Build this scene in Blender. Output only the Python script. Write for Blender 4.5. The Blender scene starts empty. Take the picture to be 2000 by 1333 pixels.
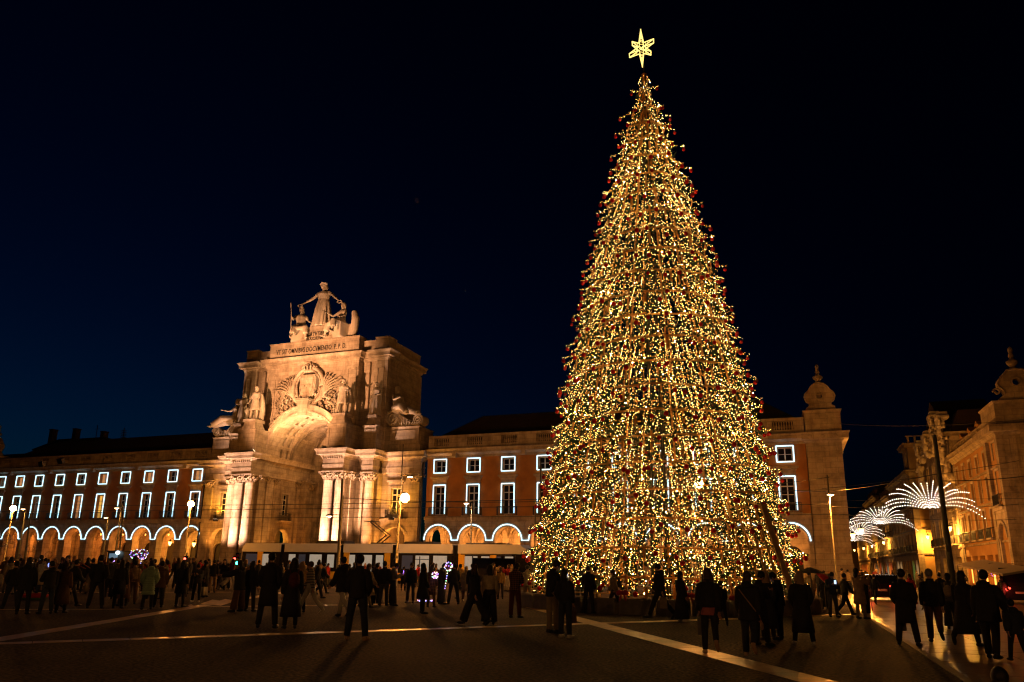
import bpy, math, random
import mathutils
from mathutils import Vector, Matrix
from mathutils.geometry import tessellate_polygon
PI = math.pi
R = math.radians
rnd = random.Random(7)
scene = bpy.context.scene
COL = scene.collection

# ------------------------------------------------------------ camera, sky, exposure
CAM = Vector((53.826, -74.0, 1.7))
YAW, PITCH, ROLL, FPX, CX, CY = R(20.857), R(13.883), R(0.875), 1423.34, 996.2, 752.0
_xc = Vector((math.cos(YAW), math.sin(YAW), 0)); _yc = Vector((-math.sin(YAW), math.cos(YAW), 0)); _z = Vector((0, 0, 1))
FW = _yc*math.cos(PITCH) + _z*math.sin(PITCH)
UP0 = -_yc*math.sin(PITCH) + _z*math.cos(PITCH)
RT = _xc*math.cos(ROLL) + UP0*math.sin(ROLL)
UPV = UP0*math.cos(ROLL) - _xc*math.sin(ROLL)
cam_data = bpy.data.cameras.new('camera'); cam = bpy.data.objects.new('camera', cam_data); COL.objects.link(cam)
cam.matrix_world = Matrix(((RT.x, UPV.x, -FW.x, CAM.x), (RT.y, UPV.y, -FW.y, CAM.y), (RT.z, UPV.z, -FW.z, CAM.z), (0, 0, 0, 1)))
cam_data.sensor_width = 36; cam_data.lens = FPX/2000*36
cam_data.shift_x = (1000-CX)/2000; cam_data.shift_y = (CY-666.5)/2000
cam_data.clip_end = 3000
scene.camera = cam

world = bpy.data.worlds.new("World"); scene.world = world; world.use_nodes = True
nt = world.node_tree; nt.nodes.clear()
w_out = nt.nodes.new('ShaderNodeOutputWorld'); bg = nt.nodes.new('ShaderNodeBackground')
sky = nt.nodes.new('ShaderNodeTexSky'); sky.sky_type = 'NISHITA'; sky.sun_disc = False
sky.sun_elevation = R(-4.6); sky.sun_rotation = R(-62); sky.air_density = 1.0; sky.dust_density = 0.2; sky.ozone_density = 5.0
bg.inputs['Strength'].default_value = 0.15
tint = nt.nodes.new('ShaderNodeMix'); tint.data_type = 'RGBA'; tint.blend_type = 'MULTIPLY'; tint.inputs[0].default_value = 1.0; tint.inputs[7].default_value = (0.4, 6.4, 3.3, 1)
gam = nt.nodes.new('ShaderNodeGamma'); gam.inputs['Gamma'].default_value = 1.3; nt.links.new(sky.outputs[0], gam.inputs[0]); nt.links.new(gam.outputs[0], tint.inputs[6]); nt.links.new(tint.outputs[2], bg.inputs['Color']); nt.links.new(bg.outputs[0], w_out.inputs['Surface'])
scene.view_settings.view_transform = 'Standard'; scene.view_settings.look = 'None'
scene.view_settings.exposure = 0.0; scene.view_settings.gamma = 1.0; scene.view_settings.use_curve_mapping = False
scene.render.engine = 'CYCLES'
scene.cycles.use_denoising = True
scene.cycles.max_bounces = 5; scene.cycles.diffuse_bounces = 2; scene.cycles.glossy_bounces = 2
scene.cycles.transparent_max_bounces = 6; scene.cycles.transmission_bounces = 2
scene.cycles.sample_clamp_indirect = 3.0; scene.cycles.filter_width = 1.25

SODIUM = (1.0, 0.33, 0.045); AMBER = (1.0, 0.42, 0.08); WARMW = (1.0, 0.55, 0.28); GOLD = (1.0, 0.70, 0.26)

def pix(x, y):
    return FW + RT*((x-CX)/FPX) - UPV*((y-CY)/FPX)
def ground_at(x, y, z=0.0):
    d = pix(x, y); t = (z-CAM.z)/d.z
    return CAM + d*t
def at_y(x, y, Y):
    d = pix(x, y); return CAM + d*((Y-CAM.y)/d.y)
def at_x(x, y, X):
    d = pix(x, y); return CAM + d*((X-CAM.x)/d.x)
def horizon_y(x): return 1104 + (x-1000)*0.01527

# ------------------------------------------------------------ materials
MATS = {}
def mat(name, base, rough=0.8, metal=0.0, noise=0.0, nscale=6.0, bump=0.0, bscale=30.0, emit=None, estr=0.0, spec=0.5, base2=None, sample=None, coord='Object'):
    if name in MATS: return MATS[name]
    m = bpy.data.materials.new(name); m.use_nodes = True; t = m.node_tree; p = t.nodes['Principled BSDF']
    p.inputs['Base Color'].default_value = (*base, 1); p.inputs['Roughness'].default_value = rough; p.inputs['Metallic'].default_value = metal
    p.inputs['Specular IOR Level'].default_value = spec
    tc = None
    if noise or bump or base2:
        tc = t.nodes.new('ShaderNodeNewGeometry') if coord == 'World' else t.nodes.new('ShaderNodeTexCoord')
        out = tc.outputs['Position'] if coord == 'World' else tc.outputs['Object']
    if noise or base2:
        n = t.nodes.new('ShaderNodeTexNoise'); n.inputs['Scale'].default_value = nscale; n.inputs['Detail'].default_value = 5; n.inputs['Roughness'].default_value = 0.62
        t.links.new(out, n.inputs['Vector'])
        r = t.nodes.new('ShaderNodeValToRGB'); b2 = base2 or tuple(c*(1-noise) for c in base); b1 = tuple(min(1, c*(1+noise*0.5)) for c in base)
        r.color_ramp.elements[0].position = 0.32; r.color_ramp.elements[0].color = (*b2, 1)
        r.color_ramp.elements[1].position = 0.68; r.color_ramp.elements[1].color = (*b1, 1)
        t.links.new(n.outputs['Fac'], r.inputs['Fac']); t.links.new(r.outputs['Color'], p.inputs['Base Color'])
    if bump:
        n2 = t.nodes.new('ShaderNodeTexNoise'); n2.inputs['Scale'].default_value = bscale; n2.inputs['Detail'].default_value = 4
        t.links.new(out, n2.inputs['Vector'])
        b = t.nodes.new('ShaderNodeBump'); b.inputs['Strength'].default_value = bump; b.inputs['Distance'].default_value = 0.05
        t.links.new(n2.outputs['Fac'], b.inputs['Height']); t.links.new(b.outputs['Normal'], p.inputs['Normal'])
    if emit:
        p.inputs['Emission Color'].default_value = (*emit, 1); p.inputs['Emission Strength'].default_value = estr
    if sample: m.cycles.emission_sampling = sample
    MATS[name] = m
    return m

def stone_mat(name, c, dark, bw=1.25, bh=0.52):
    m = bpy.data.materials.new(name); m.use_nodes = True; t = m.node_tree; p = t.nodes['Principled BSDF']; N = t.nodes.new; K = t.links.new
    g = N('ShaderNodeNewGeometry'); sp = N('ShaderNodeSeparateXYZ'); K(g.outputs['Position'], sp.inputs[0])
    ad = N('ShaderNodeMath'); ad.operation = 'ADD'; K(sp.outputs['X'], ad.inputs[0]); K(sp.outputs['Y'], ad.inputs[1])
    cb = N('ShaderNodeCombineXYZ'); K(ad.outputs[0], cb.inputs['X']); K(sp.outputs['Z'], cb.inputs['Y'])
    br = N('ShaderNodeTexBrick'); br.inputs['Scale'].default_value = 1.0; br.inputs['Brick Width'].default_value = bw; br.inputs['Row Height'].default_value = bh; br.inputs['Mortar Size'].default_value = 0.022; br.inputs['Mortar Smooth'].default_value = 0.4
    br.inputs['Color1'].default_value = (*c, 1); br.inputs['Color2'].default_value = (*tuple(v*.80 for v in c), 1); br.inputs['Mortar'].default_value = (*tuple(v*.58 for v in c), 1); K(cb.outputs[0], br.inputs['Vector'])
    n = N('ShaderNodeTexNoise'); n.inputs['Scale'].default_value = 0.8; n.inputs['Detail'].default_value = 7; n.inputs['Roughness'].default_value = 0.68; K(g.outputs['Position'], n.inputs['Vector'])
    mp = N('ShaderNodeMapping'); mp.inputs['Scale'].default_value = (3.2, 3.2, 0.28); K(g.outputs['Position'], mp.inputs['Vector']); n2 = N('ShaderNodeTexNoise'); n2.inputs['Scale'].default_value = 1.0; n2.inputs['Detail'].default_value = 4; K(mp.outputs[0], n2.inputs['Vector'])
    r = N('ShaderNodeValToRGB'); r.color_ramp.elements[0].position = .33; r.color_ramp.elements[0].color = (dark, dark*.92, dark*.85, 1); r.color_ramp.elements[1].position = .6; r.color_ramp.elements[1].color = (1, 1, 1, 1); K(n.outputs['Fac'], r.inputs['Fac'])
    r2 = N('ShaderNodeValToRGB'); r2.color_ramp.elements[0].position = .36; r2.color_ramp.elements[0].color = (.62, .58, .54, 1); r2.color_ramp.elements[1].position = .52; r2.color_ramp.elements[1].color = (1, 1, 1, 1); K(n2.outputs['Fac'], r2.inputs['Fac'])
    a = N('ShaderNodeMix'); a.data_type = 'RGBA'; a.blend_type = 'MULTIPLY'; a.inputs[0].default_value = 1; K(br.outputs['Color'], a.inputs[6]); K(r.outputs['Color'], a.inputs[7])
    b = N('ShaderNodeMix'); b.data_type = 'RGBA'; b.blend_type = 'MULTIPLY'; b.inputs[0].default_value = .45; K(a.outputs[2], b.inputs[6]); K(r2.outputs['Color'], b.inputs[7]); K(b.outputs[2], p.inputs['Base Color'])
    bu = N('ShaderNodeBump'); bu.inputs['Strength'].default_value = .5; bu.inputs['Distance'].default_value = .06; K(n.outputs['Fac'], bu.inputs['Height']); K(bu.outputs[0], p.inputs['Normal']); p.inputs['Roughness'].default_value = .85
    MATS[name] = m; return m
STONE = stone_mat('limestone', (0.50, 0.42, 0.33), 0.55)
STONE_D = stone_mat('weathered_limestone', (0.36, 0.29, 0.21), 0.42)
STONE_S = mat('statue_marble', (0.50, 0.44, 0.36), 0.75, noise=0.3, nscale=2.2, bump=0.3, bscale=12)
PLASTER = mat('ochre_plaster', (0.40, 0.17, 0.035), 0.9, noise=0.34, nscale=0.5, bump=0.12, bscale=14, coord='World')
PLASTER_R = mat('old_ochre_plaster', (0.34, 0.18, 0.06), 0.9, noise=0.3, nscale=0.4, bump=0.15, bscale=12, coord='World')
ROOFM = mat('roof_tiles', (0.055, 0.035, 0.028), 0.95, noise=0.4, nscale=2.0, bump=0.5, bscale=10)
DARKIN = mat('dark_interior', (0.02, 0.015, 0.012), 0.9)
GLASS = mat('window_glass', (0.012, 0.012, 0.016), 0.12, spec=0.35)
GLASS_LIT = mat('lit_window_glass', (0.3, 0.2, 0.1), 0.4, emit=(1.0, 0.50, 0.08), estr=0.9, noise=0.3)
GLASS_LITP = mat('pale_lit_window_glass', (0.3, 0.2, 0.15), 0.4, emit=(1.0, 0.42, 0.13), estr=0.5, noise=0.3)
GLASS_DIM = mat('dim_window_glass', (0.05, 0.04, 0.03), 0.3, emit=(1.0, 0.6, 0.3), estr=0.05)
WHITEWOOD = mat('painted_window_frame', (0.62, 0.60, 0.55), 0.6)
GREENWOOD = mat('dark_window_frame', (0.08, 0.08, 0.07), 0.6)
IRON = mat('black_iron', (0.015, 0.014, 0.014), 0.55, metal=0.3)
LED = mat('cold_light_tube', (0.8, 0.9, 0.95), 0.5, emit=(0.50, 0.85, 1.0), estr=2.6)
DIRTY = mat('dark_metal', (0.05, 0.045, 0.04), 0.5, metal=0.6)

# ------------------------------------------------------------ mesh builder
class MB:
    def __init__(s, M=None): s.v = []; s.f = []; s.mi = []; s.M = M; s.cur = 0; s.sm = []; s.smooth = False
    def add(s, vs, fs):
        o = len(s.v)
        if s.M is not None: vs = [tuple(s.M @ Vector(v)) for v in vs]
        s.v.extend(vs)
        for f in fs: s.f.append(tuple(i+o for i in f)); s.mi.append(s.cur); s.sm.append(s.smooth)
        return s
    def box(s, x0, x1, y0, y1, z0, z1):
        s.add([(x0,y0,z0),(x1,y0,z0),(x1,y1,z0),(x0,y1,z0),(x0,y0,z1),(x1,y0,z1),(x1,y1,z1),(x0,y1,z1)],
              [(0,3,2,1),(4,5,6,7),(0,1,5,4),(1,2,6,5),(2,3,7,6),(3,0,4,7)]); return s
    def taper(s, x0, x1, y0, y1, z0, z1, d=0.1, dy=None):
        dy = d if dy is None else dy
        s.add([(x0,y0,z0),(x1,y0,z0),(x1,y1,z0),(x0,y1,z0),(x0-d,y0-dy,z1),(x1+d,y0-dy,z1),(x1+d,y1+dy,z1),(x0-d,y1+dy,z1)],
              [(0,3,2,1),(4,5,6,7),(0,1,5,4),(1,2,6,5),(2,3,7,6),(3,0,4,7)]); return s
    def bar(s, a, b, w, h=None):
        a = Vector(a); b = Vector(b); h = h or w; d = (b-a).normalized()
        up = Vector((0,0,1)) if abs(d.z) < 0.95 else Vector((0,1,0))
        x = d.cross(up).normalized()*w/2; y = x.cross(d).normalized()*h/2
        vs = [tuple(p+i*x+j*y) for p in (a, b) for i, j in ((-1,-1),(1,-1),(1,1),(-1,1))]
        s.add(vs, [(0,1,2,3),(7,6,5,4),(0,4,5,1),(1,5,6,2),(2,6,7,3),(3,7,4,0)]); return s
    def tube(s, pts, r, n=6, cap=True):
        pts = [Vector(p) for p in pts]; k = len(pts)
        rs = r if isinstance(r, (list, tuple)) else [r]*k
        vs = []; prev = None
        for i, p in enumerate(pts):
            d = (pts[min(i+1,k-1)] - pts[max(i-1,0)])
            d = d.normalized() if d.length > 1e-9 else Vector((0,0,1))
            if prev is None: up = Vector((0,0,1)) if abs(d.z) < 0.9 else Vector((0,1,0)); x = d.cross(up).normalized()
            else:
                x = prev - d*prev.dot(d); x = x.normalized() if x.length > 1e-6 else d.orthogonal().normalized()
            prev = x; y = d.cross(x)
            for j in range(n):
                a = 2*PI*j/n; vs.append(tuple(p + (x*math.cos(a)+y*math.sin(a))*rs[i]))
        fs = [(i*n+j, i*n+(j+1)%n, (i+1)*n+(j+1)%n, (i+1)*n+j) for i in range(k-1) for j in range(n)]
        if cap: fs += [tuple(range(n-1,-1,-1)), tuple(range((k-1)*n, k*n))]
        s.add(vs, fs); return s
    def lathe(s, prof, n=16, c=(0,0,0), sx=1.0, sy=1.0, rot=0.0):
        vs = []; k = len(prof)
        for r, z in prof:
            for j in range(n):
                a = 2*PI*j/n+rot; vs.append((c[0]+r*sx*math.cos(a), c[1]+r*sy*math.sin(a), c[2]+z))
        fs = [(i*n+j, i*n+(j+1)%n, (i+1)*n+(j+1)%n, (i+1)*n+j) for i in range(k-1) for j in range(n)]
        fs += [tuple(range(n-1,-1,-1)), tuple(range((k-1)*n, k*n))]
        s.add(vs, fs); return s
    def ell(s, c, r, n=8, m=6, rot=None):
        c = Vector(c); vs = []; fs = []
        Q = rot if rot is not None else Matrix.Identity(3)
        for i in range(m+1):
            ph = -PI/2+PI*i/m
            for j in range(n):
                a = 2*PI*j/n; vs.append(tuple(c + Q @ Vector((r[0]*math.cos(ph)*math.cos(a), r[1]*math.cos(ph)*math.sin(a), r[2]*math.sin(ph)))))
        for i in range(m):
            for j in range(n): fs.append((i*n+j, i*n+(j+1)%n, (i+1)*n+(j+1)%n, (i+1)*n+j))
        s.add(vs, fs); return s
    def prism(s, poly, y0, y1):
        """poly in x,z extruded along y"""
        n = len(poly); tr = tessellate_polygon([[Vector((a, b, 0)) for a, b in poly]])
        vs = [(a, y0, b) for a, b in poly]+[(a, y1, b) for a, b in poly]
        fs = [tuple(t) for t in tr]+[tuple(i+n for i in t) for t in tr]+[(i, (i+1)%n, (i+1)%n+n, i+n) for i in range(n)]
        s.add(vs, fs); return s
    def pierced(s, outer, holes, y0, y1, back=True, rim=True):
        loops = [outer]+holes
        tr = tessellate_polygon([[Vector((a, b, 0)) for a, b in L] for L in loops])
        pts = [p for L in loops for p in L]; n = len(pts)
        vs = [(a, y0, b) for a, b in pts]; fs = [tuple(t) for t in tr]
        vs += [(a, y1, b) for a, b in pts]
        if back: fs += [tuple(i+n for i in t) for t in tr]
        o = 0
        for li_, L in enumerate(loops):
            k = len(L)
            if li_ == 0 and not rim: o += k; continue
            fs += [(o+i, o+(i+1)%k, o+(i+1)%k+n, o+i+n) for i in range(k)]; o += k
        s.add(vs, fs); return s
    def ring(s, cx, cz, r0, r1, y0, y1, a0=0.0, a1=PI, n=20):
        """arch band in the xz plane"""
        for i in range(n):
            t0 = a0+(a1-a0)*i/n; t1 = a0+(a1-a0)*(i+1)/n
            P = lambda r, t: (cx+r*math.cos(t), cz+r*math.sin(t))
            q = [P(r0,t0), P(r1,t0), P(r1,t1), P(r0,t1)]
            vs = [(a, y0, b) for a, b in q]+[(a, y1, b) for a, b in q]
            fs = [(0,1,2,3),(7,6,5,4),(1,5,6,2),(0,3,7,4)]
            if i == 0: fs.append((0,4,5,1))
            if i == n-1: fs.append((3,2,6,7))
            s.add(vs, fs)
        return s
    def mesh(s, name, m):
        me = bpy.data.meshes.new(name); me.from_pydata(s.v, [], s.f)
        for x in (m if isinstance(m, (list, tuple)) else [m]): me.materials.append(x)
        if any(s.mi): me.polygons.foreach_set('material_index', s.mi)
        if any(s.sm): me.polygons.foreach_set('use_smooth', s.sm)
        me.update(); return me
    def build(s, name, m, parent=None, loc=None, rot=None, kind=None, label=None):
        o = bpy.data.objects.new(name, s.mesh(name, m)); COL.objects.link(o)
        if parent is not None: o.parent = parent
        if loc is not None: o.location = loc
        if rot is not None: o.rotation_euler = rot
        if kind: o['kind'] = kind
        if label: o['label'] = label
        return o

def empty(name, loc=(0,0,0), rz=0.0):
    o = bpy.data.objects.new(name, None); COL.objects.link(o); o.location = loc; o.rotation_euler = (0,0,rz); o.empty_display_size = 0.3
    return o
def tag(o, label, cat, group=None):
    o['label'] = label; o['category'] = cat
    if group: o['group'] = group
    return o
def struct(o): o['kind'] = 'structure'; return o
def inst(me, name, parent=None, loc=None, rot=None, scale=None):
    o = bpy.data.objects.new(name, me); COL.objects.link(o)
    if parent is not None: o.parent = parent
    if loc is not None: o.location = loc
    if rot is not None: o.rotation_euler = rot
    if scale is not None: o.scale = scale
    return o
def copy_tree(o, parent=None):
    c = o.copy(); COL.objects.link(c); c.parent = parent
    for ch in KIDS.get(o.name, [k for k in o.children]): copy_tree(ch, c)
    return c
KIDS = {}
def lamp(kind, loc, color, energy, target=None, size=0.3, angle=60, blend=0.5, name='lamp'):
    d = bpy.data.lights.new(name, kind); d.color = color; d.energy = energy
    if kind == 'SPOT': d.spot_size = R(angle); d.spot_blend = blend; d.shadow_soft_size = size
    elif kind == 'POINT': d.shadow_soft_size = size
    elif kind == 'AREA': d.size = size
    o = bpy.data.objects.new(name, d); COL.objects.link(o); o.location = loc
    if target is not None:
        o.rotation_euler = (Vector(target)-Vector(loc)).to_track_quat('-Z', 'Y').to_euler()
    return o
def arc(cx, cz, r, a0, a1, n): return [(cx+r*math.cos(a0+(a1-a0)*i/n), cz+r*math.sin(a0+(a1-a0)*i/n)) for i in range(n+1)]
def arch_hole(cx, hw, z0, zs, n=16): return [(cx-hw, z0)]+[(cx+hw, z0)]+arc(cx, zs, hw, 0, PI, n)
def rect(x0, x1, z0, z1): return [(x0,z0),(x1,z0),(x1,z1),(x0,z1)]

# ------------------------------------------------------------ ground
def ground_material():
    m = bpy.data.materials.new('plaza_asphalt'); m.use_nodes = True; t = m.node_tree; p = t.nodes['Principled BSDF']
    g = t.nodes.new('ShaderNodeNewGeometry')
    n1 = t.nodes.new('ShaderNodeTexNoise'); n1.inputs['Scale'].default_value = 0.35; n1.inputs['Detail'].default_value = 6
    n2 = t.nodes.new('ShaderNodeTexNoise'); n2.inputs['Scale'].default_value = 15; n2.inputs['Detail'].default_value = 3
    for n in (n1, n2): t.links.new(g.outputs['Position'], n.inputs['Vector'])
    r = t.nodes.new('ShaderNodeValToRGB'); r.color_ramp.elements[0].position = .3; r.color_ramp.elements[0].color = (.036,.029,.022,1)
    r.color_ramp.elements[1].position = .75; r.color_ramp.elements[1].color = (.085,.066,.05,1)
    t.links.new(n1.outputs['Fac'], r.inputs['Fac'])
    mx = t.nodes.new('ShaderNodeMix'); mx.data_type = 'RGBA'; mx.blend_type = 'MULTIPLY'; mx.inputs[0].default_value = 0.8
    r2 = t.nodes.new('ShaderNodeValToRGB'); r2.color_ramp.elements[0].position = .42; r2.color_ramp.elements[0].color = (.2,.2,.2,1); r2.color_ramp.elements[1].position = .60; r2.color_ramp.elements[1].color = (2.6,2.4,2.1,1)
    t.links.new(n2.outputs['Fac'], r2.inputs['Fac']); t.links.new(r.outputs['Color'], mx.inputs[6]); t.links.new(r2.outputs['Color'], mx.inputs[7])
    t.links.new(mx.outputs[2], p.inputs['Base Color'])
    b = t.nodes.new('ShaderNodeBump'); b.inputs['Strength'].default_value = .5; b.inputs['Distance'].default_value = .02
    t.links.new(n2.outputs['Fac'], b.inputs['Height']); t.links.new(b.outputs['Normal'], p.inputs['Normal'])
    p.inputs['Roughness'].default_value = 0.85; p.inputs['Specular IOR Level'].default_value = 0.15
    return m
GROUND = ground_material()
STRIP = mat('pale_paving_stone', (0.68, 0.44, 0.22), 0.32, noise=0.45, nscale=1.3, bump=0.18, bscale=22, coord='World', spec=0.8)
PAVE = mat('polished_limestone_paving', (0.17, 0.12, 0.075), 0.33, noise=0.35, nscale=1.2, bump=0.25, bscale=9, coord='World')
JOINT = mat('paving_joint', (0.05, 0.042, 0.034), 0.9)
ROADM = mat('asphalt', (0.05, 0.045, 0.04), 0.7, noise=0.3, nscale=2, bump=0.3, bscale=30, coord='World')
KERBM = mat('kerb_stone', (0.33, 0.28, 0.21), 0.7, noise=0.3, nscale=2, coord='World')

g = MB(); g.box(-400, 460, -420, 500, -1.0, -0.002); struct(g.build('ground', GROUND))
g = MB(); g.box(-130, 56.2, -19.8, -11.6, -0.5, 0.004); struct(g.build('road', ROADM))
for y in (-18.4, -16.96, -14.9, -13.46):
    pass
tr = MB()
for y in (-18.6, -17.15): tr.box(-130, 56.2, y-0.035, y+0.035, -0.2, 0.012)
tr = tr.build('tram_rails', DIRTY); tr['kind'] = 'structure'
g = MB(); g.box(-130, 59.6, -11.6, 0.6, -0.5, 0.12); struct(g.build('pavement', KERBM))
# stone lines laid in the plaza: slabs as parts of each line
def strip(name, a, b, w, step=1.05, seed=1):
    a = Vector((a[0], a[1], 0)); b = Vector((b[0], b[1], 0)); L = (b-a).length; d = (b-a)/L; ang = math.atan2(d.y, d.x)
    base = MB(); base.box(0, L, -w/2-0.01, w/2+0.01, -0.03, 0.002); bo = struct(base.build(name, JOINT, loc=(a.x, a.y, 0), rot=(0,0,ang)))
    rr = random.Random(seed); sl = MB(); sl.box(0, step-0.014, -w/2, w/2, -0.02, 0.0); me = sl.mesh('slab', STRIP)
    n = int(L/step)
    for i in range(n): inst(me, 'slab', bo, loc=(i*step, 0, 0.006+rr.random()*0.004))
    return bo
A1 = ground_at(-40, 1259); B1 = ground_at(1440, 1209)
strip('paving_line', A1.xy, B1.xy, 0.42, 0.9, 1)
# diagonal line towards the lower right
P0 = ground_at(1030, 1184); P1 = ground_at(1184, 1222.5); P2 = ground_at(1392, 1279); P3 = ground_at(1610, 1335)
strip('paving_line', P0.xy, (P3+(P3-P1)*0.25).xy, 0.62, 0.95, 2)
# left diagonal
Q0 = ground_at(-20, 1252.5); Q1 = ground_at(340, 1190.5); Q2 = ground_at(470, 1170)
strip('paving_line', Q0.xy, (Q2+(Q2-Q1)*2.2).xy, 0.50, 1.0, 3)
S0 = ground_at(-20, 1191); S1 = ground_at(330, 1190.5)
strip('paving_line', S0.xy, S1.xy, 0.20, 1.2, 4)
S0 = ground_at(400, 1186); S1 = ground_at(760, 1181)
strip('paving_line', S0.xy, S1.xy, 0.20, 1.2, 5)
S0 = ground_at(-20, 1158); S1 = ground_at(460, 1157)
strip('paving_line', S0.xy, S1.xy, 0.22, 1.4, 6)
S0 = ground_at(1480, 1204.5); S1 = ground_at(1700, 1200)
strip('paving_line', S0.xy, S1.xy, 0.40, 1.0, 7)
for pts in (((392,1180),(415,1172),(452,1177),(430,1184)), ((425,1175),(440,1171),(462,1174),(448,1178)), ((366,1183),(374,1181),(378,1184),(371,1186))):
    pg = MB(); q = [ground_at(*c) for c in pts]
    pg.add([(v.x, v.y, 0.0) for v in q]+[(v.x, v.y, 0.011) for v in q], [(4,5,6,7),(0,1,5,4),(1,2,6,5),(2,3,7,6),(3,0,4,7)])
    struct(pg.build('paving_slab', STRIP))
# polished pavement at the right: slabs
pv = MB(); pv.box(56.38, 140, -90, 9.0, -0.3, 0.002); PAVEMENT = struct(pv.build('side_pavement', JOINT))
sl = MB(); sl.box(0, 1.585, 0, 0.885, -0.02, 0.0); sme = sl.mesh('slab', PAVE); rr = random.Random(5)
cnt = 0
for j in range(36):
    for i in range(8):
        inst(sme, 'slab', PAVEMENT, loc=(56.39+i*1.6+(0.0 if j % 2 else 0.0), -66+j*0.9, 0.006+rr.random()*0.005), rot=(R(rr.uniform(-.12,.12)), R(rr.uniform(-.1,.1)), 0)); cnt += 1
rest = MB()
for j in range(70):
    for i in range(50):
        x = 56.39+i*1.6; y = -66+j*0.9
        if (i < 8 and j < 36) or x > 118 or (x > 75 and y > 5): continue
        z = 0.006+rr.random()*0.005; rest.box(x, x+1.585, y, y+0.885, -0.02, z)
rest.build('slabs', PAVE, PAVEMENT, kind='stuff')
st = MB(); st.box(59.7, 71.0, 9.0, 260, -0.3, 0.003); struct(st.build('street', PAVE))
kb = MB(); kb.box(56.24, 56.38, -90, -12, -0.3, 0.014); struct(kb.build('kerb', KERBM))
# ------------------------------------------------------------ shared window, balcony and column builders
def win_meshes(w, h, nx, nz, tag_, deep=0.34):
    """w,h of the opening; local origin: bottom centre, y into the wall"""
    f = MB(); t = 0.07
    f.box(-w/2, -w/2+t, deep-0.06, deep, 0, h); f.box(w/2-t, w/2, deep-0.06, deep, 0, h)
    f.box(-w/2+t, w/2-t, deep-0.06, deep, 0, t); f.box(-w/2+t, w/2-t, deep-0.06, deep, h-t, h)
    f.box(-0.05, 0.05, deep-0.085, deep-0.003, t, h-t)
    for i in range(1, nz):
        z = h*i/nz; k = 0.05 if (nz == 4 and i == 3) or (nz == 5 and i == 3) else 0.022
        for a, b in ((-w/2+t, -0.05), (0.05, w/2-t)): f.box(a, b, deep-0.055, deep-0.005, z-k, z+k)
    if nx > 2:
        for s in (-1, 1): f.box(s*w/4-0.015, s*w/4+0.015, deep-0.05, deep-0.01, t, h-t)
    p = MB(); p.box(-w/2, w/2, deep, deep+0.02, 0, h)
    c = MB(); c.box(-w/2-0.1, w/2+0.1, 0.85, 0.9, -0.1, h+0.1)
    s = MB(); e = 0.22
    s.box(-w/2-e, -w/2-0.001, -0.07, 0.05, -0.0, h+e); s.box(w/2+0.001, w/2+e, -0.07, 0.05, 0, h+e); s.box(-w/2-0.001, w/2+0.001, -0.07, 0.05, h+0.001, h+e)
    return dict(frame=f.mesh('window', WHITEWOOD), pane=p.v and p, pane_mesh={}, surround=s.mesh('surround', STONE))
WIN_CACHE = {}
def window(parent, x, z, w, h, nz, y=0.0, glass=GLASS, led=None, M=None, frame_mat=WHITEWOOD, hood=False, surround=True, name='window', rz=0.0):
    key = (w, h, nz, frame_mat.name)
    if key not in WIN_CACHE:
        d = win_meshes(w, h, 2, nz, ''); d['frame'].materials.clear(); d['frame'].materials.append(frame_mat); WIN_CACHE[key] = d
    d = WIN_CACHE[key]
    o = inst(d['frame'], name, parent, loc=(x, y, z), rot=(0, 0, rz))
    gk = glass.name
    if gk not in d['pane_mesh']: d['pane_mesh'][gk] = d['pane'].mesh('pane', glass)
    inst(d['pane_mesh'][gk], 'pane', o)
    if surround: inst(d['surround'], 'surround', o)
    if led:
        lk = ('led', led)
        if lk not in d:
            L = MB(); e = 0.115; r = 0.048; a = w/2+e; top = h+e+0.02
            if led == 'full': pts = [(-a, -.12, -e), (-a, -.12, top), (a, -.12, top), (a, -.12, -e), (-a-.001, -.12, -e)]
            else: pts = [(-a, -.12, 0.12), (-a, -.12, top), (a, -.12, top), (a, -.12, 0.12)]
            for q0, q1 in zip(pts, pts[1:]): L.tube([q0, q1], r, 6)
            d[lk] = L.mesh('light_tube', LED)
        inst(d[lk], 'light_tube', o)
    return o
BALC = {}
def balcony(parent, x, z, w=2.0, y=0.0, dep=0.45, h=0.98, rz=0.0, m=IRON):
    k = (w, dep, h)
    if k not in BALC:
        b = MB(); b.box(-w/2, w/2, -dep-0.03, -dep+0.01, h-0.05, h); b.box(-w/2, w/2, -dep-0.02, -dep+0.01, 0.05, 0.08)
        n = int(w/0.13)
        for i in range(n+1):
            xx = -w/2+w*i/n; b.box(xx-0.014, xx+0.014, -dep-0.024, -dep+0.004, 0.08, h-0.05)
        for sx in (-1, 1):
            b.box(sx*w/2-0.02, sx*w/2+0.02, -dep+0.01, 0, h-0.05, h); b.box(sx*w/2-0.02, sx*w/2+0.02, -dep+0.01, 0, 0.05, 0.08)
            for j in range(1, 4): b.box(sx*w/2-0.014, sx*w/2+0.014, -dep*j/4-0.014, -dep*j/4+0.014, 0.08, h-0.05)
        s = MB(); s.box(-w/2-0.06, w/2+0.06, -dep-0.08, 0.0, -0.10, 0.05)
        BALC[k] = (b.mesh('railing', m), s.mesh('balcony', STONE))
    r, s = BALC[k]
    o = inst(s, 'balcony', parent, loc=(x, y, z), rot=(0, 0, rz)); inst(r, 'railing', o)
    return o
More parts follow.
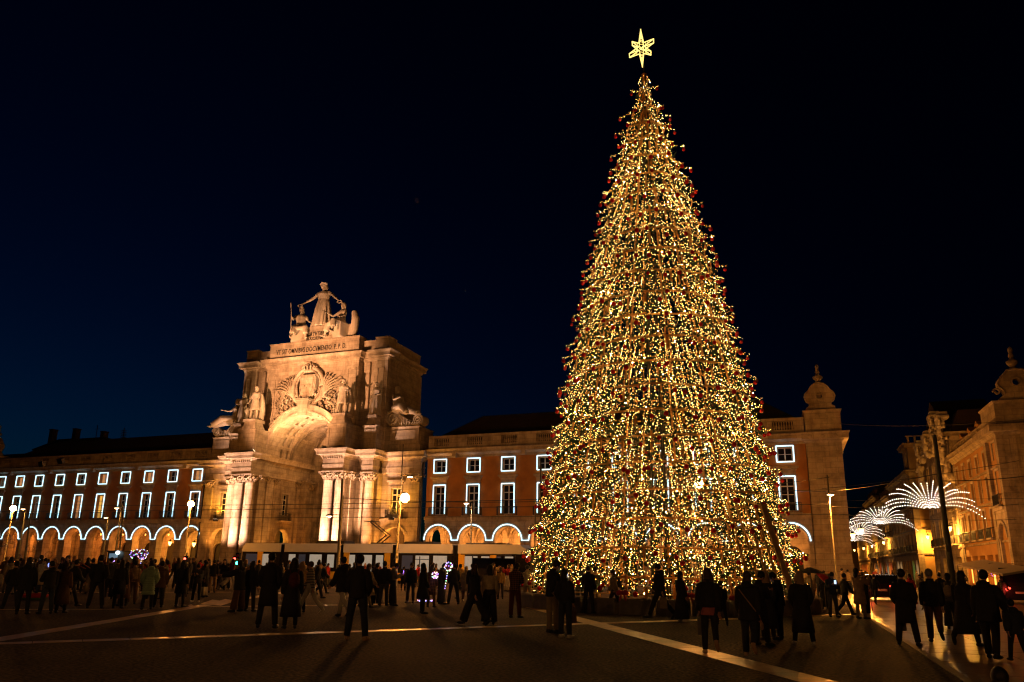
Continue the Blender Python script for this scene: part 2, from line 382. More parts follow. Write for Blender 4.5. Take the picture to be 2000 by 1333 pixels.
def capital_mb(b, cx, cy, z0, z1, r, n=12, square=False):
    """Corinthian-like capital: bell, two rows of leaves, corner volutes and an abacus"""
    H = z1-z0
    b.lathe([(r, z0), (r*1.12, z0+0.04*H), (r*1.12, z0+0.09*H), (r*0.98, z0+0.1*H), (r*1.05, z0+0.5*H), (r*1.3, z0+0.84*H)], 14, (cx, cy, 0))
    a = r*1.62; b.box(cx-a, cx+a, cy-a, cy+a, z1-0.14*H, z1)
    for row, (zz, rr_, hh, m) in enumerate(((z0+0.10*H, r*1.1, 0.36*H, 8), (z0+0.34*H, r*1.2, 0.38*H, 8))):
        for i in range(m):
            t = 2*PI*(i+0.5*row)/m; c, s = math.cos(t), math.sin(t)
            b.tube([(cx+c*rr_*0.92, cy+s*rr_*0.92, zz), (cx+c*rr_*1.1, cy+s*rr_*1.1, zz+hh*0.6), (cx+c*rr_*1.38, cy+s*rr_*1.38, zz+hh*0.95), (cx+c*rr_*1.45, cy+s*rr_*1.45, zz+hh*0.78)], [r*0.28, r*0.26, r*0.17, r*0.08], 5)
    for sx in (-1, 1):
        for sy in (-1, 1):
            q = r*1.35
            b.tube([(cx+sx*r*.8, cy+sy*r*.8, z0+0.6*H), (cx+sx*q*.98, cy+sy*q*.98, z0+0.84*H), (cx+sx*q*1.08, cy+sy*q*1.08, z0+0.72*H), (cx+sx*q*.95, cy+sy*q*.95, z0+0.66*H)], [r*.12, r*.16, r*.16, r*.09], 6)
    # garland between the volutes
    b.tube([(cx-r*1.1, cy-r*1.25, z0+0.78*H), (cx-r*.5, cy-r*1.5, z0+0.50*H), (cx, cy-r*1.52, z0+0.42*H), (cx+r*.5, cy-r*1.5, z0+0.50*H), (cx+r*1.1, cy-r*1.25, z0+0.78*H)], r*0.13, 5)
def column(parent, cx, cy, z0, z1, zc, r):
    b = MB(); b.smooth = True
    b.lathe([(r*1.0, z0+0.62), (r*1.0, z0+0.9), (r*0.995, z0+2.5), (r*0.96, z0+5), (r*0.90, z0+7.4), (r*0.84, z1-0.12), (r*0.9, z1-0.1), (r*0.9, z1)], 28, (cx, cy, 0))
    o = b.build('column', STONE, parent)
    q = MB(); q.box(cx-r*1.4, cx+r*1.4, cy-r*1.4, cy+r*1.4, z0, z0+0.26)
    q.smooth = True; q.lathe([(r*1.36, z0+0.262), (r*1.4, z0+0.36), (r*1.32, z0+0.44), (r*1.14, z0+0.47), (r*1.2, z0+0.54), (r*1.08, z0+0.61)], 28, (cx, cy, 0)); q.build('base', STONE, o)
    k = MB(); capital_mb(k, cx, cy, z1, zc, r*0.86); k.build('capital', STONE, o)
    return o
def entab(b, x0, x1, y0, y1, z0, z1):
    """architrave, frieze and stepped cornice round a block (z0 architrave base, z1 cornice top)"""
    H = z1-z0
    b.box(x0, x1, y0, y1, z0, z0+0.24*H); b.box(x0-0.06, x1+0.06, y0-0.06, y1+0.06, z0+0.24*H, z0+0.30*H)
    b.box(x0-0.01, x1+0.01, y0-0.01, y1+0.01, z0+0.30*H, z0+0.56*H)
    b.box(x0-0.10, x1+0.10, y0-0.10, y1+0.10, z0+0.56*H, z0+0.62*H)
    b.taper(x0-0.12, x1+0.12, y0-0.12, y1+0.12, z0+0.62*H, z0+0.74*H, 0.20)
    b.box(x0-0.60, x1+0.60, y0-0.60, y1+0.60, z0+0.74*H, z0+0.85*H)
    b.taper(x0-0.60, x1+0.60, y0-0.60, y1+0.60, z0+0.85*H, z1, 0.17)
def panel_block(b, x0, x1, y0, y1, z0, z1, e=0.28, d=0.06):
    """pedestal: die with raised frame, moulded top and base"""
    b.taper(x0-0.10, x1+0.10, y0-0.10, y1+0.10, z0, z0+0.22, -0.04); b.box(x0, x1, y0, y1, z0+0.22, z1-0.2)
    b.taper(x0, x1, y0, y1, z1-0.2, z1, 0.12)
    zz0, zz1 = z0+0.45, z1-0.42
    for q in ((x0+e, x1-e, zz1-0.08, zz1), (x0+e, x1-e, zz0, zz0+0.08)): b.box(q[0], q[1], y0-d, y0, q[2], q[3])
    for xx in (x0+e, x1-e-0.08): b.box(xx, xx+0.08, y0-d, y0, zz0+0.08, zz1-0.08)
    ym = [y0+e, y1-e]
    if y1-y0 > 1.2:
        for X, s in ((x1, 1),):
            b.box(X, X+d, ym[0], ym[1], zz1-0.08, zz1); b.box(X, X+d, ym[0], ym[1], zz0, zz0+0.08)
            for yy in (ym[0], ym[1]-0.08): b.box(X, X+d, yy, yy+0.08, zz0+0.08, zz1-0.08)

# ------------------------------------------------------------ the triumphal arch
AX = -0.4
ARCH = tag(empty('triumphal_arch', (AX, 0, 0)), 'floodlit pale stone triumphal arch with paired columns and carved coat of arms', 'arch')
def Msgn(s): return Matrix.Scale(s, 4, (1, 0, 0))
def both(name, fn, m=STONE, **k):
    for s in (-1, 1):
        b = MB(Msgn(s)); fn(b, s); b.build(name, m, ARCH, **k)
YC = -3.6
def f_wall(b, s):      # front pier behind the coupled columns and wing to the outer column
    b.box(5.05, 7.75, YC+0.85, 0.2, 0.0, 11.75)
    b.box(7.75, 10.35, -1.0, 0.2, 0.0, 11.75)
    b.box(5.2, 5.9, 0.2, 0.6, 0, 14.2)
both('pier', f_wall)
def f_pil(b, s):       # flat pilasters on the piers
    for x in (8.25,): b.box(x-0.38, x+0.38, -1.35, -1.0, 0.5, 10.8)
    b.box(8.25-0.5, 8.25+0.5, -1.45, -1.0, 0.0, 0.5)
    for y in (-2.4, -0.9): b.box(7.75, 7.95, y-0.42, y+0.42, 0.4, 10.8)
    for y in (-2.35, -0.9): b.box(4.85, 5.05, y-0.45, y+0.45, 0.4, 10.8)
    for x in (5.75, 7.05): b.box(x-0.45, x+0.45, YC+0.62, YC+0.85, 0.4, 10.8)
both('pilaster', f_pil)
for x_, y_, r_ in ((8.25, -1.0, .44), (7.62, -2.4, .42), (7.62, -.9, .42), (5.25, -2.35, .42), (5.25, -.9, .42)): both('pilaster_capital', lambda b, s: capital_mb(b, x_, y_, 10.8, 11.74, r_))
for s in (-1, 1):
    for x, y in ((5.5, YC), (7.12, YC), (9.75, -1.75)): column(ARCH, s*x, y, 0.25, 10.8, 11.72, 0.60)
def f_base(b, s):
    b.box(4.5, 8.15, YC-0.95, YC+0.85, 0.0, 0.26); b.box(8.15, 10.7, -2.7, -1.0, 0.0, 0.26)
both('plinth', f_base)
def f_ent(b, s):
    entab(b, 5.02, 7.80, YC-0.70, -1.0, 11.76, 14.2)
    entab(b, 9.02, 10.45, -2.45, -1.0, 11.745, 14.18)
    entab(b, 7.79, 9.03, -1.45, -0.6, 11.73, 14.16)
    entab(b, 5.06, 5.5, -1.02, 8.6, 11.72, 14.14)
    # row of dentils
    for i in range(9): b.box(5.1+i*0.3, 5.1+i*0.3+0.17, YC-1.02, YC-0.72, 13.10, 13.24)
both('entablature', f_ent)
def f_ped(b, s):
    panel_block(b, 5.1, 7.65, YC-0.45, -0.9, 14.22, 17.2)
    panel_block(b, 8.75, 10.5, -2.25, -0.5, 14.22, 17.1)
    b.box(7.65, 8.75, -1.35, -0.5, 14.22, 16.9)
    b.taper(5.35, 7.3, YC-0.35, YC+1.5, 17.2, 17.55, -0.02); b.taper(5.45, 7.2, YC-0.25, YC+1.4, 17.55, 18.1, -0.12); b.box(5.40, 7.25, YC-0.3, YC+1.45, 18.1, 18.45)
    b.taper(9.0, 10.3, -2.1, -0.7, 17.1, 17.45, -0.02); b.taper(9.05, 10.25, -2.05, -0.75, 17.45, 18.1, -0.12); b.box(9.02, 10.28, -2.08, -0.72, 18.1, 18.42)
both('pedestal', f_ped)
# flanking bays
def f_bay(b, s):
    b.pierced(rect(10.35, 14.1, 0, 12.2), [arch_hole(12.25, 1.45, 0.02, 4.2), rect(11.62, 12.88, 7.1, 10.05)], 0.0, 0.6)
    b.box(10.35, 14.1, -0.22, 0.0, 6.25, 6.6); b.box(10.5, 14.0, -0.12, 0.0, 6.05, 6.25)
    b.ring(12.25, 4.2, 1.47, 1.78, -0.08, 0.0)
    for x in (10.45, 13.75): b.box(x-0.1, x+0.45, -0.1, 0.0, 4.0, 4.25)
    b.box(11.1, 13.4, -0.28, 0.0, 10.75, 10.98); b.box(11.3, 13.2, -0.14, 0.0, 10.55, 10.75)
    b.box(11.05, 13.4, -0.16, 0.0, 11.5, 11.72)
    b.box(14.1, 15.35, -0.30, 0.6, 0, 10.7); b.box(14.0, 15.45, -0.42, 0.6, 0, 0.6)
both('flank_wall', f_bay)
def f_cap2(b, s): capital_mb(b, 14.72, 0.05, 10.72, 11.6, 0.5)
both('pilaster_capital', f_cap2)
def f_ent2(b, s):
    entab(b, 10.46, 15.5, -0.36, 0.6, 11.71, 14.1)
    for i in range(5): b.box(14.2+i*0.26, 14.2+i*0.26+0.15, -0.62, -0.47, 13.02, 13.16)
both('entablature', f_ent2)
def f_gped(b, s):
    b.box(10.55, 15.2, -0.25, 3.2, 14.1, 15.0)
    panel_block(b, 10.6, 14.95, -0.2, 3.4, 15.0, 17.15, e=0.4)
both('pedestal', f_gped)
for s in (-1, 1):
    w = window(ARCH, s*12.25, 7.1, 1.26, 2.95, 4, 0.0, GLASS, None); balcony(ARCH, s*12.25, 6.62, 2.1, 0.0)
# drain pipes beside the arch
for s in (-1, 1):
    dp = MB(); dp.tube([(s*15.62, -0.16, 0.1), (s*15.62, -0.16, 12.4), (s*15.62, -0.02, 12.9)], 0.11, 8)
    for z in (2, 4.5, 7, 9.5, 12): dp.lathe([(0.15, z), (0.15, z+0.12)], 8, (s*15.62, -0.16, 0))
    dp.build('drain_pipe', DIRTY, ARCH)
# attic storey
ZS, RI, RO = 14.2, 5.15, 6.0
b = MB()
YA = -0.95
b.pierced([(-6.75, 14.2)]+[(-RI, 14.2)]+[(RI*math.cos(PI-PI*i/28), ZS+RI*math.sin(PI-PI*i/28)) for i in range(1, 28)]+[(RI, 14.2), (6.75, 14.2), (6.75, 25.35), (-6.75, 25.35)], [], YA, 0.2)
for s in (-1, 1):
    x0, x1 = sorted((s*6.75, s*10.55)); b.box(x0, x1, -0.05, 0.2, 14.2, 25.35)
    x0, x1 = sorted((s*8.75, s*10.6)); b.box(x0, x1, -0.65, -0.05, 14.2, 25.35)
    x0, x1 = sorted((s*7.5, s*7.95)); b.box(x0, x1, -0.35, -0.05, 14.2, 25.35)
    b.box(*sorted((s*10.0, s*10.55)), 0.2, 8.2, 14.2, 25.35)
b.box(-10.0, 10.0, 7.6, 8.2, 19.6, 25.35); b.box(-10.0, 10.0, 0.2, 7.6, 25.0, 25.35)
b.build('attic_wall', STONE, ARCH)
for s in (-1, 1):   # framed panels
    for (cx, hw, y, z0, z1) in ((5.9, 0.62, YA, 18.9, 24.6), (9.7, 0.45, -0.65, 18.0, 24.5)):
        x = s*cx; t = 0.09; b = MB()
        b.box(x-hw, x+hw, y-0.08, y, z1-t, z1); b.box(x-hw, x+hw, y-0.08, y, z0, z0+t); b.box(x-hw, x-hw+t, y-0.08, y, z0+t, z1-t); b.box(x+hw-t, x+hw, y-0.08, y, z0+t, z1-t)
        b.build('panel_frame', STONE, ARCH)
b = MB()
def corn(b, x0, x1, y0, y1, z):
    b.taper(x0, x1, y0, y1, z, z+0.30, 0.14); b.box(x0-0.2, x1+0.2, y0-0.2, y1+0.2, z+0.30, z+0.5); b.box(x0-0.55, x1+0.55, y0-0.55, y1+0.55, z+0.5, z+0.85); b.taper(x0-0.55, x1+0.55, y0-0.55, y1+0.55, z+0.85, z+1.2, 0.2)
corn(b, -6.75, 6.75, YA, 0.5, 25.36); corn(b, -10.4, 10.4, -0.06, 8.1, 25.355)
for s in (-1, 1): corn(b, *sorted((s*8.75, s*10.6)), -0.65, 0.6, 25.365)
b.build('attic_cornice', STONE, ARCH)
b = MB()
b.box(-6.6, 6.6, YA-0.02, 0.6, 26.58, 28.45); b.taper(-6.6, 6.6, YA-0.02, 0.6, 28.45, 28.7, 0.12)
b.box(-10.3, 10.3, -0.05, 8.0, 26.57, 28.0); b.taper(-10.3, 10.3, -0.05, 8.0, 28.0, 28.2, 0.1)
for s in (-1, 1):
    x0, x1 = sorted((s*8.8, s*10.55)); b.box(x0, x1, -0.6, 1.2, 26.58, 28.1); b.taper(x0, x1, -0.6, 1.2, 28.1, 28.35, 0.14)
b.build('parapet', STONE, ARCH)
b = MB(); b.ring(0, ZS, RI, RO, YA-0.75, YA, 0, PI, 40); b.ring(0, ZS, RO-0.16, RO+0.05, YA-0.87, YA-0.75, 0, PI, 40)
b.ring(0, ZS, RI, RI+0.14, YA-0.83, YA-0.75, 0, PI, 40)
b.build('archivolt', STONE, ARCH)
b = MB(); b.add([(-.55, YA-1.25, 18.9), (.55, YA-1.25, 18.9), (.8, YA-1.35, 20.7), (-.8, YA-1.35, 20.7), (-.55, YA, 18.9), (.55, YA, 18.9), (.8, YA, 20.7), (-.8, YA, 20.7)], [(0,1,2,3),(1,5,6,2),(4,0,3,7),(3,2,6,7),(0,4,5,1)])
b.box(-0.95, 0.95, YA-1.5, YA, 20.7, 20.95); b.build('keystone', STONE, ARCH)
# barrel vault with coffers
b = MB(); n = 40
for i in range(n):
    t0, t1 = PI*i/n, PI*(i+1)/n
    for (y0, y1, rr0) in ((YA, 0.55, 5.15), (0.55, 1.3, 5.45), (1.3, 1.7, 5.15), (1.7, 2.45, 5.45), (2.45, 2.9, 5.15)):
        rc = 5.15 if (i % 4 == 0) else rr0
        P = lambda r, t: (r*math.cos(t), ZS+r*math.sin(t))
        a, c = P(rc, t0), P(rc, t1); e, f = P(5.6, t0), P(5.6, t1)
        b.add([(a[0], y0, a[1]), (c[0], y0, c[1]), (c[0], y1, c[1]), (a[0], y1, a[1]), (e[0], y0, e[1]), (f[0], y0, f[1]), (f[0], y1, f[1]), (e[0], y1, e[1])], [(0,1,2,3), (0,4,5,1), (3,2,6,7), (0,3,7,4), (1,5,6,2)])
b.build('coffered_vault', STONE, ARCH)
b = MB()
b.pierced([(-5.6, 14.15), (-5.0, 14.15)]+arc(0, 14.15, 5.0, PI, 0, 24)[1:-1]+[(5.0, 14.15), (5.6, 14.15)]+arc(0, 14.15, 5.6, 0, PI, 24)[1:-1], [], 2.9, 7.6)
for k in range(2):   # groin ribs
    for s in (-1, 1):
        pts = []
        for i in range(17):
            t = PI*i/16; pts.append((4.95*math.cos(t), 5.3+s*2.2*math.cos(t), 14.15+4.95*math.sin(t)))
        b.tube(pts, 0.16, 5)
b.pierced([(-5.1, 0.1), (-3.7, 0.1), (-3.7, 13.2)]+arc(0, 13.2, 3.7, PI, 0, 20)[1:-1]+[(3.7, 13.2), (3.7, 0.1), (5.1, 0.1), (5.1, 19.2), (-5.1, 19.2)], [], 7.6, 9.2)
b.ring(0, 13.2, 3.7, 4.2, 7.45, 7.6, 0, PI, 24)
b.lathe([(0.0, -0.05), (0.75, -0.05), (0.8, 0.05), (0.6, 0.1), (0.5, 0.02), (0.0, 0.0)], 20, (-4.6, 4.2, 17.0))
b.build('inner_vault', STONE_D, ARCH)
# passage side walls with their doorway arches, windows, pilasters and frieze
for s in (-1, 1):
    Mx = Matrix(((0, s, 0, s*5.2), (1, 0, 0, 0), (0, 0, 1, 0), (0, 0, 0, 1)))
    b = MB(Mx)      # local x = world Y, local y = outward from the passage
    b.pierced(rect(0.2, 7.6, 0, 11.75), [arch_hole(2.75, 1.25, 0.12, 4.3), rect(2.15, 3.35, 7.3, 9.9)], 0.0, 0.7)
    b.ring(2.75, 4.3, 1.27, 1.5, -0.06, 0.0); b.box(1.3, 1.5, -0.08, 0, 4.15, 4.35); b.box(4.0, 4.2, -0.08, 0, 4.15, 4.35)
    b.box(0.9, 4.5, -0.15, 0.0, 6.3, 6.6)
    for x in (0.55, 5.1): b.box(x-0.35, x+0.35, -0.22, 0.0, 0.3, 10.75)
    b.box(5.6, 7.6, -0.9, 0.0, 0, 11.75); b.box(5.9, 7.2, -1.1, -0.9, 0.3, 10.75)
    b.box(5.5, 7.6, -1.0, -0.02, 11.75, 12.0)
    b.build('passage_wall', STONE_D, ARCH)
    fr = MB(Mx)
    for i in range(9): fr.ell((5.75+i*0.21, -0.95, 9.4), (0.09, 0.09, 0.34), 6, 4)
    for i in range(10): fr.tube([(0.3+i*0.5, -0.05, 9.2+10*0), (0.45+i*0.5, -0.1, 9.0), (0.6+i*0.5, -0.05, 9.2)], 0.05, 4) if i in (0, 9) else None
    for x in (0.55, 5.1): capital_mb(fr, x, 0.1, 10.78, 11.7, 0.36)
    capital_mb(fr, 6.55, -0.75, 10.78, 11.7, 0.5)
    fr.build('carved_frieze', STONE_D, ARCH, kind='stuff')
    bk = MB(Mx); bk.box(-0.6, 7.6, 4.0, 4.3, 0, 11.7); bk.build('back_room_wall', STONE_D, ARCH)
    window(ARCH, s*5.2, 7.3, 1.2, 2.6, 4, 2.75, GLASS, None, rz=s*(-PI/2), surround=True)
    balcony(ARCH, s*5.2, 6.6, 1.9, 2.75, rz=s*(-PI/2))
# carved relief: crowned shield in a wreath, palm fans and garlands
rel = MB(); rel.smooth = True
yr = YA-0.12; cz = 22.6
for (rx, rz_, r, z) in ((2.15, 2.45, 0.26, cz), (1.75, 2.05, 0.12, cz)):
    rel.tube([(rx*math.cos(2*PI*i/36), yr-0.28, z+rz_*math.sin(2*PI*i/36)) for i in range(37)], r, 7)
rel.build('wreath', STONE, ARCH)
sh = MB(); pts = [(-1.15, 24.1), (-1.15, 22.4), (-0.95, 21.6), (0, 20.95), (0.95, 21.6), (1.15, 22.4), (1.15, 24.1)]
sh.prism(pts, yr-0.5, YA); pts2 = [(x*0.72, 22.6+(z-22.6)*0.74) for x, z in pts]; sh.prism(pts2, yr-0.62, yr-0.5)
for i in range(5):
    x, z = ((0, 23.3), (0, 22.6), (0, 21.9), (-0.42, 22.6), (0.42, 22.6))[i]; sh.prism([(x-.14, z+.16), (x-.14, z-.08), (x, z-.2), (x+.14, z-.08), (x+.14, z+.16)], yr-0.7, yr-0.62)
for i in range(7):
    a = 2*PI*i/7; x = (-1, -.95, -.95, 0, .95, .95, 1)[i]; z = (23.9, 23.0, 22.1, 21.25, 22.1, 23.0, 23.9)[i]; sh.box(x-.1, x+.1, yr-0.6, yr-0.5, z-.14, z+.14)
sh.build('shield', STONE, ARCH)
cr = MB(); cr.smooth = True
cr.lathe([(0.75, 0), (0.85, 0.12), (0.75, 0.25), (0.8, 0.3)], 14, (0, yr-0.3, 24.4), 1, 0.6)
for i in range(7):
    a = PI*i/6; x = 0.78*math.cos(a); y = yr-0.3-0.45*math.sin(a)
    cr.tube([(x, y, 24.7), (x*1.25, yr-0.3+(y-yr+.3)*1.25, 25.05), (x*0.8, yr-0.3+(y-yr+.3)*.8, 25.4), (0, yr-0.35, 25.5)], 0.09, 5); cr.ell((x*1.25, yr-0.3+(y-yr+.3)*1.25, 25.1), (.12, .12, .14), 6, 4)
cr.ell((0, yr-0.35, 25.6), (.17, .17, .17)); cr.box(-.05, .05, yr-.4, yr-.3, 25.7, 26.0)
cr.build('crown', STONE, ARCH)
for s in (-1, 1):
    for i in range(7):
        t = i/6; sp = .35+2.3*t**.8; hh = 3.9-2.5*t**1.3
        x0, z0 = s*(2.0+.3*t), 20.9+0.5*t; pm = MB(Msgn(1)); pm.smooth = True; P = []
        for k in range(7):
            q = k/6; P.append((x0+s*(sp*q**1.7+(.5*max(0, q-.7)/.3 if i > 2 else .2*q)), yr-0.15-0.25*math.sin(PI*q), z0+hh*(q-.12*max(0, q-.75)/.25)))
        pm.tube(P, [0.07, 0.12, 0.14, 0.14, 0.13, 0.10, 0.04], 6)
        for k in range(2, 6):
            p = P[k]; pm.tube([p, (p[0]+s*0.18, p[1]-0.05, p[2]-0.30)], [0.08, 0.03], 4)
        pm.build('palm_frond', STONE, ARCH)
lf = MB(); lf.smooth = True; rr = random.Random(3)
for i in range(330):
    s = rr.choice((-1, 1)); a = R(rr.uniform(14, 86)); q = rr.random(); rad = RO+0.15+q*(1.6 if a > R(50) else 0.9)
    x, z = s*rad*math.cos(a), ZS+rad*math.sin(a)
    if abs(x) > 5.2 or z > 22.4: continue
    h = rr.uniform(.1, .22); lf.ell((x, yr-0.08-rr.random()*0.3, z), (h, h*.8, h*rr.uniform(.6, 1.5)), 6, 4)
for s in (-1, 1):
    for i in range(18): lf.ell((s*(4.7+0.25*math.sin(i)), yr-0.05, 18.4+i*0.3), (.16, .12, .12), 6, 4)
    for k in range(5):
        c = (s*(3.3+.25*k), 21.6-k*.55); lf.tube([(c[0]+.4*math.cos(t*.5)*(1-t/18), yr-.15, c[1]+.4*math.sin(t*.5)*(1-t/18)) for t in range(14)], .08, 5)
lf.build('carved_foliage', STONE, ARCH, kind='stuff')
# stepped pedestal of the crowning group, with its inscription
b = MB(); b.box(-3.4, 3.0, YA-0.0, 2.6, 28.7, 29.15); b.box(-2.0, 2.5, YA+0.1, 2.4, 29.15, 29.95); b.box(-1.25, 1.35, YA+0.2, 2.2, 29.95, 30.65)
b.build('crowning_pedestal', STONE, ARCH)
INK = mat('black_lettering', (0.02, 0.016, 0.012), 0.7)
def lettering(txt, x, y, z, size, parent, name='inscription', m=INK, sx=1.0, rot=(PI/2, 0, 0), ext=0.015, width=None):
    c = bpy.data.curves.new(name, 'FONT'); c.body = txt; c.size = size; c.extrude = ext; c.align_x = 'CENTER'; c.align_y = 'CENTER'; c.space_character = 1.05; c.offset = 0.012*size
    c.resolution_u = 2; t_ = bpy.data.objects.new('tmp', c); COL.objects.link(t_); me = bpy.data.meshes.new_from_object(t_.evaluated_get(bpy.context.evaluated_depsgraph_get())); bpy.data.objects.remove(t_)
    me.materials.clear(); me.materials.append(m); o = bpy.data.objects.new(name, me); COL.objects.link(o); o.parent = parent; o.location = (x, y, z); o.rotation_euler = rot; o.scale = (sx, 1, 1)
    return o
lettering('VT SIT OMNIBVS DOCVMENTO. P. P. D.', -0.4, YA-0.05, 27.55, 0.92, ARCH, sx=0.62)
lettering('VIRTVTIBVS', 0.25, YA+0.06, 29.55, 0.74, ARCH, sx=0.75)
lettering('MAIORVM', 0.05, YA-0.04, 28.93, 0.56, ARCH, sx=0.95)

# ------------------------------------------------------------ arcaded wings of the square
GX = [17.39+4.1*k for k in range(8)]+[50.0, 53.86]
def wing(side, xs, x_in, x_out, label, plaster, lit, cornerpav):
    T = tag(empty('arcaded_building', (0, 0, 0)), label, 'building')
    S = lambda x: side*x
    b = MB(Msgn(side))
    # ground storey
    edges = [x_in]+[(a+c)/2 for a, c in zip(xs, xs[1:])]+[x_out]
    for i, x in enumerate(xs):
        b.pierced(rect(edges[i], edges[i+1], 0, 6.42), [arch_hole(x, 1.48, 0.13, 4.24, 18)], 0.0, 0.9, rim=False)
    b.box(x_in, x_out, -0.14, 0.0, 6.15, 6.42); b.box(x_in, x_out, -0.30, 0.9, 6.42, 6.78)
    for i in range(len(xs)+1):
        a = (xs[i-1]+1.5) if i else edges[0]; c = (xs[i]-1.5) if i < len(xs) else edges[-1]
        b.box(a-0.06, c+0.06, -0.10, 0.0, 4.0, 4.22); b.box(a, c, -0.06, 0.0, 0.13, 0.7)
    for x in xs: b.ring(x, 4.24, 1.5, 1.86, -0.09, 0.0, 0, PI, 20)
    b.build('arcade', STONE, T)
    b = MB(Msgn(side)); holes = []
    for x in xs: holes += [rect(x-.62, x+.62, 6.98, 10.12), rect(x-.66, x+.66, 11.74, 13.02)]
    for i, x in enumerate(xs): b.pierced(rect(edges[i], edges[i+1], 6.78, 13.3), holes[2*i:2*i+2], 0.0, 0.6, rim=False)
    b.build('wall', plaster, T)
    b = MB(); b.box(-1.12, 1.12, -0.34, 0.0, 4.04, 4.22); b.box(-0.98, 0.98, -0.2, 0.0, 3.88, 4.04); b.box(-0.86, 0.86, -0.1, 0.0, 3.38, 3.88)
    HOOD = b.mesh('hood', STONE)
    b = MB(Msgn(side)); L = x_out
    b.box(x_in, L, -0.12, 0.6, 13.3, 13.55); b.taper(x_in, L, -0.16, 0.6, 13.55, 13.75, 0.0, 0.18); b.box(x_in, L, -0.62, 0.6, 13.75, 13.98); b.taper(x_in, L, -0.62, 0.6, 13.98, 14.25, 0.0, 0.14)
    for i, x in enumerate(xs):
        if i % 2 == 0: b.box(x+1.6, x+2.1, -0.55, 0.0, 13.3, 13.75)
    b.build('cornice', STONE, T)
    # balustrade: solid pedestals and baluster bays
    b = MB(Msgn(side)); b.box(x_in, L, 0.1, 0.55, 14.25, 14.75); b.box(x_in, L, 0.05, 0.6, 15.62, 15.9)
    prev = x_in
    for x in xs: b.box(prev, x-0.95, 0.1, 0.55, 14.75, 15.62); prev = x+0.95
    b.box(prev, L, 0.1, 0.55, 14.75, 15.62); BL = b.build('balustrade', STONE, T)
    bm = MB(); bm.smooth = True
    for k in range(8): bm.lathe([(.055, 0), (.055, .06), (.11, .25), (.10, .35), (.05, .55), (.04, .68), (.065, .75), (.065, .87)], 7, (-0.82+k*0.234, 0, 0))
    me = bm.mesh('balusters', STONE)
    for x in xs: q = inst(me, 'balusters', BL, loc=(S(x), 0.33, 14.75)); q['kind'] = 'stuff'
    # windows, light tubes, balconies
    for i, x in enumerate(xs):
        gu, gt = lit.get(i, (GLASS, GLASS))
        window(T, S(x), 11.74, 1.32, 1.28, 2, 0.0, gu, 'full'); inst(HOOD, 'hood', window(T, S(x), 6.98, 1.24, 3.14, 4, 0.0, gt, 'top'))
        balcony(T, S(x), 6.80, 2.2)
    lt = MB()
    at = MB(); at.tube([(1.66*math.cos(PI*i/20), -0.13, 4.24+1.66*math.sin(PI*i/20)) for i in range(21)], 0.055, 6); ame = at.mesh('light_tube', LED)
    for x in xs: inst(ame, 'light_tube', T, loc=(S(x), 0, 0))
    for a, c in zip(xs, xs[1:]):
        q = MB(); q.tube([(S(a+1.66), -0.13, 4.24), (S(c-1.66), -0.13, 4.24)], 0.038, 6); q.build('light_tube', LED, T)
    # arcade walk behind: back wall, doorways, cross arches, vaults
    b = MB(Msgn(side))
    for i, x in enumerate(xs):
        b.pierced(rect(edges[i], edges[i+1], 0.1, 6.3), [arch_hole(x, 0.95, 0.14, 3.0, 10)], 5.2, 5.5)
        b.ring(x, 4.3, 1.45, 1.65, 5.08, 5.2, 0, PI, 14)
    b.box(x_in, L, 0.9, 5.5, 6.1, 6.4)
    for e in edges:
        M0 = b.M; b.M = Msgn(side) @ Matrix(((0, -1, 0, e), (1, 0, 0, 0), (0, 0, 1, 0), (0, 0, 0, 1)))
        b.pierced([(0.9, 6.1), (0.9, 0.1), (1.3, 0.1), (1.3, 4.1)]+arc(3.05, 4.1, 1.75, PI, 0, 14)[1:-1]+[(4.8, 4.1), (4.8, 0.1), (5.2, 0.1), (5.2, 6.1)], [], -0.3, 0.3); b.M = M0
    for x in xs:
        for sg in (-1, 1):
            b.tube([(x+sg*1.75*math.cos(t*PI/12)*1.0, 3.05-1.9*math.cos(t*PI/12), 4.1+1.85*math.sin(t*PI/12)) for t in range(13)], 0.12, 4)
    b.build('arcade_walk', STONE, T)
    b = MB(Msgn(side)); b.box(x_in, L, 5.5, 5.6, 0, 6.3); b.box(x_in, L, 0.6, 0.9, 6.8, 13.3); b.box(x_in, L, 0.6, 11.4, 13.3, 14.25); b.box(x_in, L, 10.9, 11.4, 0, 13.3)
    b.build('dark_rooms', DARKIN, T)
    b = MB(Msgn(side)); h0, h1 = x_in+0.2, L-1.0
    b.add([(h0, 0.7, 15.6), (h1+1, 0.7, 15.6), (h1+1, 11.4, 15.6), (h0, 11.4, 15.6), (h0+4.0, 6.0, 19.2), (h1-3.2, 6.0, 19.2)], [(0,1,5,4), (1,2,5), (2,3,4,5), (3,0,4)])
    b.box(x_in, L, 0.6, 11.4, 14.25, 15.58); b.build('roof', ROOFM, T)
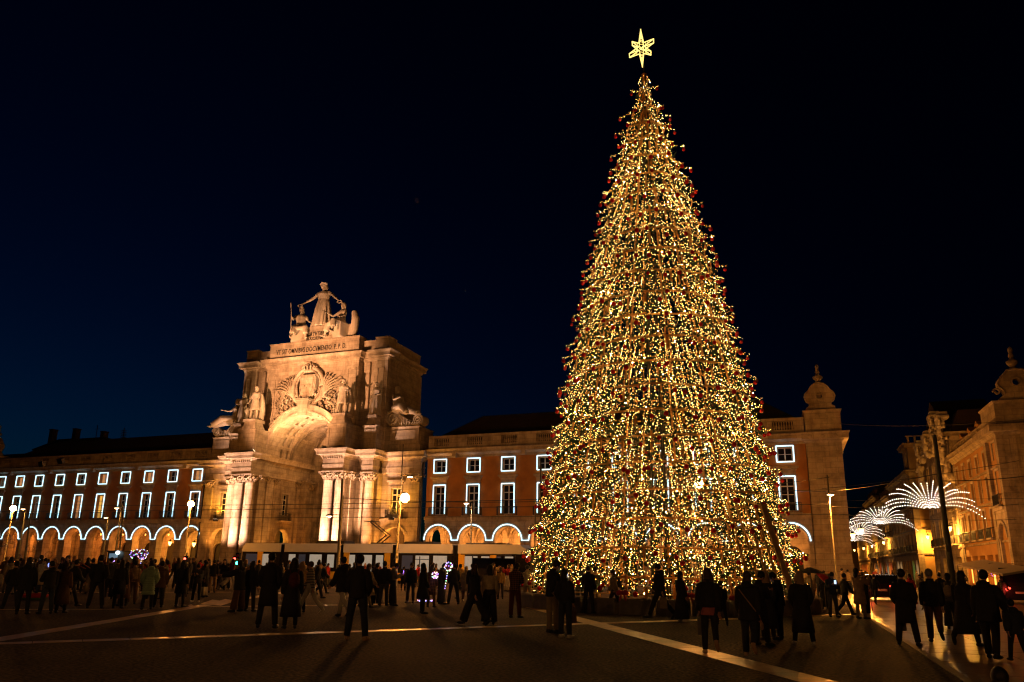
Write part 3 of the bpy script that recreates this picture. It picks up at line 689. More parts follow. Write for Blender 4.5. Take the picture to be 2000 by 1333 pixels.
    if cornerpav:
        b = MB(Msgn(side)); X0, X1 = x_out, 58.95
        b.taper(X0, X1, -0.32, 11.4, 0, 2.2, -0.0); b.box(X0+0.08, X1-0.08, -0.24, 11.3, 2.2, 12.3)
        b.box(X0+0.02, X1-0.02, -0.3, 11.35, 12.3, 12.45); b.box(X0+0.5, X0+1.3, -0.27, -0.2, 2.3, 12.25); b.box(X1-1.4, X1-0.4, -0.27, -0.2, 2.3, 12.25)
        b.box(X0+0.05, X1-0.05, -0.26, 11.3, 12.45, 13.3); b.taper(X0+0.05, X1-0.05, -0.26, 11.3, 13.3, 13.6, 0.25); b.box(X0-0.3, X1+0.55, -0.85, 11.8, 13.6, 13.95); b.taper(X0-0.3, X1+0.55, -0.85, 11.8, 13.95, 14.25, 0.15)
        for xx in (X0+0.4, X0+1.5, X1-0.6): b.ell((xx, -1.02, 13.8), (0.22, 0.1, 0.2), 7, 5)
        b.build('corner_pier', STONE, T)
        w = window(T, S(X0+2.3), 5.6, 0.7, 0.85, 2, -0.25, GLASS, None, surround=True)
        b = MB(Msgn(side)); b.box(X0+0.1, X1+0.05, -0.25, 2.4, 14.25, 16.15); b.taper(X0+0.1, X1+0.05, -0.25, 2.4, 16.15, 16.45, 0.16); b.box(X0+0.3, X1-0.15, -0.31, -0.25, 14.7, 15.9)
        b.build('parapet_block', STONE, T)
        cx = (X0+X1)/2+0.0
        prof = [(-1.35, 16.45), (1.35, 16.45), (1.3, 16.75), (0.95, 17.0), (0.98, 17.25), (1.25, 17.45), (1.38, 17.85), (1.25, 18.2), (0.95, 18.45), (0.8, 18.75), (0.45, 19.1), (-0.45, 19.1), (-0.8, 18.75), (-0.95, 18.45), (-1.25, 18.2), (-1.38, 17.85), (-1.25, 17.45), (-0.98, 17.25), (-0.95, 17.0), (-1.3, 16.75)]
        b = MB(Msgn(side)); hole = [(cx+0.28*math.cos(2*PI*i/16), 17.95+0.28*math.sin(2*PI*i/16)) for i in range(16)]
        b.pierced([(cx+x, z) for x, z in prof], [hole], 0.2, 0.9); b.ring(cx, 17.95, 0.29, 0.4, 0.1, 0.2, 0, 2*PI, 18)
        b.tube([(cx+x*0.98, 0.15, z) for x, z in prof[2:-1]], 0.09, 6); b.box(cx-0.5, cx+0.5, 0.12, 0.2, 16.6, 17.3)
        b.ell((cx-0.05, 0.55, 17.95), (0.26, 0.02, 0.26))
        b.build('gable_ornament', STONE, T)
        b = MB(Msgn(side)); b.smooth = True
        b.lathe([(.5, 0), (.52, .12), (.3, .2), (.22, .35), (.42, .55), (.46, .75), (.3, .9), (.16, 1.0), (.14, 1.1), (.24, 1.2), (.16, 1.35), (.12, 1.55), (.19, 1.75), (.17, 1.9), (.03, 2.05)], 12, (cx, 0.55, 19.1)); b.build('finial', STONE, T)
    return T
lit_l = {0: (GLASS_LITP, GLASS), 2: (GLASS_LITP, GLASS), 4: (GLASS_LITP, GLASS_LIT), 5: (GLASS, GLASS_LITP), 8: (GLASS_LITP, GLASS), 9: (GLASS_DIM, GLASS_DIM), 7: (GLASS, GLASS_DIM), 6: (GLASS, GLASS)}
WING_R = wing(1, GX, 15.72, 55.75, 'ochre arcaded building right of the stone arch with windows outlined in white light', PLASTER, {}, True)
WING_L = wing(-1, GX, 15.72, 55.75, 'long arcaded building left of the stone arch with a few warmly lit windows', PLASTER, lit_l, True)
# ------------------------------------------------------------ Christmas tree
def at_depth(x, y, d):
    q = pix(x, y); return CAM + q*(d/q.dot(_yc))
DT = 34.0
TC = at_depth(1293, 1185, DT); TC.z = 0
prof_px = [(143, 3), (165, 10), (200, 22), (250, 38), (300, 54), (400, 83), (500, 112), (600, 135), (700, 159), (800, 182), (900, 204), (1000, 230), (1060, 243), (1120, 256), (1160, 260)]
PR = []
for y, hw in prof_px:
    x = 1254+0.035*(y-143); p = at_depth(x, y, DT); PR.append((p.z, hw*(p-CAM).dot(FW)/FPX))
PR.sort()
def tree_r(z):
    if z <= PR[0][0]: return PR[0][1]
    for (a, ra), (c, rc) in zip(PR, PR[1:]):
        if z <= c: return ra+(rc-ra)*(z-a)/(c-a)
    return max(0.02, PR[-1][1]*(1-(z-PR[-1][0])/0.5))
ZT = PR[-1][0]
PINE = mat('artificial_pine_garland', (0.022, 0.05, 0.018), 0.8, noise=0.4, nscale=3)
TIMBER = mat('construction_timber', (0.80, 0.34, 0.08), 0.8, noise=0.4, nscale=2.5, bump=0.3, bscale=14)
TIMBER_P = mat('pale_timber', (0.72, 0.42, 0.15), 0.75, noise=0.3, nscale=2.5, bump=0.3, bscale=14)
BAUB = mat('red_bauble', (0.50, 0.012, 0.015), 0.16, spec=0.7)
FL = mat('fairy_light_gold', (0.9, 0.7, 0.3), 0.5, emit=(1.0, 0.52, 0.12), estr=17.0)
FL3_ = mat('fairy_light_amber', (0.9, 0.5, 0.2), 0.5, emit=(1.0, 0.34, 0.04), estr=7.5)
FLB = mat('fairy_light_strong', (0.9, 0.7, 0.4), 0.5, emit=(1.0, 0.52, 0.12), estr=620.0)
FL2 = mat('fairy_light_pale', (0.9, 0.8, 0.5), 0.5, emit=(1.0, 0.64, 0.22), estr=21.0)
STARM = mat('star_light_tube', (0.9, 0.8, 0.4), 0.5, emit=(1.0, 0.74, 0.20), estr=1.7)
for m_ in (FL, FL2, FL3_): m_.cycles.emission_sampling = 'NONE'
TREE = tag(empty('christmas_tree', (TC.x, TC.y, 0)), 'towering cone shaped Christmas tree covered in golden fairy lights and red baubles', 'christmas tree')
tr_ = random.Random(11)
lights = MB(); foli = MB()
OCT = [(1,0,0),(-1,0,0),(0,1,0),(0,-1,0),(0,0,1),(0,0,-1)]; OF = [(0,2,4),(2,1,4),(1,3,4),(3,0,4),(2,0,5),(1,2,5),(3,1,5),(0,3,5)]
def bulb(p, r):
    o = len(lights.v); lights.v.extend([(p[0]+a*r, p[1]+b*r, p[2]+c*r) for a, b, c in OCT]); lights.f.extend([tuple(i+o for i in f) for f in OF])
    u_ = tr_.random(); k = 3 if u_ < .025 else (1 if u_ < 0.27 else (2 if u_ > .62 else 0)); lights.mi.extend([k]*8); lights.sm.extend([False]*8)
def leaf(p, L, w, d):
    n = Vector((tr_.gauss(0,1), tr_.gauss(0,1), tr_.gauss(0,1))); n = n.normalized(); a = (Vector(d)*0.6+n).normalized(); s = a.orthogonal().normalized()*w
    q = Vector(p); o = len(foli.v)
    foli.v.extend([tuple(q-s), tuple(q+s), tuple(q+a*L)]); foli.f.append((o, o+1, o+2)); foli.mi.append(0); foli.sm.append(False)
LEV = 1.13
nlev = int((ZT-1.0)/LEV); baubles = []
camdir = (Vector((CAM.x, CAM.y, 0))-Vector((TC.x, TC.y, 0))).normalized(); camang = math.atan2(camdir.y, camdir.x)
z = 1.95; li = 0
while z < ZT-0.1:
    r1 = tree_r(max(1.0, z-0.7)); N = max(5, int(2*PI*r1/0.26)); ph = tr_.random()*6
    for i in range(N):
        a = ph+2*PI*i/N+tr_.gauss(0, 0.02)
        ln = tr_.uniform(0.82, 1.18); tip_r = r1*1.0+tr_.uniform(-0.15, 0.22)*(1 if z > 8 else 0.8); dz = tr_.uniform(1.0, 1.7)*ln
        r0 = max(0.05, tree_r(z)-tr_.uniform(0.5, 1.0)); c, s = math.cos(a), math.sin(a); sw = tr_.gauss(0, 0.05)
        nl = 15 if z > 9 else 17; prev = None
        back = math.cos(a-camang) < -0.35
        for k in range(nl):
            q = (k+tr_.random())/nl; r = r0+(tip_r-r0)*q**1.15; zz = z+0.25-dz*(1-(1-q)**1.5); aa = a+sw*q
            j = 0.055; p = (r*math.cos(aa)+tr_.gauss(0, j), r*math.sin(aa)+tr_.gauss(0, j), zz+tr_.gauss(0, j))
            if p[2] < 0.35: continue
            if tr_.random() < 0.92: bulb(p, 0.0115 if tr_.random() < .75 else 0.015)
            for _ in range(4 if not back else 2): leaf((p[0]-c*.05+tr_.gauss(0,.04), p[1]-s*.05+tr_.gauss(0,.04), p[2]-0.02), 0.19, 0.036, (c, s, -0.6))
        if tr_.random() < 0.13:   # a straight dense run of lights down the strand
            for k in range(22):
                q = k/22; r = r0+(tip_r+.05-r0)*q; bulb((r*math.cos(a), r*math.sin(a), z+0.2-dz*1.5*q), 0.013) if z+0.2-dz*1.5*q > .4 else None
    nb = max(4, int(2*PI*r1/0.74))
    for i in range(nb):      # drooping branches that end in a bauble
        a = ph+2*PI*i/nb+tr_.gauss(0, 0.04); c, s = math.cos(a), math.sin(a); ex = tr_.uniform(0.18, 0.52) if z < ZT-3 else tr_.uniform(.3, .62); r0 = max(.05, r1-.45); z0 = z-tr_.uniform(.15, .35); dz = tr_.uniform(.45, .8); dd = tr_.gauss(0, .03)
        for k in range(17):
            q = k/16; r = r0+(r1+ex-r0)*q; zz = z0-dz*(1-(1-q)**1.8); p = (r*math.cos(a+dd*q)+tr_.gauss(0, .035), r*math.sin(a+dd*q)+tr_.gauss(0, .035), zz+tr_.gauss(0, .035))
            if p[2] > .3: bulb(p, 0.0125)
            for _ in range(3): leaf(p, 0.15, 0.028, (c, s, -.3))
        baubles.append((a+dd, r1+ex-.03, z0-dz-.17, tr_.uniform(.085, .11)))
    z += LEV; li += 1
for _ in range(60):      # tip
    h = tr_.random(); a = tr_.random()*6.3; r = 0.35*(1-h); bulb((r*math.cos(a), r*math.sin(a), ZT-0.6+h*0.6), 0.012)
foli.build('garland_foliage', PINE, TREE, kind='stuff')
lights.build('fairy_lights', [FL, FL2, FL3_, FLB], TREE, kind='stuff')
bb = MB(); bb.smooth = True; bb.lathe([(0.02, -1), (0.38, -.92), (0.71, -.71), (0.92, -.38), (1, 0), (0.92, .38), (.71, .71), (.38, .92), (.16, 1.0), (.16, 1.2), (.02, 1.22)], 10); bme = bb.mesh('bauble', BAUB)
baubles = [b_ for b_ in baubles if b_[2] > 0.3]
baubles.sort(key=lambda t: -math.cos(t[0]-camang)); rest = MB(); rest.smooth = True
for i, (a, r, zz, s) in enumerate(baubles):
    if i < 295: inst(bme, 'bauble', TREE, loc=(r*math.cos(a), r*math.sin(a), zz), scale=(s, s, s))
    else: rest.ell((r*math.cos(a), r*math.sin(a), zz), (s, s, s), 8, 6)
rest.build('baubles', BAUB, TREE, kind='stuff')
# timber frame: ring boards, uprights and cross pieces
unit = MB(); unit.box(-0.5, 0.5, -0.5, 0.5, -0.5, 0.5); ume = unit.mesh('board', TIMBER)
boards = []
z = 1.3
while z < ZT-1.0:
    r = max(0.15, tree_r(z)-0.16); n = max(6, int(2*PI*r/1.25))
    for i in range(n):
        if tr_.random() < 0.12: continue
        a = 2*PI*(i+0.5)/n+z; L = 2*r*math.tan(PI/n)*1.02; boards.append((a, r+tr_.uniform(-.08, .05), z+tr_.uniform(-.03, .03), 'h', L))
        if tr_.random() < 0.75: boards.append((a+tr_.uniform(-.5, .5)/n*5, r-0.02, z-tr_.uniform(0.2, 0.45), 'v', tr_.uniform(0.5, 1.1)))
    z += LEV
boards.sort(key=lambda t: -math.cos(t[0]-camang)); rest = MB(); k = 0
for a, r, zz, kind, L in boards:
    c, s = r*math.cos(a), r*math.sin(a); rz = a+PI/2
    if k < 290:
        o = inst(ume, 'board', TREE, loc=(c, s, zz), rot=((-0.18 if kind == 'v' else 0), 0, rz), scale=(L, 0.04, 0.075) if kind == 'h' else (0.085, 0.04, L)); k += 1
    else:
        rest.M = Matrix.Translation((c, s, zz)) @ Matrix.Rotation(rz, 4, 'Z'); 
        rest.box(-L/2, L/2, -.02, .02, -.038, .038) if kind == 'h' else rest.box(-.042, .042, -.02, .02, -L/2, L/2)
rest.build('boards', TIMBER, TREE, kind='stuff')
for i in range(14):
    a = 2*PI*i/14+0.1; b = MB(); b.tube([(max(.1, tree_r(z)-0.55)*math.cos(a), max(.1, tree_r(z)-0.55)*math.sin(a), z) for z in [0.0]+[1.0+j*2.2 for j in range(int((ZT-1)/2.2)+1)]+[ZT-0.2]], 0.045, 5); b.build('upright', TIMBER, TREE)
b = MB()
for sx, sy in ((-.35, -.35), (.35, -.35), (.35, .35), (-.35, .35)): b.tube([(sx, sy, 0), (sx*.3, sy*.3, ZT-.2)], .05, 5)
for i in range(int(ZT/1.2)):
    q = 1-.7*i*1.2/ZT; z = i*1.2; c = [(sx*q, sy*q) for sx, sy in ((-.35, -.35), (.35, -.35), (.35, .35), (-.35, .35))]; q2 = 1-.7*(i+1)*1.2/ZT
    for j in range(4):
        d = ((-.35, -.35), (.35, -.35), (.35, .35), (-.35, .35))[(j+1) % 4]; b.bar((c[j][0], c[j][1], z), (d[0]*q2, d[1]*q2, min(z+1.2, ZT-.3)), .04)
b.tube([(0, 0, ZT-.3), (0, 0, ZT+.45)], 0.05, 6)
b.build('mast', DIRTY, TREE)
# star
sc = at_depth(1252.5, 95, DT); pxm = (sc-CAM).dot(FW)/FPX
tips = [(0, 39), (5, 8), (24, 13.5), (5.5, 0), (18, -13.5), (4.5, -7.5), (1, -38), (-4, -7.5), (-23, -13), (-5.5, 0), (-17, 13.5), (-4.5, 8)]
STAR = MB(); P3 = [Vector((a*pxm, 0, b_*pxm)) for a, b_ in tips]
for s in (-0.16, 0.16):
    q = [p+Vector((0, s, 0)) for p in P3]
    for a_, c_ in zip(q, q[1:]+q[:1]): STAR.bar(a_, c_, 0.034)
for p in P3[::2]: STAR.bar(p+Vector((0, -.16, 0)), p+Vector((0, .16, 0)), .05)
sr = random.Random(4)
for i in range(0, 12, 2):
    a_, m_, c_ = P3[i-1], P3[i], P3[(i+1) % 12]
    for k in range(1, 5):
        t = k/5; u1 = a_.lerp(m_, t); u2 = c_.lerp(m_, min(1, t+sr.uniform(-.1, .1)))
        for s in (-.15, .15): STAR.bar(u1+Vector((0, s, 0)), u2+Vector((0, s, 0)), 0.016)
for k in range(16):
    p = P3[sr.randrange(6)*2+1]; q = P3[sr.randrange(6)*2+1]
    if p != q: STAR.bar(p*sr.uniform(.2, 1), q*sr.uniform(.2, 1), 0.02)
so = STAR.build('star', STARM, TREE, loc=(sc.x-TC.x, sc.y-TC.y, sc.z), rot=(0, 0, YAW-R(12)))
# ladder-like wooden lattice leaning on the tree and its heavy plank
def tl(x, y, d): return at_depth(x, y, d)-Vector((TC.x, TC.y, 0))
LAT = MB(); TLp, TRp, BLp, BRp = tl(1420, 985, 29.3), tl(1490, 985, 29.1), tl(1462, 1130, 28.0), tl(1538, 1130, 28.0)
for i in range(5):
    t = i/4; LAT.bar(TLp.lerp(TRp, t), BLp.lerp(BRp, t*0.97), 0.085, 0.05)
LAT.build('lattice_uprights', TIMBER_P, TREE)
for j in range(4):
    t = (0.04, 0.33, 0.60, 0.90)[j]; q = MB(); q.bar(TLp.lerp(BLp, t), TRp.lerp(BRp, t), 0.09, 0.05); q.build('rung', TIMBER_P, TREE)
q = MB(); q.bar(tl(1489, 985, 29.0), tl(1556, 1185, 27.7), 0.26, 0.07); q.build('plank', TIMBER_P, TREE)
q = MB(); q.bar(tl(1432, 968, 29.3), tl(1492, 993, 29.0), 0.22, 0.06); q.build('plank', TIMBER_P, TREE)
# concrete blocks and low fence round the foot of the tree
CONC = mat('grey_concrete', (0.16, 0.14, 0.12), 0.85, noise=0.3, nscale=3, bump=0.3, bscale=12)
cb = MB(); cb.taper(-0.6, 0.6, -0.28, 0.28, 0.0, 0.06, 0.0); cb.box(-0.6, 0.6, -0.28, 0.28, 0.06, 0.50); cb.taper(-0.6, 0.6, -0.28, 0.28, 0.50, 0.56, -0.04); cbm = cb.mesh('concrete_block', CONC)
NB = 30; RC = 6.35
for i in range(NB):
    a = camang+2*PI*(i+.3)/NB
    if math.cos(a-camang) < -0.2: continue
    o = inst(cbm, 'concrete_block', None, loc=(TC.x+RC*math.cos(a), TC.y+RC*math.sin(a), 0), rot=(0, 0, a+PI/2)); tag(o, 'low grey concrete block in the ring round the foot of the Christmas tree', 'concrete block', 'concrete blocks round the tree')
FEN = tag(empty('low_fence', (TC.x, TC.y, 0)), 'low pale wooden fence with crosses behind the concrete blocks of the tree', 'fence')
rf = 6.0
for i in range(34):
    a = camang+2*PI*(i+.5)/34
    if math.cos(a-camang) < -0.1: continue
    b = MB(Matrix.Translation((rf*math.cos(a), rf*math.sin(a), 0)) @ Matrix.Rotation(a+PI/2, 4, 'Z')); tall = (i in (31, 2)); H = 1.65 if i == 31 else 0.98
    b.box(-.05, .05, -.03, .03, 0, H); 
    if i % 3 == 1 or i == 31: b.box(-.3, .3, -.05, -.03, H-.28, H-.18)
    b.build('post', TIMBER_P, FEN)
for zr, in ((0.70,), (0.55,)):
    for i in range(34):
        a0 = camang+2*PI*(i+.5)/34; a1 = camang+2*PI*(i+1.5)/34
        if math.cos(a0-camang) < -0.1: continue
        if zr < .6 and i % 2: continue
        b = MB(); b.bar((rf*math.cos(a0), rf*math.sin(a0), zr), (rf*math.cos(a1), rf*math.sin(a1), zr), .08, .04); b.build('rail', TIMBER_P, FEN)
RED = mat('red_cloth', (0.42, 0.02, 0.03), 0.6)
for px_, py_ in ((1216, 1158), (1436, 1168), (1347, 1163)):
    p = at_depth(px_, py_, 27.75); b = MB(); b.smooth = True
    for s in (-1, 1): b.ell((s*.12, 0, 0), (.13, .06, .09), 8, 6, Matrix.Rotation(s*.35, 3, 'Y')); b.ell((s*.08, 0, -.16), (.04, .03, .15), 6, 4, Matrix.Rotation(s*-.3, 3, 'Y'))
    b.ell((0, -.03, 0), (.08, .08, .08), 8, 6)
    o = b.build('ribbon_bow', RED, None, loc=p, rot=(0, 0, YAW)); tag(o, {1216: 'red ribbon bow on the fence behind the walking person with a pale backpack', 1436: 'red ribbon bow by the leaning lattice at the foot of the tree', 1347: 'red ribbon bow beside the person in a long black dress'}[px_], 'bow', 'red bows at the foot of the tree')
# ------------------------------------------------------------ buildings along the side street
SX = 71.5
Mside = lambda X: Matrix(((0, 1, 0, X), (1, 0, 0, 0), (0, 0, 1, 0), (0, 0, 0, 1)))
Mfront = lambda Y: Matrix(((1, 0, 0, 0), (0, 1, 0, Y), (0, 0, 1, 0), (0, 0, 0, 1)))
WALLS = [mat('yellow_plaster', (0.44, 0.27, 0.10), .9, noise=.25, nscale=.6, bump=.15, bscale=12, coord='World'), mat('cream_plaster', (0.42, 0.31, 0.17), .9, noise=.25, nscale=.6, bump=.15, bscale=12, coord='World'), mat('tan_tile_front', (0.33, 0.21, 0.10), .8, noise=.3, nscale=.8, bump=.15, bscale=12, coord='World')]
SHOP = [mat('shop_light_'+n, c, .5, emit=e, estr=s) for n, c, e, s in (('cyan', (.3,.6,.7), (.25,.7,1), 1.6), ('red', (.6,.2,.1), (1,.14,.06), 1.8), ('green', (.2,.6,.2), (.15,.8,.35), 1.0), ('warm', (.7,.5,.3), (1,.42,.12), 3), ('white', (.7,.7,.7), (.9,.85,.8), 1.8), ('amber', (.7,.4,.1), (1,.32,.05), 3))]
def street_building(label, Y0, Y1, H, floors, nside, X1, wallm, nfront=3, roof_h=3.2, tall=None, shops=(3, 1, 4), front=True, arch_corner=False, dormers=0, X0=SX):
    T = tag(empty('street_building', (X0, Y0, 0)), label, 'building'); L = Y1-Y0; W = X1-X0
    def face(M, n, length, first, nm, rz):
        xs = [first+(length-first)*(i+.5)/n for i in range(n)]
        holes = []; wins = []
        for (z, w, h, kind) in floors:
            for i, x in enumerate(xs): holes.append(rect(x-w/2, x+w/2, z, z+h)); wins.append((x, z, w, h, kind))
        e = [0]+[(a+c)/2 for a, c in zip(xs, xs[1:])]+[length]
        b = MB(M)
        for i in range(n):
            hs = [hh for hh, (x, *_r) in zip(holes, wins) if abs(x-xs[i]) < 1e-6]
            g0 = min(1.15, (e[i+1]-e[i])*0.36); hs = [rect(xs[i]-g0, xs[i]+g0, 0.15, 3.3)]+hs
            b.pierced(rect(e[i], e[i+1], 0, H), hs, 0, .5)
        b.build(nm, wallm, T)
        b = MB(M)
        for z in (floors[0][0]-0.45,)+tuple(f[0]-0.25 for f in floors[1:]): b.box(-0.12, length, -.14, 0, z-.12, z+.06)
        b.taper(-.1, length, -.12, .4, H-.75, H-.35, .0, .3); b.box(-.55, length, -.65, .4, H-.35, H-.12); b.taper(-.55, length, -.65, .4, H-.12, H+.1, .0, .12)
        b.box(-.08, .75, -.10, 0, 0, H-.75); b.box(length-.6, length, -.08, 0, 0, H-.75)
        b.build('cornice', STONE_D, T)
        for (x, z, w, h, kind) in wins:
            p = M @ Vector((x, 0, z))
            gl = rnd.choice([GLASS, GLASS, GLASS, GLASS_DIM, GLASS_DIM]); 
            window(T, p.x, z, w, h, 3 if h > 1.6 else 2, p.y, gl, None, frame_mat=rnd.choice([WHITEWOOD, GREENWOOD]), rz=rz)
            if kind == 'b': balcony(T, p.x, z-.12, w+.7, p.y, rz=rz, dep=.5)
        for i, x in enumerate(xs):
            p = M @ Vector((x, 0.3, 0.2)); g0 = min(1.15, (e[i+1]-e[i])*0.36)-.12
            b = MB(Matrix.Translation((p.x, p.y, .2)) @ Matrix.Rotation(rz, 4, 'Z')); b.box(-g0, g0, 0, .08, .35, 2.0+.8*rnd.random()); 
            b.build('shop_window', rnd.choice([SHOP[k] for k in shops]+[GLASS, GLASS_DIM]), T)
    T0 = T.location.copy(); Z = Matrix.Translation((-T0.x, -T0.y, 0))
    def M_side(): return Z @ Matrix.Translation((0, Y0, 0)) @ Mside(X0)
    face(M_side(), nside, L, 4.4 if arch_corner else 0.8, 'wall', -PI/2)
    if front: face(Z @ Matrix.Translation((X0, Y0, 0)), nfront, W, 1.2, 'wall', 0.0)
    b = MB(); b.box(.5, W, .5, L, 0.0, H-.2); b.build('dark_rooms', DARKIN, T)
    b = MB()
    b.add([(.1, .1, H), (W, .1, H), (W, L, H), (.1, L, H), (1.6, 1.6, H+roof_h), (W-1.6, 1.6, H+roof_h), (W-1.6, L-1.6, H+roof_h), (1.6, L-1.6, H+roof_h)], [(0,1,5,4), (1,2,6,5), (2,3,7,6), (3,0,4,7), (4,5,6,7)])
    ro = b.build('roof', ROOFM, T)
    for i in range(dormers):
        y = 3+(L-5)*(i+.5)/max(1, dormers); b = MB(); b.box(.35, 2.2, y-.55, y+.55, H+.1, H+1.7); b.add([(.25, y-.65, H+1.7), (.25, y+.65, H+1.7), (.25, y, H+2.15), (2.3, y-.65, H+1.7), (2.3, y+.65, H+1.7), (2.3, y, H+2.15)], [(0,1,2), (3,5,4), (0,2,5,3), (1,4,5,2), (0,3,4,1)]); b.build('dormer', wallm, ro)
    return T
FL3 = [(4.85, 1.05, 2.6, 'b'), (8.2, 1.0, 2.2, 'n'), (11.1, 1.0, 1.6, 'n')]
A = street_building('pavilion-ended corner building with oculus gable, first across the side street', 0.0, 20.0, 14.1, FL3, 5, 95, PLASTER_R, nfront=5, roof_h=2.8, arch_corner=True, shops=(3, 5), dormers=4)
b = MB()   # corner pavilion of building A : piers, arch, oculus gable, finial (local to A)
b.box(-.35, 3.6, -.4, 0, 0, 13.3); b.box(-.35, 0.5, -.4, -.38, 13.3, 14.0); b.box(-.3, 0, 0, .55, 0, 13.3); b.box(-.3, 0, 3.75, 4.6, 0, 13.3); b.box(.6, 1.1, -.52, -.4, .5, 13.2); b.box(2.4, 2.9, -.52, -.4, .5, 13.2)
b.taper(-.35, 3.9, -.45, 5.0, 13.3, 13.6, .2); b.box(-.9, 4.4, -1.0, 5.4, 13.6, 14.2); b.box(-.1, 3.9, -.2, 4.8, 14.2, 16.1); b.taper(-.1, 3.9, -.2, 4.8, 16.1, 16.4, .15)
b.build('corner_pier', STONE_D, A)
b = MB(Matrix(((0, 1, 0, -.1), (1, 0, 0, 0), (0, 0, 1, 0), (0, 0, 0, 1)))); b.pierced(rect(.5, 3.8, 0.1, 7.0), [arch_hole(2.1, 1.25, .15, 4.6)], -.15, .3); b.ring(2.1, 4.6, 1.3, 1.55, -.25, -.15)
b.box(.5, 3.8, -.3, .3, 7.0, 7.3); b.build('corner_arch', STONE, A)
b = MB(); b.box(.2, .3, .6, 3.6, .1, 6.3); b.build('arch_recess', STONE, A)
window(A, -.02, 7.6, 1.2, 2.9, 4, 2.1, GLASS, None, rz=-PI/2); balcony(A, -.02, 7.4, 2.0, 2.1, rz=-PI/2)
window(A, -.02, 11.5, 1.1, 1.5, 2, 2.1, GLASS, None, rz=-PI/2)
def gable(parent, cx, y, z0, m):
    prof = [(-1.5, 0), (1.5, 0), (1.4, .3), (1.0, .6), (1.1, 1.0), (1.4, 1.3), (1.45, 1.7), (1.15, 2.1), (.85, 2.4), (.6, 2.75), (-.6, 2.75), (-.85, 2.4), (-1.15, 2.1), (-1.45, 1.7), (-1.4, 1.3), (-1.1, 1.0), (-1.0, .6), (-1.4, .3)]
    b = MB(); b.pierced([(cx+x, z0+z) for x, z in prof], [[(cx+.3*math.cos(2*PI*i/14), z0+1.65+.3*math.sin(2*PI*i/14)) for i in range(14)]], y, y+.7)
    b.tube([(cx+x, y-.05, z0+z) for x, z in prof[2:-1]], .1, 6); b.ring(cx, z0+1.65, .31, .44, y-.1, y, 0, 2*PI, 16)
    for s in (-1, 1): b.lathe([(.0, -.2), (.36, -.2), (.36, .2), (.0, .2)], 12, (0, 0, 0)) if False else b.tube([(cx+s*(1.5+.32*math.cos(t*.6)*(1-t/16)), y+.3, z0+.9+.32*math.sin(t*.6)*(1-t/16)) for t in range(12)], .1, 5)
    b.build('gable_ornament', m, parent)
    b = MB(); b.smooth = True; b.lathe([(.5, 0), (.52, .12), (.3, .2), (.22, .4), (.45, .65), (.48, .85), (.3, 1.0), (.14, 1.15), (.26, 1.3), (.13, 1.6), (.22, 1.85), (.2, 2.05), (.03, 2.25)], 12, (cx, y+.35, z0+2.75)); b.build('finial', m, parent)
gable(A, 1.9, 0.0, 16.4, STONE_D)
# balustrade over building A
b = MB()
for i in range(6):
    y0 = 5+i*2.4; b.box(0, .3, y0, y0+.5, 14.2, 15.2)
b.box(0, .3, 5, 19.5, 15.2, 15.35)
for i in range(40): b.box(.08, .22, 5.6+i*.34, 5.72+i*.34, 14.2, 15.2) if (i % 7) else None
b.build('balustrade', STONE_D, A)
B = street_building('ornate bank-like building crowned with carved volutes, beyond the pavilion building', 20.3, 38.5, 17.0, [(4.85, 1.3, 3.0, 'b'), (8.9, 1.3, 2.6, 'n'), (12.6, 1.2, 2.3, 'n')], 4, 92, STONE_D, nfront=4, roof_h=3.0, shops=(5, 3))
orn = MB(); orn.smooth = True; orr = random.Random(8)
for y0, w_, z0_, zt in ((.3, 1.2, 11.5, 18.6), (5.0, 1.1, 15.5, 19.6), (10.5, .9, 16.0, 18.2), (17.0, 1.2, 12.5, 18.0)):
    for k in range(80):
        q = k/80; z = z0_+q*(zt-z0_); s = w_*(.8-.35*q); orn.ell((-.4-.3*math.sin(q*3.1)+orr.uniform(-.35, .35), y0+orr.uniform(-1, 1)*s, z+orr.uniform(-.3, .3)), (s*orr.uniform(.12, .38), s*orr.uniform(.15, .42), s*orr.uniform(.2, .7)), 7, 5)
    for sg in (-1, 1): orn.tube([(-.9, y0+sg*(.5+.55*(1-t/16)*math.cos(t*.7)), zt-.3+.55*(1-t/16)*math.sin(t*.7)) for t in range(14)], .16, 6)
    orn.box(-1.1, .2, y0-.9, y0+.9, zt+.1, zt+.5); orn.box(-.9, .1, y0-.6, y0+.6, zt+.5, zt+.95)
CREST = (orn, B)
orn = MB(); orn.smooth = True
for k in range(14): orn.ell((-.3, 1.5+k*1.15, 16.9+.8*math.sin(k*1.3)), (.4, .5, .5), 7, 5)
orn.build('carved_garland', STONE_S, B, kind='stuff')
b = MB(); b.add([(0, 0, 17.1), (0, 18.2, 17.1), (0, 9, 22.6), (6, 0, 17.1), (6, 18.2, 17.1), (6, 9, 22.6)], [(0,1,2), (3,5,4), (0,2,5,3), (1,4,5,2)]); b.build('gable', ROOFM, B)
CB = street_building('cream corner block with a square tower, facing the square across the cross street', 52.0, 78.0, 16.6, [(4.7, 1.2, 2.6, 'b'), (8.1, 1.2, 2.3, 'n'), (11.4, 1.2, 2.2, 'b'), (14.4, 1.0, 1.3, 'n')], 7, 90, WALLS[0], nfront=4, roof_h=1.6, shops=(2, 0, 4))
b = MB(); b.box(.1, 4.6, .1, 5.5, 16.7, 20.2); b.box(-.4, 5.1, -.4, 6.0, 20.2, 20.6); b.taper(-.4, 5.1, -.4, 6.0, 20.6, 20.85, .2)
for i in range(5): b.box(.2+i*.95, .5+i*.95, 0, .2, 20.85, 21.9)
b.box(0, 4.7, 0, .2, 21.9, 22.05); b.build('tower', WALLS[1], CB)
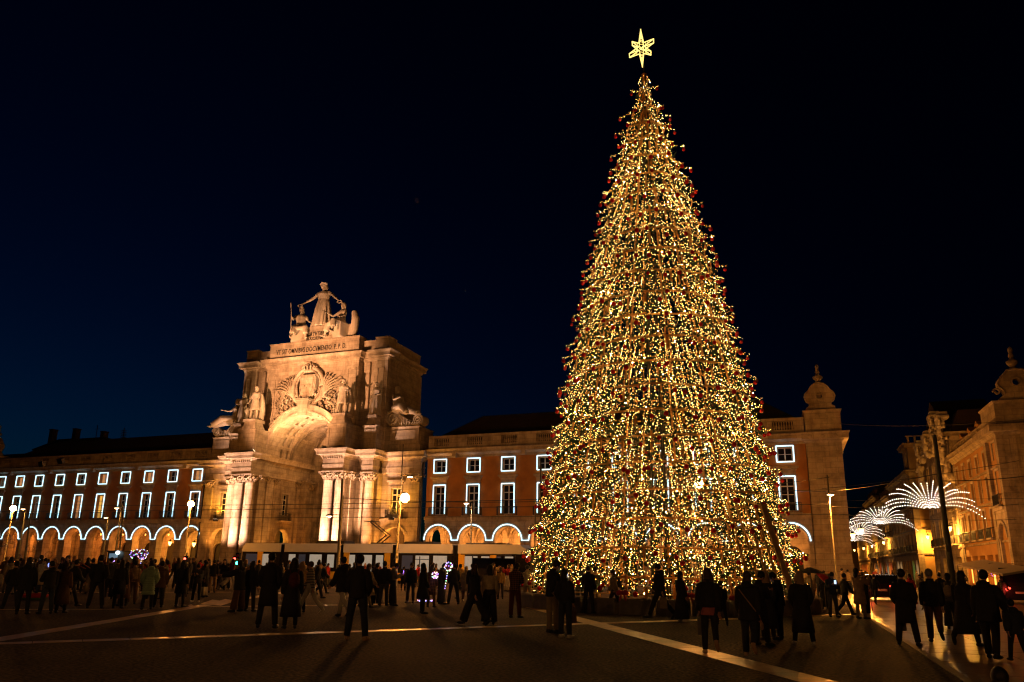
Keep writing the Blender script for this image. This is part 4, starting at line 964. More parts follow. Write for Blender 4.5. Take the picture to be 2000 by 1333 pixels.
window(CB, 2.4, 17.3, 1.2, 2.2, 3, .08, GLASS, None); balcony(CB, 2.4, 17.0, 1.9, .08); window(CB, .08, 17.3, 1.1, 2.2, 3, 2.6, GLASS, None, rz=-PI/2)
street_building('yellow four storey house with long iron balconies, next after the towered block', 78.4, 100, 15.2, [(4.7, 1.1, 2.4, 'b'), (8.0, 1.1, 2.1, 'b'), (11.2, 1.0, 1.8, 'n')], 7, 88, WALLS[1], front=False, roof_h=3.4, shops=(1, 3, 0), dormers=4)
street_building('tan tiled house with dormers halfway down the side street', 100.4, 126, 17.2, [(4.7, 1.1, 2.4, 'b'), (8.0, 1.1, 2.1, 'n'), (11.2, 1.1, 2.0, 'b'), (14.2, 1.0, 1.5, 'n')], 8, 86, WALLS[2], front=False, roof_h=3.0, shops=(1, 4, 3), dormers=5)
street_building('pale yellow house near the far end of the side street', 126.4, 160, 16.2, [(4.7, 1.1, 2.4, 'n'), (8.0, 1.1, 2.1, 'n'), (11.2, 1.1, 2.0, 'n')], 9, 86, WALLS[0], front=False, roof_h=3.0, shops=(3, 1, 5))
street_building('distant house closing the view at the end of the side street', 200, 215, 16, [(4.7, 1.1, 2.4, 'n'), (8.0, 1.1, 2.1, 'n'), (11.2, 1.1, 2.0, 'n')], 3, 90, WALLS[2], nfront=8, roof_h=3.0, X0=56.0)
# houses rising behind the left wing
BG = mat('dim_plaster', (0.12, 0.09, 0.07), .9, noise=.3, nscale=.5)
def bghouse(label, xa, xb, ytop, Y, hip=2.5, chims=()):
    pa, pb = at_y(xa, ytop, Y), at_y(xb, ytop, Y); x0, x1 = pa.x, pb.x; H = min(pa.z, pb.z)
    T = tag(empty('background_house', (x0, Y, 0)), label, 'house'); W = x1-x0
    b = MB(); b.box(0, W, 0, 12, 0, H-hip); b.build('wall', BG, T)
    b = MB(); b.box(-.3, W+.3, -.3, 12.3, H-hip, H-hip+.25); b.add([(-.3, -.3, H-hip+.25), (W+.3, -.3, H-hip+.25), (W+.3, 12.3, H-hip+.25), (-.3, 12.3, H-hip+.25), (W*.2, 4, H), (W*.8, 4, H), (W*.8, 8, H), (W*.2, 8, H)], [(0,1,5,4), (1,2,6,5), (2,3,7,6), (3,0,4,7), (4,5,6,7)])
    ro = b.build('roof', ROOFM, T)
    for i, q in enumerate(chims):
        b = MB(); b.box(W*q-.5, W*q+.5, 2, 3.2, H-hip, H+1.6); b.taper(W*q-.5, W*q+.5, 2, 3.2, H+1.6, H+1.9, .12); b.build('chimney', BG, ro)
    for i in range(4): window(T, W*(i+.6)/4.4, H-hip-2.4, 1.0, 1.4, 2, 0, GLASS, None)
bghouse('dark mansard-roofed house showing above the left wing roof', 72, 118, 850, 34, 3.0, (.2,))
bghouse('dark hip-roofed house with a thick chimney behind the left wing', 112, 185, 847, 38, 3.2, (.22,))
bghouse('low dark house with a thin chimney behind the left wing', 180, 232, 853, 40, 1.6, (.05,))
bghouse('dark red roofed house low at the far left behind the wing', -60, 30, 880, 34, 2.0, ())
ant = MB(); pa = at_y(240, 858, 30); ant.tube([(0, 0, -6), (0, 0, 2.2)], .08, 5)
for i in range(9): ant.bar((-.9+.06*i, 0, -1+i*.33), (.9-.06*i, 0, -1.1+i*.33), .07); ant.bar((0, -.7, -1+i*.33), (0, .7, -.9+i*.33), .07)
tag(ant.build('roof_aerial', DIRTY, None, loc=pa), 'spiky roof aerial standing above the left wing roof', 'aerial')
ant = MB(); ant.tube([(0, 0, -5), (0, 0, 2.0)], .07, 5); ant.bar((-.6, 0, 1.2), (.6, 0, 1.2), .06)
pa = at_y(188, 850, 30); tag(ant.build('roof_aerial', DIRTY, None, loc=pa), 'short mast above the left wing beside the thin chimney', 'aerial')

# ------------------------------------------------------------ tram
YT = -17.8
TRW = mat('tram_white_paint', (0.50, 0.52, 0.58), 0.35, noise=.06, nscale=1); TRY = mat('tram_yellow_paint', (0.62, 0.36, 0.03), 0.35); TRB = mat('tram_black_panel', (0.012, 0.012, 0.014), 0.2)
TRL = mat('tram_lit_interior', (.12, .12, .11), .6, emit=(1.0, .84, .62), estr=.27, noise=.6, nscale=1.5); TRG = mat('tram_dim_glass', (.03, .03, .035), .1, emit=(.6, .6, .7), estr=.03)
xa = at_y(470, 1100, YT).x; xb = at_y(1036, 1100, YT).x
TRAM = tag(empty('tram', (xa, YT, 0)), 'long white and yellow articulated tram stopped in front of the arch', 'tram')
LT = xb-xa; cuts_px = [470, 549, 664, 769, 888, 1036]; cuts = [at_y(c, 1100, YT).x-xa for c in cuts_px]
ZR = 3.30
for i in range(5):
    a, c = cuts[i]+(0.25 if i else 0), cuts[i+1]-(0.25 if i < 4 else 0); n0, n1 = (i == 0), (i == 4)
    b = MB()
    prof = [(a+(.35 if n0 else 0), ZR), (a+(.08 if n0 else 0), ZR-.28), (a, ZR-.75), (c, ZR-.75), (c-(0.55 if n1 else 0), ZR-.25), (c-(1.0 if n1 else 0), ZR)]
    b.prism(prof, 0, 2.4); b.build('roof_panel', TRW, TRAM)
    b = MB(); b.box(a+(.05 if n0 else 0), c-(.05 if n1 else 0), 0.06, 2.34, 0.9, ZR-.76); b.build('window_band', TRB, TRAM)
    b = MB(); b.box(a, c, 0, 2.4, 0.28, 0.9)
    for t in ((.5,), (), (.08, .92), (), (.06, .5))[i]: b.box(a+(c-a)*t-.3, a+(c-a)*t+.25, -.01, .5, 0.9, ZR-.76)
    b.build('body', TRY, TRAM)
    k = 0; x = a+.5; rr = random.Random(i+20)
    while x < c-.9:
        w = rr.choice([.7, 1.0, 1.25]); lit = rr.random() < .5
        wb = MB(); wb.box(x, min(c-.2, x+w), .03, .06, (1.25 if not (k % 3 == 1) else .95), 2.35); wb.build('door' if k % 3 == 1 else 'window', TRL if lit else TRG, TRAM)
        if lit and rr.random() < .4:
            pq = MB(); pq.box(x+w*.3, x+w*.36, .0, .03, 1.0, 2.3); pq.box(x, min(c-.2, x+w), .0, .03, 2.02, 2.07); pq.build('glazing_bar', TRB, TRAM)
        x += w+rr.uniform(.25, .7); k += 1
    if i < 4:
        b = MB(); 
        for j in range(4): b.box(c+.02+j*.12, c+.10+j*.12, .12, 2.28, .4, ZR-.08)
        b.box(c, c+.5, .2, 2.2, .4, ZR-.12); b.build('bellows', TRB, TRAM)
    for t in (.2, .8) if i % 2 == 0 else ():
        b = MB(Matrix.Translation((a+(c-a)*t, .12, .33)) @ Matrix.Rotation(PI/2, 4, 'X')); b.smooth = True; b.lathe([(.1, -.1), (.33, -.1), (.33, .05), (.1, .08)], 18); b.build('wheel', DIRTY, TRAM)
for a, c, h in ((at_y(612, 1068, YT).x-xa, at_y(668, 1068, YT).x-xa, .26), (at_y(785, 1068, YT).x-xa, at_y(842, 1068, YT).x-xa, .22), (at_y(905, 1068, YT).x-xa, at_y(985, 1068, YT).x-xa, .12), (at_y(478, 1068, YT).x-xa, at_y(545, 1068, YT).x-xa, .07)):
    b = MB(); b.taper(a, c, .3, 2.1, ZR, ZR+h, -.1); b.build('roof_equipment', DIRTY, TRAM)
b = MB(); xp = at_y(733, 1066, YT).x-xa; P = lambda x, y: tuple(at_y(x, y, YT+1.2)-Vector((xa, YT, 0)))
for dy in (-.35, .35):
    q = [Vector(P(732, 1068)), Vector(P(759, 1046)), Vector(P(728, 1021))]
    for v in q: v.y += dy
    b.bar(q[0], q[1], .09); b.bar(q[1], q[2], .07)
q = Vector(P(724, 1019)); b.bar(q+Vector((-.2, -.8, 0)), q+Vector((-.2, .8, 0)), .07); b.bar(q+Vector((.5, -.8, 0)), q+Vector((.5, .8, 0)), .07); b.bar(q+Vector((-.2, 0, 0)), q+Vector((.5, 0, 0)), .06); b.box(xp-.8, xp+1.2, .5, 1.9, ZR, ZR+.12)
b.build('pantograph', DIRTY, TRAM)
b = MB(); b.box(LT-.9, LT-.1, -.02, 0.0, 1.15, 2.5); b.build('cab_window', TRB, TRAM)
b = MB(); b.box(LT-.35, LT-.02, .6, 1.9, 2.62, 3.0); b.build('destination_box', TRB, TRAM)
for s in (.45, 1.9):
    b = MB(); b.ell((LT-.03, s, .75), (.06, .14, .1), 8, 6); b.build('headlight', TRL, TRAM)
# bus shelter in front of the tram
SH = tag(empty('tram_shelter', (at_y(910, 1100, YT-2.5).x, YT-2.5, 0)), 'thin flat roofed tram shelter in front of the rear of the tram', 'shelter')
b = MB(); b.box(-.2, at_y(992, 1100, YT-2.5).x-at_y(910, 1100, YT-2.5).x, -.6, .8, 2.42, 2.5); b.build('roof', DIRTY, SH)
for x in (.3, 3.9):
    b = MB(); b.tube([(x, .6, 0), (x, .6, 2.42)], .05, 6); b.build('post', DIRTY, SH)
b = MB(); b.box(.3, 3.9, .58, .62, .4, 2.2); b.build('glass_panel', GLASS, SH)

# ------------------------------------------------------------ lamp posts, poles and wires
LAMPY = mat('sodium_lamp_glass', (1, .8, .5), .4, emit=(1.0, .55, .16), estr=14); LAMPW = mat('white_lamp_glass', (1, .9, .8), .4, emit=(1.0, .66, .36), estr=4.0); LANT = mat('lantern_glass', (1, .8, .5), .4, emit=(1.0, .50, .16), estr=5.0)
POLEM = mat('grey_green_painted_pole', (0.14, 0.13, 0.09), .5, metal=.3, noise=.2, nscale=3)
def post(label, px_, py_, yb_depth, hd, col=LAMPY, energy=900, r=.09, group='street lamps', mast=0.0, arm=-0.0, color=SODIUM, size=.27, gx=None):
    """px_,py_: lamp position in the photograph; yb_depth: horizontal distance from the camera"""
    p = at_depth(px_, py_, yb_depth); base = Vector((p.x-arm, p.y, 0))
    T = tag(empty('street_lamp', base), label, 'street lamp', group); H = p.z
    b = MB(); b.smooth = True; b.tube([(0, 0, 0), (0, 0, .6), (0, 0, .62), (0, 0, H+mast)], [r*1.5, r*1.4, r, r*.6], 10); b.build('pole', POLEM, T)
    if abs(arm) > .01:
        b = MB(); b.bar((-.15 if arm > 0 else .15, 0, H+.12), (arm*1.15, 0, H+.16), .07, .05); b.build('arm', POLEM, T)
    if hd == 'ball':
        b = MB(); b.smooth = True; b.ell((arm, 0, H), (size, size, size), 12, 8); lo = b.build('lamp_globe', mat('sodium_globe_%d' % energy, (1, .8, .5), .4, emit=color, estr=energy/(39.5*size*size)), T)
        b = MB(); b.lathe([(.05, .0), (.22, .02), (.2, .1), (.04, .16)], 12, (arm, 0, H+size*.9)); b.build('lamp_cap', DIRTY, T)
    else:
        b = MB(); b.smooth = True; b.ell((arm, 0, H+.08), (.32, .16, .07), 12, 6); b.build('lamp_housing', DIRTY, T)
        b = MB(); b.smooth = True; b.ell((arm, 0, H), (.24, .13, .06), 12, 6); b.build('lamp_glass', col, T)
    if energy and hd != 'ball': lamp('POINT', (p.x, p.y, H-.22), color, energy, size=.12, name='street_light')
    return T
E1 = 1900
post('sodium street lamp glowing at the far left before the left wing', 26, 993, 72, 'ball', energy=2100, arm=-.0)
post('glowing sodium street lamp just left of the triumphal arch', 373, 985, 67, 'ball', energy=E1)
post('brightest sodium street lamp right of the triumphal arch columns', 791, 973, 55, 'ball', energy=E1, arm=.45, size=.33)
post('sodium street lamp shining through the Christmas tree', 1365, 945, 48, 'ball', energy=E1)
post('tall bent-armed lamp post before the right arch columns with white lamp', 643, 1009, 58, 'flat', LAMPW, 260, mast=1.6, arm=-1.15, group='white lamps on tram poles', color=WARMW)
post('slim pole with a white lamp before the second arch right of the triumphal arch', 911, 984, 62, 'flat', LAMPW, 260, arm=-.5, group='white lamps on tram poles', color=WARMW)
post('thin mast with a white lamp crossing the flank of the arch', 801, 932, 57, 'flat', LAMPW, 260, arm=.75, mast=2.6, group='white lamps on tram poles', color=WARMW, r=.06)
post('dark pole with a small white lamp in front of the corner pavilion', 1622, 967, 52, 'flat', LAMPW, 2800, mast=1.4, arm=.1, group='white lamps on tram poles', color=SODIUM, r=.08)
post('pole with two small lamps before the sixth lit window of the left wing', 228, 993, 66, 'flat', LAMPW, 120, arm=-.6, mast=.4, group='white lamps on tram poles', color=AMBER)
post('short pole with a lamp beside the far left sodium lamp', 45, 995, 66, 'flat', LAMPW, 120, arm=-.4, group='white lamps on tram poles', color=AMBER)
post('leaning slim pole with a lamp before the seventh arch of the left wing', 207, 1012, 68, 'flat', LAMPW, 60, arm=-.3, group='white lamps on tram poles', color=AMBER)
def pole(label, x0, y0, x1, y1, d, r=.12, taper=.6, dx=None):
    a = at_depth(x0, y0, d); c = at_depth(x1, y1, d); c.z = min(c.z, 0); c.z = 0
    b = MB(); b.smooth = True; v = a-c; b.tube([(0, 0, 0), tuple(v*.02), tuple(v*.021), tuple(v)], [r*1.25, r*1.25, r, r*taper], 12)
    return tag(b.build('tram_pole', POLEM, None, loc=c), label, 'pole', 'tram wire poles')
pole('thick tapered pole rising before the ornate side street building', 1825, 850, 1862, 1150, 33, .15, .55)
pole('grey tram pole between the right arch columns and the tram', 669, 935, 658, 1150, 54, .14)
pole('slender yellow lit pole before the right flank of the arch', 781, 985, 772, 1150, 54.5, .12)
pole('dark pole at the left edge of the Christmas tree', 1046, 985, 1043, 1150, 52, .07)
pole('wooden looking pole before the second arch of the left wing', 60, 1003, 45, 1120, 64, .1)
pole('pole before the seventh tall window of the left wing', 241, 1000, 228, 1130, 64, .1)
WIRE = mat('black_wire', (.01, .01, .01), .6)
def wire(label, P0, P1, sag=.5, r=.022):
    P0 = Vector(P0); P1 = Vector(P1); pts = [P0.lerp(P1, t/14)-Vector((0, 0, sag*4*(t/14)*(1-t/14))) for t in range(15)]
    b = MB(); b.tube([tuple(p-P0) for p in pts], r, 4); tag(b.build('overhead_wire', WIRE, None, loc=P0), label, 'wire', 'overhead tram wires')
wire('contact wire running above the tram', at_y(-40, 1000, -16.5), at_y(1620, 985, -16.5), .0, .025)
wire('span wire crossing the arch columns just above the lamps', at_y(-40, 984, -15), at_y(1650, 955, -15), .6, .025)
wire('lower feeder wire in front of the arcades', at_y(-20, 1012, -14), at_y(1660, 1005, -14), .1, .02)
wire('upper wire passing the first floor windows right of the arch', at_depth(669, 973, 54), at_depth(1622, 932, 52), .9, .022)
wire('wire from the corner pavilion to the thick pole', at_y(1560, 960, -.5), at_depth(1833, 925, 33), .3, .02)
wire('wire stretched across the side street from the pavilion', at_y(1605, 955, -.5), at_x(1990, 900, 71), .2, .02)
wire('long thin wire high across the side street', at_y(1640, 828, -2), at_x(2040, 815, 71.3), .4, .018)
wire('wire low across the side street before the light fans', at_depth(1622, 990, 52), at_x(1990, 985, 71), .25, .02)
wire('wire beneath the light fans towards the lantern wall', at_depth(1622, 1004, 52), at_x(1985, 1015, 71), .2, .02)
wire('wire from the thick pole to the square edge', at_depth(1835, 940, 33), at_depth(2040, 925, 36), .1, .018)
# traffic lights
def traffic(label, x, y, d, on):
    p = at_depth(x, y, d); T = tag(empty('traffic_light', (p.x, p.y, 0)), label, 'traffic light', 'traffic lights'); H = p.z
    b = MB(); b.tube([(0, 0, 0), (0, 0, H+.45)], .05, 6); b.build('pole', DIRTY, T)
    b = MB(); b.box(-.16, .16, -.16, .02, H-.75, H+.2); b.build('housing', TRB, T)
    for i, (c, e) in enumerate((('red', (1, .05, .03)), ('amber', (1, .5, .02)), ('green', (.05, 1, .5)))):
        m = mat('signal_'+c+('_on' if on == c else ''), tuple(v*.2 for v in e), .4, emit=e if on == c else None, estr=14 if on == c else 0)
        b = MB(); b.smooth = True; b.ell((0, -.17, H-.05-i*.27), (.11, .05, .11), 10, 6); b.build('signal', m, T)
traffic('traffic light showing red before the left flank of the arch', 364, 1091, 60, 'red'); traffic('traffic light showing green at the nose of the tram', 467, 1085, 58, 'green'); traffic('traffic light showing red beside the nose of the tram', 461, 1091, 60, 'red')

# ------------------------------------------------------------ light fans over the side street
BULBW = mat('cold_white_bulb', (1, .95, .9), .5, emit=(1.0, .82, .66), estr=10)
def fan(label, xc, yc, Xc, pw, seed, arms=17):
    p = at_x(xc, yc, Xc); W = 4.0; fr = random.Random(seed)
    T = tag(empty('light_fan', p), label, 'light decoration', 'firework shaped light fans over the street')
    lb = MB(); fb = MB()
    for i in range(arms):
        t = i/(arms-1); a = R(8+164*t); ca, sa = math.cos(a), math.sin(a); L = (2.55+1.75*abs(ca)**1.2)*fr.uniform(.92, 1.04)
        pts = []; n_ = int(L/.21)
        for k in range(n_):
            q = .10+.90*k/(n_-1); pts.append((ca*L*q*(1.06-.06*q), fr.uniform(-.04, .04), -.35+sa*L*q+1.75*abs(ca)*q-3.0*abs(ca)*q*q))
        fb.tube(pts, .008, 3)
        for u in pts:
            lb.ell(u, (.031, .031, .031), 5, 3)
    lb.build('bulbs', BULBW, T, kind='stuff'); fb.build('wire_frame', DIRTY, T)
    b = MB(); b.bar((-7, 0, .6), (7, 0, .6), .02); b.build('suspension_wire', WIRE, T)
    lamp('POINT', p+Vector((0, -.6, -.2)), (1, .6, .35), 20, size=.8, name='fan_light')
fan('nearest and highest white firework light fan over the side street', 1816, 990, 65.2, 8, 1)
fan('middle white firework light fan over the side street', 1719, 1022, 65.2, 8, 2)
fan('third white firework light fan beside the pavilion edge', 1676, 1043, 64.6, 8, 3)
fan('most distant firework light fan almost hidden by the pavilion', 1664, 1056, 65.2, 8, 4, 14)
# wall lanterns in the street
def lantern(label, x, y, X, e=120, wall='r', group='wall lanterns of the side street', Y=None, s=1.0):
    p = at_x(x, y, X) if Y is None else at_y(x, y, Y)
    T = tag(empty('wall_lantern', p), label, 'lantern', group)
    b = MB(); b.lathe([(.10, -.3), (.24, .12), (.24, .16)], 6); b.build('glass', LANT, T)
    b = MB(); b.lathe([(.27, .16), (.2, .28), (.06, .38), (.02, .5)], 6); b.lathe([(.03, -.42), (.12, -.32), (.11, -.3)], 6); b.build('cap', IRON, T)
    b = MB(); 
    if Y is None: b.tube([(0, 0, .5), (.2, 0, .62), (SX-p.x-.02, 0, .5)], .03, 5)
    else: b.tube([(0, 0, .5), (0, .3, .62), (0, .8, .5)], .03, 5)
    b.build('bracket', IRON, T)
    if s != 1: T.scale = (s, s, s)
    lamp('POINT', p+Vector((-.15, -.15, -.55)), (1.0, .40, .05), e*10.0, size=.15, name='lantern_light')
lantern('wall lantern on the yellow lit face of the towered block', 1812, 1049, None, 260, Y=51.1)
lantern('wall lantern beside the thick pole on the ornate building', 1855, 1032, 70.7, 260)
lantern('wall lantern second beyond the cross street', 1726, 1060, 70.6, 200); lantern('wall lantern third beyond the cross street', 1703, 1067, 70.6, 180); lantern('wall lantern fourth beyond the cross street', 1687, 1071, 70.6, 180); lantern('smallest wall lantern near the far end of the side street', 1669, 1075, 70.6, 180)
for y_, lb_ in ((4.0, 'bracket lantern on the flank of the corner pavilion, first into the side street'), (15.0, 'bracket lantern on the flank wall beyond the first one in the side street')):  # two lanterns added to light the corner building's side across the street
    T = tag(empty('wall_lantern', (60.15, y_, 5.4)), lb_, 'lantern', 'wall lanterns of the side street'); b = MB(); b.lathe([(.10, -.3), (.24, .12), (.24, .16)], 6); b.build('glass', LANT, T); b = MB(); b.lathe([(.27, .16), (.06, .38), (.02, .5)], 6); b.tube([(0, 0, .5), (-1.15, 0, .5)], .03, 5); b.build('bracket', IRON, T); lamp('POINT', (60.2, y_-.1, 4.85), (1, .36, .05), 3800, size=.15, name='lantern_light')
lantern('round lantern hanging in the second arch left of the triumphal arch', 332, 1061, None, 50, Y=3.2, group='lanterns in the arcade walk'); lantern('lantern hanging in the first arch left of the triumphal arch', 379, 1063, None, 60, Y=3.2, group='lanterns in the arcade walk')
# flag beside the tree
p = at_depth(1056, 925, 60); T = tag(empty('flag_pole', (p.x, p.y, 0)), 'flag pole with a limp dark red flag at the left edge of the tree', 'flag')
b = MB(); b.tube([(0, 0, 0), (0, 0, p.z+.6)], .06, 6); b.lathe([(.12, 0), (.02, .8)], 6, (0, 0, p.z+.2)); b.build('pole', DIRTY, T)
fl = MB(); pts = []
for j in range(9):
    for i in range(7): pts.append((.08+i*.26*(1-.04*j)+.1*math.sin(j), .14*math.sin(i*1.7+j*.4), p.z-.8-j*.35-i*.12))
fl.smooth = True; fl.add(pts, [(j*7+i, j*7+i+1, j*7+i+8, j*7+i+7) for j in range(8) for i in range(6)]); fl.build('flag', mat('dark_red_flag', (.16, .01, .02), .8), T)
# ------------------------------------------------------------ people
SKIN = mat('skin', (0.42, 0.23, 0.15), .55); SKIN_D = mat('darker_skin', (0.20, 0.10, 0.065), .55)
def cloth(n, c, rough=.85): return mat('cloth_'+n, c, rough, noise=.25, nscale=9, bump=.25, bscale=30)
C = dict(black=cloth('black', (.020,.019,.021)), navy=cloth('navy', (.022,.028,.05)), charcoal=cloth('charcoal', (.06,.057,.056)), brown=cloth('brown', (.12,.06,.03)), tan=cloth('tan', (.34,.22,.12)), khaki=cloth('khaki', (.26,.20,.12)), white=cloth('white', (.55,.5,.44)), cream=cloth('cream', (.50,.40,.24)), green=cloth('mint_green', (.22,.34,.22), .5), red=cloth('red', (.42,.015,.015)), wine=cloth('wine_red', (.09,.012,.012)), grey=cloth('grey', (.14,.13,.12)), denim=cloth('denim', (.03,.045,.08)), mustard=cloth('mustard', (.36,.2,.05)), pink=cloth('pink', (.4,.12,.12)))
def pattern_mat(n, c1, c2, kind):
    m = bpy.data.materials.new(n); m.use_nodes = True; t = m.node_tree; p = t.nodes['Principled BSDF']; tc = t.nodes.new('ShaderNodeTexCoord')
    def wv(d, s):
        w = t.nodes.new('ShaderNodeTexWave'); w.bands_direction = d; w.inputs['Scale'].default_value = s; t.links.new(tc.outputs['Object'], w.inputs['Vector']); r = t.nodes.new('ShaderNodeMath'); r.operation = 'GREATER_THAN'; r.inputs[1].default_value = .6; t.links.new(w.outputs['Fac'], r.inputs[0]); return r
    a = wv('Z', 6 if kind == 'stripe' else 5); mx = t.nodes.new('ShaderNodeMix'); mx.data_type = 'RGBA'; mx.inputs[6].default_value = (*c1, 1); mx.inputs[7].default_value = (*c2, 1)
    if kind == 'stripe': t.links.new(a.outputs[0], mx.inputs[0])
    else:
        b_ = wv('X', 5); ad = t.nodes.new('ShaderNodeMath'); ad.operation = 'MULTIPLY_ADD'; ad.inputs[1].default_value = .5; ad.inputs[2].default_value = 0; t.links.new(a.outputs[0], ad.inputs[0]); a2 = t.nodes.new('ShaderNodeMath'); a2.operation = 'MULTIPLY_ADD'; a2.inputs[1].default_value = .5; t.links.new(b_.outputs[0], a2.inputs[0]); t.links.new(ad.outputs[0], a2.inputs[2]); t.links.new(a2.outputs[0], mx.inputs[0])
    t.links.new(mx.outputs[2], p.inputs['Base Color']); p.inputs['Roughness'].default_value = .9; return m
C['stripe'] = pattern_mat('striped_knit', (.012,.012,.014), (.45,.40,.33), 'stripe'); C['plaid'] = pattern_mat('plaid_flannel', (.02,.012,.012), (.22,.10,.05), 'plaid')
HAIRM = dict(dark=mat('dark_hair', (.010,.007,.005), .6), brown=mat('brown_hair', (.05,.024,.012), .6), blond=mat('blond_hair', (.30,.19,.09), .6), grey=mat('grey_hair', (.2,.19,.18), .6))
SHOE = dict(black=mat('black_shoe', (.01,.01,.01), .5), white=mat('white_trainer', (.55,.5,.45), .6), tan=mat('tan_trainer', (.42,.27,.14), .6))

def loft(b, rings, n=16):
    """rings: (centre, rx, ry[, fold amplitude])"""
    vs = []
    for r in rings:
        c = r[0]; f = r[3] if len(r) > 3 else 0
        for j in range(n):
            a = 2*PI*j/n; k = 1+f*math.sin(a*9+1.3*math.sin(a*2)); vs.append((c[0]+r[1]*k*math.cos(a), c[1]+r[2]*k*math.sin(a), c[2]))
    m = len(rings); fs = [(i*n+j, i*n+(j+1)%n, (i+1)*n+(j+1)%n, (i+1)*n+j) for i in range(m-1) for j in range(n)]
    fs += [tuple(range(n-1,-1,-1)), tuple(range((m-1)*n, m*n))]; b.add(vs, fs)
def skeleton(legs, arms, lean=0.0, head=(0, 0), kid=False):
    J = {}
    for s, nm, (hf, ab, kn) in ((-1, 'l', legs[0]), (1, 'r', legs[1])):
        hp = Vector((s*.092, 0, .93)); a = R(hf); c = R(hf-kn)
        k = hp+Vector((s*math.sin(R(ab)), math.sin(a), -math.cos(a))).normalized()*.44; an = k+Vector((s*math.sin(R(ab))*.7, math.sin(c), -math.cos(c))).normalized()*.42
        fp = c+R(0) if kn > 35 else R(0)
        pitch = min(0, c*1.0) if kn > 20 else 0
        f = Vector((s*.18, math.cos(pitch*.9), math.sin(pitch*.9)-.08)).normalized()
        J[nm+'hip'], J[nm+'knee'], J[nm+'ank'], J[nm+'toe'], J[nm+'heel'] = hp, k, an, an+f*.17+Vector((0, 0, -.04)), an-f*.05+Vector((0, 0, -.045))
    low = min(min(J[k+e].z for k in 'lr') for e in ('ank', 'toe', 'heel'))-.035
    low = min(J['lank'].z-.085, J['rank'].z-.085, J['ltoe'].z-.03, J['rtoe'].z-.03)
    for k in J: J[k] = J[k]-Vector((0, 0, low))
    pz = .93-low; Lr = Matrix.Rotation(-R(lean), 3, 'X'); base = Vector((0, 0, pz)); up = lambda x, y, z: base+Lr @ Vector((x, y, z-.93))
    J['pelvis'] = up(0, 0, .95); J['waist'] = up(0, 0, 1.08); J['chest'] = up(0, .0, 1.30); J['neck'] = up(0, -.01, 1.48); hd = Lr @ Matrix.Rotation(R(head[1]), 3, 'Z') @ Matrix.Rotation(-R(head[0]), 3, 'X')
    J['head'] = J['neck']+hd @ Vector((0, .025, .155)); J['hd'] = hd; J['Lr'] = Lr; J['up'] = up
    for s, nm, (fw, ab, el, inw) in ((-1, 'l', arms[0]), (1, 'r', arms[1])):
        sh = up(s*.162, -.005, 1.395); d1 = Lr @ Vector((s*math.sin(R(ab)), math.sin(R(fw))*math.cos(R(ab)), -math.cos(R(fw))*math.cos(R(ab)))).normalized(); e = sh+d1*.285
        g = R(fw+el); d2 = Lr @ Vector((s*math.sin(R(ab))*math.cos(R(el)*.6)-s*math.sin(R(inw)), math.sin(g), -math.cos(g))).normalized(); w = e+d2*.25
        J[nm+'sh'], J[nm+'el'], J[nm+'wr'], J[nm+'hd'] = sh, e, w, w+d2*.17; J[nm+'hdir'] = d2
    return J
def tobj(b, voxel):
    me = b.mesh('tmp', []); o = bpy.data.objects.new('tmp', me); COL.objects.link(o); md = o.modifiers.new('r', 'REMESH'); md.mode = 'VOXEL'; md.voxel_size = voxel; md.use_smooth_shade = True
    sm = o.modifiers.new('s', 'SMOOTH'); sm.iterations = 3; sm.factor = .5
    dg = bpy.context.evaluated_depsgraph_get(); m2 = bpy.data.meshes.new_from_object(o.evaluated_get(dg)); bpy.data.objects.remove(o); bpy.data.meshes.remove(me); return m2
